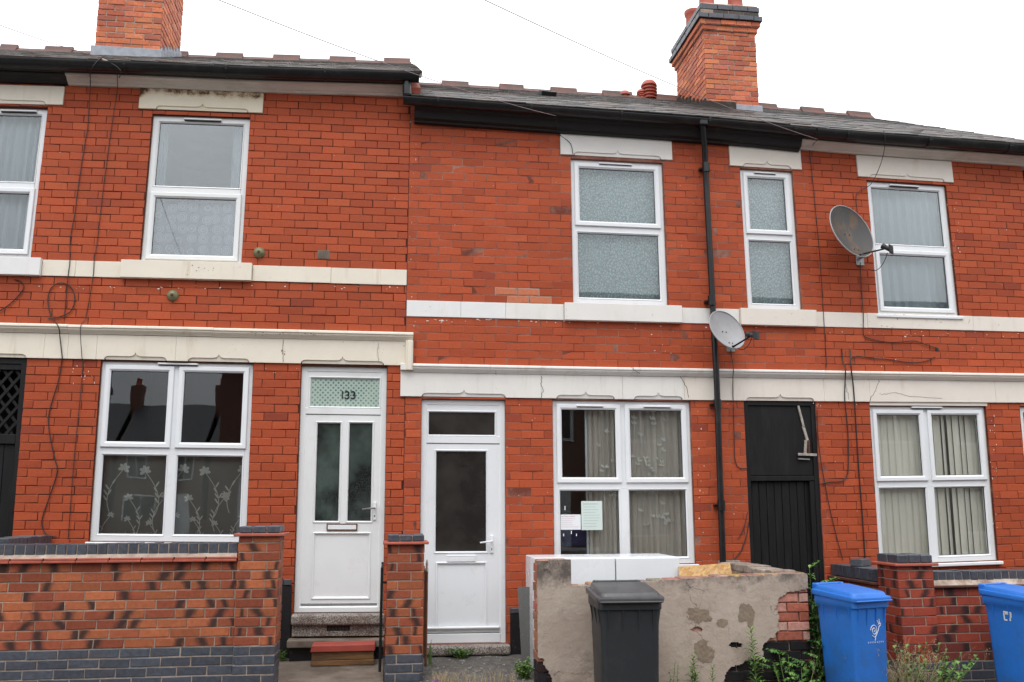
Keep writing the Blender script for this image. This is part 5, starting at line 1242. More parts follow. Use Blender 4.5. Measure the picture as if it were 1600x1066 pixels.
its += [q for q in bricks(M_left(x0, YB+TH), 0, TH, PZ, topz(x0)-.02, [], cend, c=GC, L=GL, joint=.010, kind='old', zbase=PZ, jit=.006, depth=.07)]
its += [q for q in bricks(M_right(x1, YB+.02), 0, TH, PZ, topz(x1)-.02, [], lambda x, z: c_dark(x, z), c=GC, L=GL, joint=.010, kind='old', zbase=PZ, jit=.006, depth=.07)]
pieces(rw, 'brick', its, UB, 300)
# the render coat, with its own relief and the places where it has come away
st = .0085; nx_, nz_ = int((x1-x0)/st), int(1.25/st); idx = {}; vs = []; fs = []
def rough(x, z): return .010*nzv(x, z, 1.6)+.0022*nzv(x, z, 6)+.0012*nzv(x, z, 22)+.0008*nzv(x, z, 60)
for i in range(nx_):
    for j in range(nz_):
        xc, zc_ = x0+(i+.5)*st, PZ+(j+.5)*st
        if zc_ > topz(xc)+.006*nzv(xc, 5, 20)-.004 or exposed(xc, zc_): continue
        q = []
        for a, b in ((i, j), (i+1, j), (i+1, j+1), (i, j+1)):
            if (a, b) not in idx: x, z = x0+a*st, PZ+b*st; idx[(a, b)] = len(vs); vs.append((x+.003*nzv(x, z, 90), YB-.006+rough(x, z), z+.003*nzv(z, x, 90)))
            q.append(idx[(a, b)])
        fs.append(tuple(q))
ed = {}
for f in fs:
    for a, b in zip(f, f[1:]+f[:1]):
        k = (b, a)
        if k in ed: del ed[k]
        else: ed[(a, b)] = 1
bk = {}
for a, b in list(ed):
    for q in (a, b):
        if q not in bk: bk[q] = len(vs); v = vs[q]; vs.append((v[0], YB+.028, v[2]))
    fs.append((b, a, bk[a], bk[b]))
G().add(vs, fs).build('render_coat', REND, rw, smooth=False)
PATCH = simple('tan_mortar_patch', (.25, .195, .145), .9, .2, 8, 60, .6, .2, (.14, .11, .09), .5, 9)
for cu, cv, ru, rv, dn_ in ((1164, 958, 13, 14, 1), (1092, 962, 21, 11, 0), (1171, 975, 6, 14, 0), (1128, 974, 9, 6, 0), (1098, 1018, 14, 16, 0)):
    c_ = at(cu, cv, YB); gi = {}; vs = []; fs = []; rx, rz = ru/190, rv/190
    for i in range(-20, 21):
        for j in range(-20, 21):
            x, z = c_.x+i*.006, c_.z+j*.006; q = (abs((x-c_.x)/rx)**2.6+abs((z-c_.z)/rz)**2.6)
            if q > 1+nzv(x, z, 14)*1.1+nzv(x, z, 50)*.4: continue
            k4 = []
            for a, b in ((i, j), (i+1, j), (i+1, j+1), (i, j+1)):
                if (a, b) not in gi: X_, Z_ = c_.x+a*.006, c_.z+b*.006; gi[(a, b)] = len(vs); vs.append((X_+.002*nzv(X_, Z_, 90), YB-.0085+rough(X_, Z_)+.002*nzv(X_, Z_, 40), Z_))
                k4.append(gi[(a, b)])
            fs.append(tuple(k4))
    if fs: G().add(vs, fs).build('mortar_patch', PATCH, rw)
# rough brick bed along its top
g = G(); x = xpt+.01
while x < x1-.02:
    l = random.uniform(.10, .22); l = min(l, x1-.01-x); z = topz(x+l/2); g = G().box(x, x+l-.008, YB+.012, YB+TH-.006, z-.055, z-.004+random.uniform(-.006, .007)); o = g.build('top_brick', OLD_O, rw, bevel=.008); o.color = (*[v*random.uniform(.7, 1.3) for v in (.30, .18, .13)], 1); x += l
g = G().box(x0+.012, xpt-.01, YB+.01, YB+TH-.006, topz(x0+.05)-.06, topz(x0+.05)-.002).build('top_brick', OLD_O, rw, bevel=.01); g.color = (.36, .20, .14, 1)
# return wall to the house at its right
zr0, zr1 = at(1262, 896, YB).z, ZOFF+fc(1143, 880)[1]
g = G(); n = 14; yb0, yb1 = YB+TH+.002, -.012; xr1 = x1; xr0 = x1-.215
ret = thing('return_wall', 'rough return wall linking rendered garden wall to the house beside black door', 'garden wall', (x1-.1, -.7, .2))
g.box(xr0+.006, xr1-.006, yb0, yb1, .15, zr0-.05).build('mortar_core', MORT_O, ret)
its = bricks(M_left(xr0, yb1), 0, yb1-yb0, .2, zr0-.05, [], lambda x, z: tuple(v*random.uniform(.6, 1.2) for v in (.34, .13, .06)), c=GC, L=GL, joint=.011, kind='old', jit=.006, depth=.07)
its += bricks(M_right(xr1, yb0), 0, yb1-yb0, .2, zr0-.05, [], c_dark, c=GC, L=GL, joint=.011, kind='old', jit=.006, depth=.07)
pieces(ret, 'brick', its, UB, 200)
y = yb0
while y < yb1-.03:
    l = min(random.uniform(.1, .22), yb1-y); g = G().box(xr0-.004, xr1+.004, y+.004, y+l-.004, zr0-.05, zr0+random.uniform(-.008, .012)+(zr1-zr0)*(y-yb0)/(yb1-yb0)); o = g.build('top_stone', REND, ret, bevel=.012, seg=2); y += l
# ---- right garden wall
YR = -1.2; a, b = at(1400, 900, YR-.03), at(1446, 900, YR-.03); zpr = at(1420, 884, YR).z; zrt = at(1520, 917.5, YR).z; zrb = at(1500, 1033, YR).z; n_ = round((zrt-zrb)/.0752); rc = (zrt-zrb)/n_
gr_ = thing('garden_wall', 'dark red brick garden wall with pier and blue coping behind the blue bins', 'garden wall', (5.2, YR+.1, PZ))
xa, xb = a.x, a.x+.335
mort_box(gr_, xb-.03, 8.2, YR+.006, YR+.21, PZ, zrt)
its = bricks(M_front(YR), xb, 8.2, zrb, zrt, [], c_dark, c=rc, L=GL, joint=.010, kind='brindle', zbase=zrb)
its += bricks(M_front(YR), xb, 8.2, PZ, zrb, [], c_blue, c=rc, L=GL, joint=.010, kind='blue', zbase=zrb-20*rc, phase=.1)
pieces(gr_, 'brick', its, UB, 290)
cz0 = at(1520, 906, YR).z; cz1 = at(1520, 892.5, YR).z
coping(gr_, xb+.004, 8.2, YR-.005, .215, cz0, cz1-cz0)
mort_box(gr_, xb+.004, 8.2, YR+.003, YR+.20, zrt, cz1-.008, MORT_G, 'coping_mortar')
for i in range(14): a0 = xb+.004+i*.3; G().box(a0, a0+.296, YR-.04, YR+.25, zrt+.001, zrt+.022).build('creasing_tile', TERRA, gr_, bevel=.004)
G().add([(xb+.004, YR-.036, zrt+.022), (8.2, YR-.036, zrt+.022), (8.2, YR-.002, cz0+.004), (xb+.004, YR-.002, cz0+.004), (xb+.004, YR+.2, zrt+.022), (8.2, YR+.2, zrt+.022), (8.2, YR+.2, cz0+.004), (xb+.004, YR+.2, cz0+.004)],
        [(0, 1, 2, 3), (4, 7, 6, 5), (0, 4, 5, 1), (3, 2, 6, 7), (0, 3, 7, 4), (1, 5, 6, 2)]).build('mortar_fillet', MORT_O, gr_)
pier(gr_, xa, xb, YR-.06, YR+.275, zpr, zrb, c_dark, 'brindle', rc)
pier_cap(gr_, xa, xb, YR-.06, YR+.275, zpr, at(1420, 867, YR).z-zpr-.02, 3)
# its side return to the house
sx1 = xa+.22; zs1 = at(1376, 906, YR+.2).z
y0_, y1_ = YR+.28, -.012
sw_ = thing('side_wall', 'side garden wall topped with upright dark blue bricks running back to house', 'garden wall', (sx1-.1, -.6, .2))
xw0 = xa+.02
mort_box(sw_, xw0, xw0+.2, y0_, y1_, .15, zrt); its = bricks(M_left(xw0-.006, y1_), 0, y1_-y0_, .2, zrt, [], c_dark, c=rc, L=GL, joint=.010, kind='old', depth=.08); pieces(sw_, 'brick', its, UB, 200)
coping(sw_, y0_+.004, y1_-.004, xw0-.006, .215, zrt+.03, cz1-zrt-.03, axis='y'); G().box(xw0-.045, xw0+.24, y0_+.002, y1_, zrt+.001, zrt+.025).build('creasing_tile', TERRA, sw_, bevel=.004)
lb_ = at(1345, 884, -.45); zz = cz1+.001
tag(G().obox((xw0+.10, -.42, zz+.035), (.085, .06, 0), (-.03, .048, 0), (0, 0, .034)).build('loose_brick', BLUE, bevel=.006), 'single loose grey-blue brick lying on coping of the side wall', 'brick')
# ================================================================== GATES, SHEETS, APPLIANCES
def side_gate(name, label, mat, X, y0, y1, z0, z1, n=6):
    t = thing(name, label, 'gate', (X, (y0+y1)/2, z0)); 
    G().tube([(X, y0, z0+.04), (X, y0, z1)], .013, 6).build('gate_stile', mat, t); G().tube([(X, y1, z0+.04), (X, y1, z1)], .011, 6).build('gate_stile', mat, t)
    for z in (z0+.10, z1-.10, z1-.02): G().tube([(X, y0, z), (X, y1, z)], .009, 6).build('gate_rail', mat, t)
    for i in range(1, n): y = y0+(y1-y0)*i/n; G().tube([(X, y, z0+.10), (X, y, z1-.02)], .007, 5).build('gate_bar', mat, t)
    return t
p0, p1 = at(597, 887, -.98), at(597, 1050, -.98)
gt = side_gate('iron_gate', 'black iron gate swung open edge-on beside the slim brick pier', BLKP, p0.x, -.98, -.24, YZ(-.5)+.01, p0.z)
for z in (p0.z-.12, p1.z+.12): G().box(p0.x, at(603, 950, YP).x, -.985, -.965, z-.008, z+.008).build('gate_hinge', BLKP, gt)
p0 = at(667, 892, -.80); rg = side_gate('iron_gate', 'rusty brown iron gate swung open edge-on to right of slim brick pier', RUST, p0.x, -.80, -.15, YZ(-.5)+.01, p0.z, 5)
G().lathe((p0.x, -.80, p0.z), [(.012, -.01), (.013, .02), (.008, .03), (.012, .05), (.006, .085), (.003, .095)], 8).build('finial', SEAL, rg, smooth=True)
# clear sheet leaning
p0, p1 = at(809, 917, -.72), at(825, 1032, -.85)
SHEET = simple('dull_grey_panel', (.115, .115, .112), .25, .12, 5, 30, .05, .5, (.04, .045, .03), .6, 5)
tag(G().add([(p0.x, -.72, p0.z), (at(828, 917, -.72).x, -.70, p0.z-.004), (at(829, 1032, -.9).x, -.88, YZ(-.9)), (p0.x+.01, -.90, YZ(-.9)), (p0.x, -.715, p0.z), (at(828, 917, -.72).x, -.695, p0.z-.004), (at(829, 1032, -.9).x, -.875, YZ(-.9)), (p0.x+.01, -.895, YZ(-.9))],
     [(0, 3, 2, 1), (4, 5, 6, 7), (0, 1, 5, 4), (1, 2, 6, 5), (2, 3, 7, 6), (3, 0, 4, 7)]).build('leaning_panel', SHEET), 'dull grey sheet panel leaning against the end of the rendered wall', 'panel')
# appliances behind the rendered wall
YF = -.92; a, b = at(838, 872, YF), at(1062, 874, YF); zf = a.z; xm_ = at(962, 880, YF).x
fr = thing('fridge_freezer', 'white two-door appliance standing behind rendered wall under the window', 'fridge', ((a.x+b.x)/2, YF+.27, YZ(YF)))
G().box(a.x-.003, b.x, YF+.05, YF+.60, YZ(YF)+.01, zf-.004).build('cabinet', FRIDGE, fr, bevel=.012, seg=3, smooth=True)
G().box(a.x+.015, b.x-.015, YF+.034, YF+.052, YZ(YF)+.03, zf-.02).build('door_seal', GAPM, fr)
G().box(a.x, xm_-.005, YF, YF+.036, YZ(YF)+.02, zf-.006).build('appliance_door', FRIDGE, fr, bevel=.01, seg=3, smooth=True); G().box(xm_+.005, b.x, YF, YF+.036, YZ(YF)+.02, zf-.008).build('appliance_door', FRIDGE, fr, bevel=.01, seg=3, smooth=True)
a, b = at(1060, 886, -.95), at(1142, 880, -.95)
tag(G().add([(a.x, -.95, a.z), (b.x, -.93, b.z), (b.x+.02, -1.20, .23), (a.x, -1.22, .23), (a.x, -.938, a.z), (b.x, -.918, b.z), (b.x+.02, -1.188, .23), (a.x, -1.208, .23)],
     [(0, 3, 2, 1), (4, 5, 6, 7), (0, 1, 5, 4), (1, 2, 6, 5), (2, 3, 7, 6), (3, 0, 4, 7)]).build('chipboard_sheet', OSB), 'tan chipboard offcut propped behind rendered wall to right of the appliance', 'board')
# ================================================================== WHEELIE BINS
def wheelie(label, mat, loc, yaw, sc=(1, 1, 1), logo=None):
    lmat = BINL if mat is BINK else mat
    t = thing('wheelie_bin', label, 'wheelie bin', loc, 'wheelie bins at the roadside'); L0 = Vector(loc); ca, sa = math.cos(yaw), math.sin(yaw)
    def MB(x, y, z): x *= sc[0]; y *= sc[1]; z *= sc[2]; return L0+Vector((x*ca-y*sa, x*sa+y*ca, z))
    W, D, Hh = .48, .55, .965   # front is -y
    # tapered hollow body
    def ringpts(wd, y0, y1, z, r=.045, n=4):
        p = []
        for cx, cy, a0 in ((wd/2-r, y0+r, -90), (wd/2-r, y1-r, 0), (-wd/2+r, y1-r, 90), (-wd/2+r, y0+r, 180)):
            for i in range(n+1): a = math.radians(a0+90*i/n); p.append((cx+r*math.cos(a), cy+r*math.sin(a), z))
        return p
    prof = [(.40, -.19, .20, .02), (.41, -.20, .21, .10), (.44, -.235, .245, .80), (.455, -.245, .255, .875), (.475, -.262, .27, .885), (.478, -.264, .272, .945), (.47, -.26, .268, .955)]
    vs = []; m = 20
    for wd, y0, y1, z in prof: vs += ringpts(wd, y0, y1, z)
    fs = [(i*m+j, i*m+(j+1) % m, (i+1)*m+(j+1) % m, (i+1)*m+j) for i in range(len(prof)-1) for j in range(m)]+[tuple(range(m-1, -1, -1)), tuple(range((len(prof)-1)*m, len(prof)*m))]
    body = G(MB).add(vs, fs).build('body', mat, t, smooth=True, bevel=.0)
    # ribs below the rim
    for x in (-.17, -.06, .06, .17): G(MB).add([(x-.004, -.232, .73), (x+.004, -.232, .73), (x+.004, -.26, .886), (x-.004, -.26, .886), (x-.004, -.22, .886), (x+.004, -.22, .886)], [(0, 1, 2, 3), (3, 2, 5, 4), (0, 3, 4), (1, 5, 2), (0, 4, 5, 1)]).build('rim_rib', mat, body)
    for sx_ in (-1, 1):
        for y in (-.18, -.02, .15): x = sx_*.222; G(MB).add([(x-.006*sx_, y-.004, .74), (x-.006*sx_, y+.004, .74), (x+.018*sx_, y+.004, .886), (x+.018*sx_, y-.004, .886), (x-.02*sx_, y-.004, .886), (x-.02*sx_, y+.004, .886)], [(0, 3, 2, 1), (0, 4, 3), (1, 2, 5), (3, 4, 5, 2), (0, 1, 5, 4)]).build('rim_rib', mat, body)
    # lid: rim skirt, sloping shoulder, raised centre with a moulded recess, rounded lip
    lid = G(MB); P = [(.505, -.285, .29, .932, .965), (.512, -.289, .292, .958, .995), (.506, -.286, .288, .966, 1.004), (.455, -.255, .262, .969, 1.008), (.440, -.245, .252, .990, 1.036), (.43, -.238, .245, .994, 1.041), (.40, -.22, .23, .996, 1.043)]
    vs = []
    for wd, y0, y1, zf_, zb_ in P:
        for p in ringpts(wd, y0, y1, 0, .05): tt = (p[1]+.29)/.58; vs.append((p[0], p[1], zf_+(zb_-zf_)*tt+.006*math.sin(math.pi*min(1, max(0, tt)))))
    fs = [(i*m+j, i*m+(j+1) % m, (i+1)*m+(j+1) % m, (i+1)*m+j) for i in range(len(P)-1) for j in range(m)]+[tuple(range(m-1, -1, -1)), tuple(range((len(P)-1)*m, len(P)*m))]
    lo = lid.add(vs, fs).build('lid', lmat, t, smooth=True, bevel=0)
    G(MB).box(-.235, .235, -.300, -.280, .934, .946).build('lid_lip', lmat, lo, bevel=.004)
    G(MB).ring(-.10, .10, 0, 0, [(0, 0)]) if 0 else None
    for sx_ in (-1, 1): G(MB).box(sx_*.19-.02, sx_*.19+.02, -.215, -.165, .985, 1.004).build('lid_stop', mat, lo, bevel=.006)
    G(MB).box(-.09, .09, -.14, -.09, 1.001, 1.010).build('lid_recess', lmat, lo, bevel=.004)
    # hinge handle and rear grips
    G().tube([MB(-.17, .31, 1.035), MB(.17, .31, 1.035)], .014, 10).build('rear_handle', mat, t, smooth=True)
    for sx_ in (-1, 1): G(MB).box(sx_*.17-.02, sx_*.17+.02, .25, .325, .95, 1.05).build('hinge_lug', mat, t, bevel=.01)
    G().tube([MB(-.23, .20, .10), MB(.23, .20, .10)], .010, 8).build('axle', STEEL, t)
    for sx_ in (-1, 1):
        ax = (MB(1, 0, 0)-MB(0, 0, 0)).normalized(); w_ = G().lathe(MB(sx_*.222, .20, .10), [(.06, -.028), (.095, -.026), (.10, -.018), (.10, .018), (.095, .026), (.06, .028)], 20, ax).build('wheel', GASK, t, smooth=True)
        G().lathe(MB(sx_*.222, .20, .10), [(.02, -.032), (.055, -.031), (.055, .031), (.02, .032)], 14, ax).build('wheel_hub', mat, w_, smooth=True)
    G(MB).box(-.16, .16, -.17, -.10, 0.0, .025).build('front_foot', mat, t, bevel=.006)
    return t, MB, body
PVZ = 0.0
# black bin, facing the road
pa, pb = at(942, 941, -2.2), at(1047, 940, -2.2); lw = (pb.x-pa.x)/math.cos(.07)
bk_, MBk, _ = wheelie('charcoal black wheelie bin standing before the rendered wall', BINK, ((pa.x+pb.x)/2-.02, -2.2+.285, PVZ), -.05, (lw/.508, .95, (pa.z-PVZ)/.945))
# blue bins, turned towards the right
def corner_bin(label, u, v, Y, yaw, sx_, sy_s, front=-1):
    n = at(u, v, Y); ca, sa = math.cos(yaw), math.sin(yaw); szz = (n.z-PVZ)/.945
    # the near lid corner (-x, -y) sits at n
    cx_, cy2 = -.250*sx_, -.285*sy_s; loc = (n.x-(cx_*ca-cy2*sa), n.y-(cx_*sa+cy2*ca), PVZ); return wheelie(label, BINB, loc, yaw, (sx_, sy_s, szz))
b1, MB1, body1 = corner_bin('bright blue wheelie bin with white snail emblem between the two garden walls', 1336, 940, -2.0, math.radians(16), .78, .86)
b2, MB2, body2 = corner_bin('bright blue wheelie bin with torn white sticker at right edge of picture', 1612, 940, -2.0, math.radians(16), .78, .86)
def on_face(MB, x, z, W=1): y = -(.20+(z-.10)/.70*.035)-.0035; return MB(x, y, z)
def face_strokes(MB, name, parent, mat, cx_, cz_, s, lines, wd_=.0035):
    g = G()
    for ln in lines:
        pts = [on_face(MB, cx_+a*s, cz_+b*s) for a, b in ln]; g.tube(pts, wd_, 5)
    return g.build(name, mat, parent)
spiral = [(-.25+.40*(t/22)*math.cos(t*.45+2.6), .0+.40*(t/22)*math.sin(t*.45+2.6)) for t in range(3, 30)]
snail = [spiral, [(-.55, -.45), (-.2, -.62), (.05, -.45), (.35, -.05), (.5, .32), (.72, .42), (.76, .62), (.55, .58), (.42, .5)], [(.5, .55), (.25, .85)], [(.62, .6), (.52, .98)], [(-.05, -.62), (-.15, -.9)]]
face_strokes(MB1, 'snail_emblem', body1, MARKW, .05, .705, .088, snail, .0030)
g = G()
for i in range(9):
    x = -.055+i*.024; hh = .012
    for (a, b), (c, d) in random.sample([((0, 0), (0, 1)), ((0, 1), (.7, 1)), ((0, .5), (.6, .5)), ((.7, 0), (.7, 1)), ((0, 0), (.7, 0))], 3): g.tube([on_face(MB1, x+a*.010, .605+b*hh), on_face(MB1, x+c*.010, .605+d*hh)], .0012, 4)
g.build('small_lettering', MARKW, body1)
# torn sticker on the side of the second bin (left flank)
def on_side(MB, y, z): return MB(-(.205+(z-.10)/.70*.015)-.0035, y, z)
g = G(); random.seed(5)
for (a, b, c, d) in ((-.9, .35, .9, .62), (-.95, -.7, -.62, .4), (.35, -.75, .75, .42), (-.8, -.78, -.1, -.55), (-.5, .2, .2, .4), (.5, -.2, .95, .5)):
    vs = [on_side(MB2, .0-x*.045, .80+z*.055) for x, z in ((a+random.uniform(-.06, .06), b), (c, b+random.uniform(-.06, .06)), (c+random.uniform(-.06, .06), d), (a, d+random.uniform(-.08, .08)))]
    g.add(vs, [(0, 1, 2, 3)], lambda *q: Vector(q))
g.build('torn_sticker', STICK, body2)
# ================================================================== CABLES AND WIRES
def cable(label, pts, r=.0045, Y=-.012, name='cable', mat=WIRE, sub=4, group=None):
    P = [at(q[0], q[1], (q[2] if len(q) > 2 else Y)) for q in pts]; R = []
    for i in range(len(P)-1):
        a, b, c, d = P[max(i-1, 0)], P[i], P[i+1], P[min(i+2, len(P)-1)]
        for k in range(sub):
            t = k/sub; R.append(.5*((2*b)+(c-a)*t+(2*a-5*b+4*c-d)*t*t+(3*b-a-3*c+d)*t**3))
    R.append(P[-1]); g = G().tube(R, r, 5); return tag(g.build(name, mat, smooth=True), label, 'cable', group)
cable('black cable dropping down brickwork from eaves to band, left of number 133 upper window', [(140, 113, -.2), (141, 132, -.05), (137, 200), (134, 215), (121, 300), (117, 333), (109.8, 373), (109.2, 408, -.02), (106, 434, -.02), (100.5, 497)], .0042)
cable('looped black cable hanging beside ground floor window between gate and window', [(74.6, 497.5), (90, 496), (110, 487), (117, 468), (112, 450), (97, 442), (82, 448), (75.4, 463), (76, 480), (81.6, 497), (91.5, 511, -.09), (94, 530, -.035), (97, 557, -.03), (96.7, 563), (91.6, 594), (77.5, 642), (76.6, 672), (85.6, 717), (89.5, 738), (75, 783), (66, 810), (66.6, 825), (73.6, 835.7), (87, 838)], .005)
cable('thin straight black cable running eaves to coping just left of flower-netted window', [(183, 116, -.2), (183, 141, -.05), (174.5, 197), (163, 281), (152, 375.7), (147, 408, -.02), (145, 434.8, -.02), (133.7, 496.8), (125.8, 511, -.09), (128, 558.7, -.03), (129.7, 563), (126, 615), (115.6, 720), (106.6, 843)], .0036)
cable('short black cable curling under the white sill at far left', [(23, 437), (34, 441), (37, 450), (28, 463), (12, 478), (-8, 490)], .005)
cable('black cable dropping over white lintel of wide upper window', [(868, 178, -.24), (870, 191, -.18), (872.9, 208.3, -.03), (889.8, 222.4, -.024), (894, 232, -.024), (895.4, 243, -.024)], .0036)
cable('long thin black cable down brickwork between narrow and right upper windows', [(1277, 219, -.15), (1268, 229, -.06), (1265, 236), (1268, 262), (1271.5, 297), (1275.7, 342), (1280.8, 398.4), (1286.4, 484, -.02), (1288, 512, -.02), (1291, 560), (1291, 574)], .004)
cable('black cable looping from gutter down to top of the large dish', [(1381, 204, -.29), (1383, 218, -.28), (1381, 238, -.2), (1374, 262, -.12), (1360, 288.6, -.06), (1339, 302.7), (1339, 325), (1341, 345)], .004)
cable('black cable from large dish down across band then right to a wall hole', [(1344, 410), (1346, 447.6), (1349, 492.6, -.02), (1349, 520.8), (1353, 527), (1375, 533), (1399.6, 534.8), (1429, 532.9), (1450, 540), (1464, 544)], .0045)
cable('black cable draped under the wall hole towards the cornice', [(1330.6, 574), (1330, 562), (1340.5, 557), (1362, 560), (1388, 561.6), (1419, 566.4), (1445, 565), (1461.5, 558)], .005)
cable('black cable crossing cornice and bending left into black door frame', [(1315, 544.7), (1317, 565), (1321, 578, -.09), (1320.5, 597, -.035), (1320, 624, -.03), (1324.7, 675), (1325.5, 725), (1323, 744), (1314, 752), (1296, 753), (1282.6, 756)], .006)
cable('thick black cable falling straight from cornice beside right ground floor window', [(1329, 546), (1330, 575, -.09), (1333, 600, -.035), (1335, 625, -.03), (1341.8, 732), (1347, 800), (1351.7, 872)], .0072)
cable('thin black cable slanting down brickwork right of the black door', [(1276.6, 640), (1278, 680), (1284, 729), (1296, 792), (1307, 838), (1317, 874.7)], .0042)
cable('black cable from the small dish down into black door frame', [(1141.7, 547), (1143.5, 560), (1146, 578, -.09), (1145, 600, -.035), (1147, 684), (1148, 715), (1151.6, 728), (1158, 732), (1168.5, 731.7)], .0045)
cable('loose black cable end hanging beside the black door hinge side', [(1168, 800), (1163, 822), (1156, 838), (1152, 842)], .0038)
cable('black cable snaking from black door down to the return wall', [(1170, 815), (1166, 838), (1158, 860), (1147, 874), (1140, 882)], .005)
def hole(h, u, v): c = at(u, v, 0); G().lathe(c, [(.012, -.02), (.02, -.004), (.022, .002), (.010, .004)], 10, (0, -1, 0)).build('cable_hole', GASK, h)
hole(H3, 1464, 546)
def wire(label, a, b, sag, r=.003):
    P = [a.lerp(b, i/16)-Vector((0, 0, sag*4*(i/16)*(1-i/16))) for i in range(17)]
    return tag(G().tube(P, r, 5).build('overhead_wire', WIREG, smooth=True), label, 'overhead wire', 'telephone wires to the eaves')
wire('overhead wire crossing sky from left edge to insulator by left chimney', at(-60, 17, -3.2), at(160, 90, -.25), .02, .003)
wire('overhead wire crossing the sky from top left to eaves over wide upper window', at(280, -25, -4.4), at(868, 181, -.26), .06, .0028)
wire('overhead wire crossing the sky from top centre past the right chimney', at(690, -32, -4.4), at(1278, 218, -.25), .06, .0028)
ins = tag(G().tube([at(160, 93, -.27), at(172, 98, -.27)], .012, 8).build('insulator', SEAL, smooth=True), 'small pale insulator holding wire at gutter below left chimney', 'insulator')
cable('twisted black tail of wire from the insulator over gutter', [(172, 98, -.28), (182, 104, -.29), (189, 112, -.28), (186, 122, -.2)], .004)
cable('short black wire bridging gutter beside the insulator', [(165, 86, -.26), (152, 96, -.3), (144, 106, -.3), (140, 114, -.22)], .004)
# ================================================================== SATELLITE DISHES
def dish(label, c, nrm, wdt, hgt, mat, arm_from, lnb_at, wall_at, Y=0):
    t = thing('satellite_dish', label, 'satellite dish', at(*wall_at, 0)); n = Vector(nrm).normalized(); c = Vector(c)
    side = n.cross(Vector((0, 0, 1))).normalized()*-1; up = side.cross(n)*1; up = up if up.z > 0 else -up
    vs = []; R = 7; K = 36; dep = .075*hgt/.6
    for sgn, off in ((0, 0), (1, -.006)):
        for i in range(R+1):
            f = i/R; 
            for j in range(K): a = 2*math.pi*j/K; vs.append(c+side*(wdt/2*f*math.cos(a))+up*(hgt/2*f*math.sin(a))+n*(dep*(f*f-1)+off))
    m = (R+1)*K; fs = []
    for i in range(R):
        for j in range(K):
            a, b, d, e = i*K+j, i*K+(j+1) % K, (i+1)*K+(j+1) % K, (i+1)*K+j; fs += [(a, b, d, e), (a+m, e+m, d+m, b+m)]
    for j in range(K): fs.append((R*K+j, R*K+(j+1) % K, m+R*K+(j+1) % K, m+R*K+j))
    d_ = G().add(vs, fs, lambda *a: Vector(a)).build('reflector', mat, t, smooth=True)
    rim = [c+side*(wdt/2*math.cos(2*math.pi*j/K))+up*(hgt/2*math.sin(2*math.pi*j/K)) for j in range(K+1)]; G().tube(rim, .006, 6).build('rim', DISHG, d_, smooth=True)
    for du, dv in ((-.02, .0), (.035, .0), (0, -.32), (.05, -.32)): q = c+side*du*wdt*2+up*dv*hgt+n*(-dep*.9*(1-(dv*2)**2)+.002); G().lathe(q, [(.007, -.002), (.006, .003), (.002, .004)], 8, n).build('bolt', GASK, d_)
    w_ = at(*wall_at, 0); bc = c-n*(dep+.02)-up*hgt*.25
    G().box(w_.x-.045, w_.x+.045, -.012, .0, w_.z-.08, w_.z+.08).build('wall_plate', STEEL, t, bevel=.003)
    G().tube([w_+Vector((0, -.01, 0)), Vector((w_.x, bc.y*.6, w_.z)), Vector((w_.x, bc.y*.6, w_.z+.07))], .014, 8).build('mast', STEEL, t, smooth=True)
    G().tube([Vector((w_.x, bc.y*.6, w_.z+.05)), bc], .018, 8).build('clamp', STEEL, t)
    q0 = c-up*hgt*.47+n*.01; q1 = lnb_at; G().tube([w_+Vector((0, -.05, .03)), q0-n*.01, q0+(q1-q0)*.12, q1], [.011, .011, .009, .009], 7).build('arm', BLKP, t, smooth=True)
    dirn = (c-q1).normalized(); lb = G().lathe(q1+dirn*.02, [(.018, -.06), (.022, -.05), (.022, .0), (.028, .005), (.028, .035), (.02, .04)], 14, dirn).build('receiver', GASK, t, smooth=True)
    G().obox(q1-dirn*.045+Vector((0, 0, .01)), dirn*.025, dirn.cross(Vector((0, 0, 1))).normalized()*.028, Vector((0, 0, .042))).build('receiver_box', GASK, lb, bevel=.006)
    return t, q1
cb = at(1331, 361, -.30); t1, q1 = dish('large tilted grey satellite dish with rusty streaks beside right upper window', cb, (.34, -.88, .27), .60, .62, DISHR, None, at(1386, 388, -.46), (1343, 404))
c2_ = at(1136, 515, -.30); t2, q2 = dish('small pale grey satellite dish fixed above cornice next to the downpipe', c2_, (.36, -.86, .34), .44, .43, DISHG, None, at(1175, 524, -.52), (1141, 538))
def loopc(label, a, b, drop):
    P = [a.lerp(b, t)-Vector((0, 0, drop*4*t*(1-t)*(1-.3*t))) for t in [i/14 for i in range(15)]]; tag(G().tube(P, .004, 5).build('cable', WIRE, smooth=True), label, 'cable')
loopc('thin cable hanging from receiver of the large dish', q1+Vector((0, 0, -.05)), at(1357, 421, -.02), .10)
loopc('thin cable curling from receiver of the small dish', q2+Vector((0, 0, -.02)), at(1148, 541, -.05), .09)
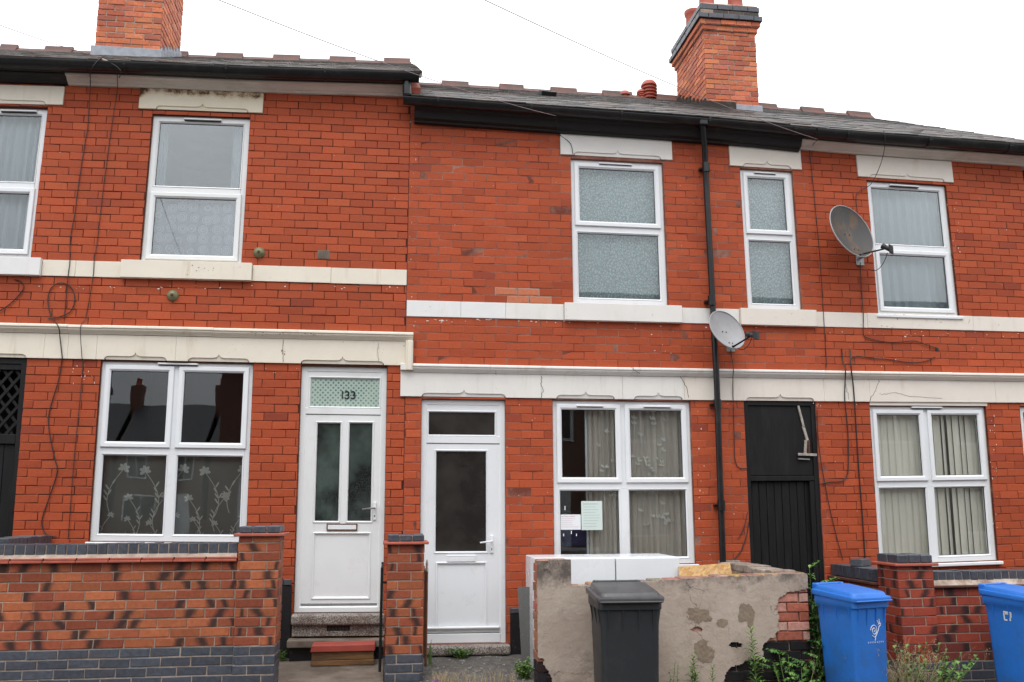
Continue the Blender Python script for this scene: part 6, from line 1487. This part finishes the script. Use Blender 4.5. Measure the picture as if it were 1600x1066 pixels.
# ================================================================== PLANTS
random.seed(99)
def leaf(g, p, d, l, w_, fold=.25, droop=.3):
    d = d.normalized(); s_ = d.cross(Vector((0, 0, 1))); s_ = s_.normalized() if s_.length > .05 else Vector((1, 0, 0)); n = s_.cross(d)
    q = [p, p+d*l*.35+s_*w_/2+n*w_*fold, p+d*l*.35, p+d*l*.35-s_*w_/2+n*w_*fold, p+d*l*.72+s_*w_*.38+n*w_*fold*.6-Vector((0, 0, l*droop*.3)), p+d*l*.72-Vector((0, 0, l*droop*.35)), p+d*l*.72-s_*w_*.38+n*w_*fold*.6-Vector((0, 0, l*droop*.3)), p+d*l-Vector((0, 0, l*droop))]
    n_ = len(g.v); g.v += q; fl = [(0, 1, 2), (0, 2, 3), (1, 4, 5, 2), (2, 5, 6, 3), (4, 7, 5), (5, 7, 6)]; g.f += [tuple(i+n_ for i in f) for f in fl]; g.mi += [g.cm]*6
def plant(name, label, cat, base, stems, hgt, spread, leafn, ll, lw, mode='spiral', group=None, lean=(0, 0), top=False, pal=(0, 0, 1, 2)):
    base = Vector(base); t = thing(name, label, cat, base, group); gs = G(); gl_ = G()
    for k in range(stems):
        a = random.uniform(0, 6.28); r = spread*random.uniform(.15, 1); h_ = hgt*random.uniform(.6, 1.05) if stems > 1 else hgt
        b = base+Vector((math.cos(a)*r*.35, math.sin(a)*r*.2, 0)); e = b+Vector((math.cos(a)*r+lean[0], math.sin(a)*r*.6+lean[1], h_)); mid_ = b.lerp(e, .5)+Vector((random.uniform(-.03, .03), random.uniform(-.02, .02), .04*h_)); n = 8; P = []
        for i in range(n+1): u = i/n; P.append((b*(1-u)+mid_*u)*(1-u)+(mid_*(1-u)+e*u)*u)
        gs.tube(P, [.004*(1-.75*i/n)+.0008 for i in range(n+1)], 5)
        for i in range(leafn):
            u = (.12 if mode != 'top' else .45)+(.88 if mode != 'top' else .55)*i/max(1, leafn-1); q = (b*(1-u)+mid_*u)*(1-u)+(mid_*(1-u)+e*u)*u; aa = i*2.4+random.uniform(-.4, .4); tl_ = random.uniform(.15, .7)+.5*u
            gl_.cm = random.choice(pal); sc = random.uniform(.7, 1.15)*(1-.45*u if mode == 'spiral' else 1)
            leaf(gl_, q, Vector((math.cos(aa), math.sin(aa), tl_)), ll*sc, lw*sc, .25, random.uniform(.1, .5))
            if mode == 'compound':
                dd = Vector((math.cos(aa), math.sin(aa), .35)).normalized()
                gs.tube([q, q+dd*ll*2.2], .0014, 4)
                for w2 in range(5):
                    for sg in (-1, 1): gl_.cm = random.choice(pal); leaf(gl_, q+dd*ll*(.5+.42*w2), dd+dd.cross(Vector((0, 0, 1)))*sg*1.1+Vector((0, 0, random.uniform(-.2, .3))), ll*random.uniform(.75, 1.1), lw*random.uniform(.8, 1.1), .2, random.uniform(.1, .6))
                leaf(gl_, q+dd*ll*2.3, dd, ll, lw)
    gs.build('stem', LEAFS[1], t); gl_.build('leaves', None, t, mats=LEAFS, kind='stuff'); return t
def grass(name, label, base, n, hgt, spread, mat, head=False, cat='grass tuft', ys=.5):
    base = Vector(base); g = G(); 
    for k in range(n):
        b = base+Vector((random.uniform(-1, 1)*spread, random.uniform(-1, 1)*spread*ys, 0)); a = random.uniform(0, 6.28); L_ = hgt*random.uniform(.5, 1.1); ln = random.uniform(.15, .8)*L_; w_ = .0022; s_ = Vector((-math.sin(a), math.cos(a), 0))*w_; vs = []
        for i in range(5): u = i/4; p = b+Vector((math.cos(a)*ln*u*u, math.sin(a)*ln*u*u*.6, L_*(u-.18*u*u))); ww = s_*(1-u*.85); vs += [p-ww, p+ww]
        n0 = len(g.v); g.v += vs; g.f += [(n0+2*i, n0+2*i+1, n0+2*i+3, n0+2*i+2) for i in range(4)]; g.mi += [0]*4
        if head and random.random() < .45:
            for i in range(16): q = p+Vector((random.gauss(0, .010), random.gauss(0, .008), -random.uniform(0, .07))); leaf(g, q, Vector((random.uniform(-1, 1), random.uniform(-1, 1), random.uniform(.2, 1))), .018, .004)
    o = g.build(name, mat); return tag(o, label, cat)
def gp_(u, v, Y, z=None): p = at(u, v, Y); return Vector((p.x, Y, 0.0 if z is None else z))
plant('weed', 'tall narrow-leaved green weed against black-painted foot of rendered wall', 'weed', gp_(1188, 1050, -1.62), 1, at(1180, 985, -1.62).z, .05, 80, .13, .024, pal=(1, 1, 0), lean=(-.04, 0))
plant('weed', 'medium narrow-leaved weed right of black bin against rendered wall', 'weed', gp_(1082, 1050, -1.62), 2, at(1085, 1018, -1.62).z, .03, 60, .11, .022, pal=(1, 0, 1))
plant('weed', 'short pale weed between the two taller weeds by rendered wall', 'weed', gp_(1112, 1050, -1.62), 1, at(1112, 1042, -1.62).z, .02, 45, .09, .020, pal=(1, 1, 0))
plant('weed', 'spindly dry weed with few leaves just right of the black bin', 'weed', gp_(1050, 1050, -1.62), 5, at(1050, 1050, -1.62).z+.06, .10, 14, .05, .018, pal=(0, 2, 1))
plant('shrub', 'green shrub sprouting in gap between rendered wall and side wall', 'shrub', Vector((x1+.20, -1.15, YZ(-1.2))), 3, at(1268, 872, -1.1).z-YZ(-1.2), .07, 9, .06, .034, 'compound', pal=(0, 0, 1, 2), lean=(-.02, -.1))
plant('shrub', 'dark green bush at foot of rendered wall beside blue snail-marked bin', 'shrub', gp_(1243, 1060, -1.66), 9, at(1243, 1010, -1.66).z, .16, 5, .05, .028, 'compound', pal=(0, 0, 2, 1))
plant('shrub', 'dark leafy growth filling narrow gap left of the blue snail-marked bin', 'shrub', gp_(1285, 1060, -1.45), 10, at(1285, 925, -1.45).z, .09, 10, .05, .028, 'compound', pal=(2, 2, 0))
plant('bramble', 'leafy bramble spreading from pier foot right of the snail-marked bin', 'bramble', gp_(1432, 1060, -1.62), 30, at(1430, 1015, -1.62).z, .34, 9, .085, .060, pal=(1, 1, 0, 0), lean=(.08, 0))
plant('bramble', 'trailing leafy bramble shoot reaching right along blue brick foot of wall', 'bramble', gp_(1455, 1060, -1.55), 7, at(1480, 1028, -1.55).z, .08, 18, .075, .052, pal=(1, 0, 1), lean=(.16, 0))
plant('weed', 'tiny green weed at foot of black plinth left of the door steps', 'weed', Vector((at(440, 1020, -.12).x, -.12, YZ(-.12))), 6, .085, .04, 9, .06, .02, pal=(1, 0))
plant('weed', 'small green weeds growing under the sill of the single-light door', 'weed', Vector((at(722, 1030, -.13).x, -.13, YZ(-.13)-.012)), 18, .08, .11, 7, .05, .032, pal=(0, 2, 1))
plant('weed', 'leafy weed clump at end of rendered wall beside leaning panel', 'weed', Vector((at(817, 1050, -1.0).x, -1.0, YZ(-1.0)-.01)), 20, .15, .08, 9, .06, .036, pal=(1, 1, 0))
plant('weed', 'green shoots by the foot of the rusty gate', 'weed', Vector((at(672, 1010, -.5).x, -.45, YZ(-.45)-.01)), 5, .22, .03, 6, .035, .016, pal=(0, 1))
tag(grass('grass', 'green grass blades in the gap between bin and bush by rendered wall', gp_(1262, 1060, -1.75), 90, .30, .10, LEAFS[0], cat='grass'), kind='stuff')
tag(grass('grass', 'dry straw-coloured seeding grass right of the snail-marked blue bin', gp_(1405, 1060, -1.72), 170, at(1410, 985, -1.72).z, .13, STRAW, True, cat='grass'), kind='stuff')
tag(grass('grass', 'pinkish dry seeding grass before red brick wall among brambles', gp_(1445, 1060, -1.6), 90, at(1445, 1000, -1.6).z, .16, STRAW, True, cat='grass'), kind='stuff')
tag(grass('grass', 'dry grass blades sprouting in dark yard before single-light door', Vector((at(745, 1060, -1.15).x, -1.1, YZ(-1.1)-.01)), 170, .13, .34, STRAW, cat='grass', ys=.4), kind='stuff')
tag(grass('grass', 'dry grass growing along the pier foot in dark yard', Vector((at(690, 1060, -1.15).x, -1.15, YZ(-1.15)-.01)), 90, .15, .09, STRAW, cat='grass'), kind='stuff')
pw = thing('flower', 'small purple flower by pier foot at bottom of picture', 'flower', Vector((at(682, 1062, -1.2).x, -1.2, YZ(-1.2)-.02)))
PUR = simple('purple_petal', (.30, .04, .45), .6, .2); g = G(); b = WL[pw.name]
for k in range(16): a = k*.9; leaf(g, b+Vector((random.uniform(-.02, .02), random.uniform(-.01, .01), .05+random.uniform(0, .02))), Vector((math.cos(a), math.sin(a), .5)), .018, .012)
g.build('petals', PUR, pw); G().tube([b, b+Vector((0, 0, .05))], .0015, 4).build('stem', LEAFS[0], pw)
# litter and grit in the yard
g = G(); random.seed(4)
for k in range(260):
    x = random.uniform(.3, 1.6); y = random.uniform(-1.3, -.12); s_ = random.uniform(.003, .011); c_ = Vector((x, y, YZ(y)-.012+s_*.4+.012*mnoise.noise(Vector((x*2.3, y*2.3, 1)))))
    e = Vector((random.uniform(-1, 1), random.uniform(-1, 1), random.uniform(-.2, .2))).normalized(); f_ = e.cross(Vector((.1, .2, 1))).normalized(); g.obox(c_, e*s_, f_*s_*.7, e.cross(f_)*s_*.5)
g.build('gravel', KERB)['kind'] = 'stuff'
# ================================================================== ACROSS THE STREET (seen in the glass)
HBR = simple('far_house_brick', (.17, .075, .055), .7, .25, 30, 60, .2, .4)
HRE = simple('far_house_render', (.55, .52, .46), .8, .1, 3, 60, .2, .3)
HSL = simple('far_house_slate', (.055, .055, .06), .6, .25, 9, 40, .3, .4)
def far_house(x0, x1, kind, yb=-13.2):
    t = thing('house_opposite', 'slate-roofed house across the street, seen only reflected in window glass', 'house', ((x0+x1)/2, yb, 0), 'houses across the street'); W_ = x1-x0
    wl = G().box(x0+.01, x1-.01, yb-7, yb, -.05, 5.4).build('wall', HBR if kind else HRE, t)
    vs = [(x0, yb+.35, 5.25), (x1, yb+.35, 5.25), (x1, yb-3.5, 7.9), (x0, yb-3.5, 7.9), (x0, yb-7.3, 5.25), (x1, yb-7.3, 5.25)]
    G().add(vs+[(a, b, c-.15) for a, b, c in vs], [(0, 1, 2, 3), (3, 2, 5, 4), (6, 9, 8, 7), (9, 10, 11, 8), (0, 6, 7, 1), (4, 5, 11, 10), (0, 3, 9, 6), (3, 4, 10, 9), (1, 7, 8, 2), (2, 8, 11, 5)]).build('roof', HSL, t)
    ch = G().box(x0-.35 if kind else x1-.8, x0+.35 if kind else x1-.1, yb-4.0, yb-3.0, 7.0, 9.1).build('chimney', HBR, t)
    for i in range(2): G().lathe(((x0 if kind else x1-.45), yb-3.2-.5*i, 9.1), [(.13, 0), (.11, .1), (.10, .4), (.12, .45)], 12).build('chimney_pot', TERRAR, ch, smooth=True)
    for a, b, c, d in ((.5, 1.7, 3.2, 4.6), (W_-1.7, W_-.6, 3.2, 4.6), (.5, 2.2, .85, 2.3)):
        f_ = G().ring(x0+a, x0+b, c, d, [(0, yb+.04), (0, yb+.001), (.08, yb+.001), (.08, yb+.04)]).build('window', UPVC, t); G().box(x0+(a+b)/2-.03, x0+(a+b)/2+.03, yb+.002, yb+.035, c+.08, d-.08).build('mullion', UPVC, f_); G().box(x0+a+.07, x0+b-.07, yb+.002, yb+.012, c+.07, d-.07).build('pane', FROST, f_)
    G().box(x0+W_-1.6, x0+W_-.7, yb+.001, yb+.04, 0, 2.35).build('door', UPVC if kind else BLKP, t)
    G().box(x0, x1, yb+.30, yb+.42, 5.08, 5.2).build('gutter', BLK, t)
    fw_ = G().box(x0+.02, x1-1.8, yb+1.95, yb+2.17, -.05, .95).build('front_wall', HBR, t)
x = -22.4; k = 0
while x < 34:
    if not -9 < x < -8: far_house(x, x+4.55, k in (0, 2, 4, 5, 9, 10))
    x += 4.6; k += 1
for i in range(4): far_house(-26+i*5.2, -26+i*5.2+4.9, 1, -46)
# parked cars on the far side, reflected in the ground-floor panes
CG = frost_m('car_glass', (.01, .012, .013), (.02, .022, .024), .03, 2, .0)
def car_m(n, c):
    k = N(n); return k.end(k.pbsdf(c, .25, .5, Coat_Weight=1.0, Coat_Roughness=.04))
def car(label, paint, cx_, cy2, yaw):
    t = thing('parked_car', label, 'car', (cx_, cy2, -.12), 'cars parked across the street'); ca, sa = math.cos(yaw), math.sin(yaw)
    MB = lambda x, y, z: Vector((cx_+x*ca-y*sa, cy2+x*sa+y*ca, -.12+z))
    st = [(-1.95, .62, .42, .60, .62), (-1.88, .76, .28, .66, .76), (-1.5, .81, .20, .74, .84), (-.95, .83, .18, .82, .92), (-.5, .84, .18, .85, .95), (.5, .84, .18, .87, .97), (1.2, .83, .18, .88, .98), (1.6, .80, .22, .88, .98), (1.86, .72, .32, .80, .90), (1.93, .62, .42, .66, .68)]
    vs = []; 
    for x, hw, zb, zs, zt_ in st: vs += [(x, -hw*.92, zb), (x, -hw, zb+.12), (x, -hw, zs), (x, -hw*.86, zt_), (x, 0, zt_+.03), (x, hw*.86, zt_), (x, hw, zs), (x, hw, zb+.12), (x, hw*.92, zb), (x, 0, zb-.02)]
    m = 10; fs = [(i*m+j, i*m+(j+1) % m, (i+1)*m+(j+1) % m, (i+1)*m+j) for i in range(len(st)-1) for j in range(m)]+[tuple(range(m-1, -1, -1)), tuple(range(9*m, 10*m))]
    bd_ = G(MB).add(vs, fs).build('body', paint, t, smooth=True); sm = bd_.modifiers.new('s', 'SUBSURF'); sm.levels = sm.render_levels = 2
    cab = [(-.95, .66, .90), (-.35, .60, 1.36), (.1, .60, 1.42), (.8, .60, 1.40), (1.35, .58, 1.28), (1.72, .66, .94)]
    gv = [(-.95, .70, .90), (-.38, .60, 1.345)], 
    # cabin: glass house with painted roof and pillars
    lo = [(-1.0, .72, .93), (-.55, .76, .95), (.45, .77, .96), (1.25, .76, .97), (1.78, .66, .95)]; hi = [(-.38, .56, 1.36), (-.22, .58, 1.385), (.45, .60, 1.42), (1.1, .59, 1.39), (1.45, .55, 1.30)]
    vs = []
    for (a, b, c), (d, e, f) in zip(lo, hi): vs += [(a, -b, c), (d, -e, f), (d, e, f), (a, b, c)]
    fs = [(4*i+j, 4*i+j+1, 4*i+5+j, 4*i+4+j) for i in range(4) for j in (0, 2)]+[(0, 3, 2, 1), (16, 17, 18, 19)]
    G(MB).add(vs, fs).build('glazing', CG, t)
    rv = []
    for d, e, f in hi: rv += [(d, -e-.01, f-.02), (d, -e*.8, f+.03), (d, 0, f+.045), (d, e*.8, f+.03), (d, e+.01, f-.02)]
    rf = G(MB).add(rv, [(5*i+j, 5*i+j+1, 5*i+6+j, 5*i+5+j) for i in range(4) for j in range(4)]).build('roof_panel', paint, t, smooth=True); so = rf.modifiers.new('s', 'SOLIDIFY'); so.thickness = .03
    for i in (0, 2, 4):
        for sg in (-1, 1): a, d = lo[i], hi[i]; G().tube([MB(a[0], sg*(a[1]+.0), a[2]-.03), MB(d[0], sg*(d[1]+.005), d[2]+.0)], .03, 6).build('pillar', paint, t)
    for x in (-1.22, 1.25):
        for sg in (-1, 1):
            ax = (MB(0, 1, 0)-MB(0, 0, 0)).normalized(); w_ = G().lathe(MB(x, sg*.76, .30), [(.18, -.09), (.28, -.09), (.30, -.06), (.30, .06), (.28, .09), (.18, .09)], 24, ax).build('wheel', GASK, t, smooth=True); G().lathe(MB(x, sg*.76, .30), [(.05, -.098), (.17, -.095), (.17, .095), (.05, .098)], 16, ax).build('wheel_hub', STEEL, w_)
    for sg in (-1, 1): G(MB).box(-1.93, -1.80, sg*.55-.14, sg*.55+.14, .60, .72).build('headlight', UPVC, t, bevel=.03); G(MB).box(1.80, 1.91, sg*.58-.10, sg*.58+.10, .66, .84).build('tail_light', TERRAR, t, bevel=.03)
    return t
car('red hatchback parked across the road, seen only as reflection in middle window', car_m('red_car_paint', (.45, .02, .02)), 5.6, -6.35, 0)
car('silver hatchback parked across the road, seen only as reflection in left window', car_m('silver_car_paint', (.55, .56, .58)), -5.9, -6.35, math.pi)

# ================================================================== SMALL WEAR: paint flecks, chips, cracks
random.seed(77)
FLW = simple('white_paint_fleck', (.70, .67, .62), .7, .1, 40); FLB = simple('brown_chip', (.22, .12, .08), .8, .4, 60); FLD = simple('dark_crack', (.035, .026, .022), .9, .3, 40)
def flecks(h, name, mat, boxes, y=-.0022):
    g = G(F)
    for (u0, v0, u1, v1, n, smin, smax, flat) in boxes:
        for _ in range(n):
            X, Z = fc(random.uniform(u0, u1), random.uniform(v0, v1)); r = random.uniform(smin, smax)*random.random()**.5; m = random.choice((5, 6, 7)); a0 = random.random()*6; pl = []
            for q in range(m): a = a0+2*math.pi*q/m; rr = r*random.uniform(.45, 1.2); pl.append((X+rr*math.cos(a)*(1 if flat <= 1 else flat), Z+rr*math.sin(a)*(1 if flat >= 1 else 1/flat)))
            g.prism(pl, y-.0007, y+.0006)
    o = g.build(name, mat, h); return o
flecks(H1, 'paint_fleck', FLW, [(60, 446, 640, 452, 34, .003, .008, 2), (640, 180, 650, 560, 16, .002, .006, .4), (395, 575, 470, 590, 12, .002, .006, 1), (100, 566, 150, 600, 16, .002, .008, .5), (600, 580, 655, 850, 14, .002, .005, 1), (80, 160, 230, 400, 14, .002, .005, 1), (420, 160, 630, 400, 12, .002, .005, 1)])
flecks(H1, 'chip', FLB, [(300, 416, 345, 426, 9, .004, .010, 1.3), (250, 418, 390, 434, 7, .002, .006, 1)], -.0568)
flecks(H1, 'chip', FLB, [(395, 521, 530, 526, 40, .002, .006, 2.5), (230, 514, 360, 517, 10, .002, .005, 2)], -.0655)
flecks(H1, 'chip', FLB, [(440, 540, 446, 555, 4, .003, .009, .5), (582, 535, 600, 556, 9, .002, .007, 1)], -.0215)
flecks(H2, 'paint_fleck', FLW, [(640, 498, 1100, 505, 46, .003, .009, 2.2), (1100, 505, 1270, 514, 20, .002, .008, 2), (1040, 205, 1090, 470, 14, .002, .006, 1), (790, 630, 865, 860, 20, .002, .006, 1), (1085, 630, 1160, 870, 18, .002, .007, 1), (650, 200, 880, 460, 16, .002, .005, 1), (1090, 632, 1100, 860, 10, .003, .008, .4), (980, 505, 1060, 560, 10, .003, .009, 2)])
flecks(H2, 'chip', FLB, [(882, 478, 884, 498, 3, .002, .006, .5), (1000, 578, 1010, 582, 5, .003, .007, 2), (1160, 487, 1260, 505, 6, .002, .005, 1)], -.0568)
flecks(H3, 'paint_fleck', FLW, [(1290, 518, 1600, 528, 30, .002, .008, 2), (1545, 640, 1560, 870, 30, .003, .008, .4), (1478, 300, 1500, 485, 30, .003, .007, .4), (1290, 630, 1355, 860, 16, .002, .006, 1), (1300, 540, 1560, 575, 20, .002, .006, 1.4), (1500, 240, 1590, 480, 14, .002, .005, 1), (1270, 630, 1284, 640, 6, .004, .01, 1)])
flecks(H3, 'chip', FLB, [(1290, 492, 1590, 515, 26, .002, .006, 1.4), (1440, 500, 1530, 508, 8, .003, .007, 1.5)], -.0145)
def crack(h, pts, y, w_=.0016):
    g = G(F); P = []
    for (a, b), (c, d) in zip(pts, pts[1:]):
        for i in range(5): t = i/5; P.append((a+(c-a)*t+random.uniform(-1.2, 1.2), b+(d-b)*t+random.uniform(-.6, .6)))
    P.append(pts[-1]); Q = [fc(*p) for p in P]
    for (a, b), (c, d) in zip(Q, Q[1:]):
        dx, dz = c-a, d-b; l = math.hypot(dx, dz) or 1; nx_, nz_ = -dz/l*w_, dx/l*w_; g.prism([(a-nx_, b-nz_), (c-nx_*.7, d-nz_*.7), (c+nx_*.7, d+nz_*.7), (a+nx_, b+nz_)], y-.0008, y+.001)
    g.build('crack', FLD, h)
crack(H2, [(846, 588), (845, 600), (848, 610), (845, 622)], -.0212, .0022); crack(H2, [(1062, 588), (1067, 598), (1072, 606), (1075, 622)], -.0212, .0026); crack(H2, [(984, 573), (988, 580), (996, 586)], -.079, .002)
crack(H3, [(1372, 592), (1371, 600), (1364, 614), (1357, 627)], -.0212, .0018); crack(H3, [(1375, 617), (1398, 614), (1420, 620), (1470, 623)], -.0212, .0012)
crack(H3, [(1320, 600), (1322, 612), (1325, 625)], -.0212, .0014); crack(H1, [(443, 532), (442, 550), (444, 566)], -.0212, .0014); crack(H1, [(591, 536), (590, 552), (592, 566)], -.0212, .0010)
# broken edge under the upper right window, weld of old mortar round a pipe hole in the sill
flecks(H3, 'broken_edge', FLD, [(1375, 491, 1412, 494, 12, .004, .009, 2.5), (1396, 495, 1402, 500, 2, .006, .010, 1)], -.0142)
flecks(H1, 'nail_hole', FLD, [(500, 470, 580, 480, 3, .004, .006, 1), (95, 440, 140, 446, 4, .002, .004, 1), (590, 375, 620, 395, 2, .003, .004, 1)], -.002)
flecks(H2, 'nail_hole', FLD, [(1085, 270, 1100, 350, 5, .006, .014, 1), (1098, 465, 1120, 475, 4, .006, .012, 2), (1085, 690, 1120, 740, 3, .004, .006, 1)], -.002)
# screws and scuffs along the foot of number 133's door
for u in (482, 517, 548, 580):
    X, Z = fc(u, 944); G().lathe(F(X, .040, Z), [(.004, -.003), (.004, .002), (.002, .003)], 8, (0, -1, 0)).build('screw', GASK, dn1)
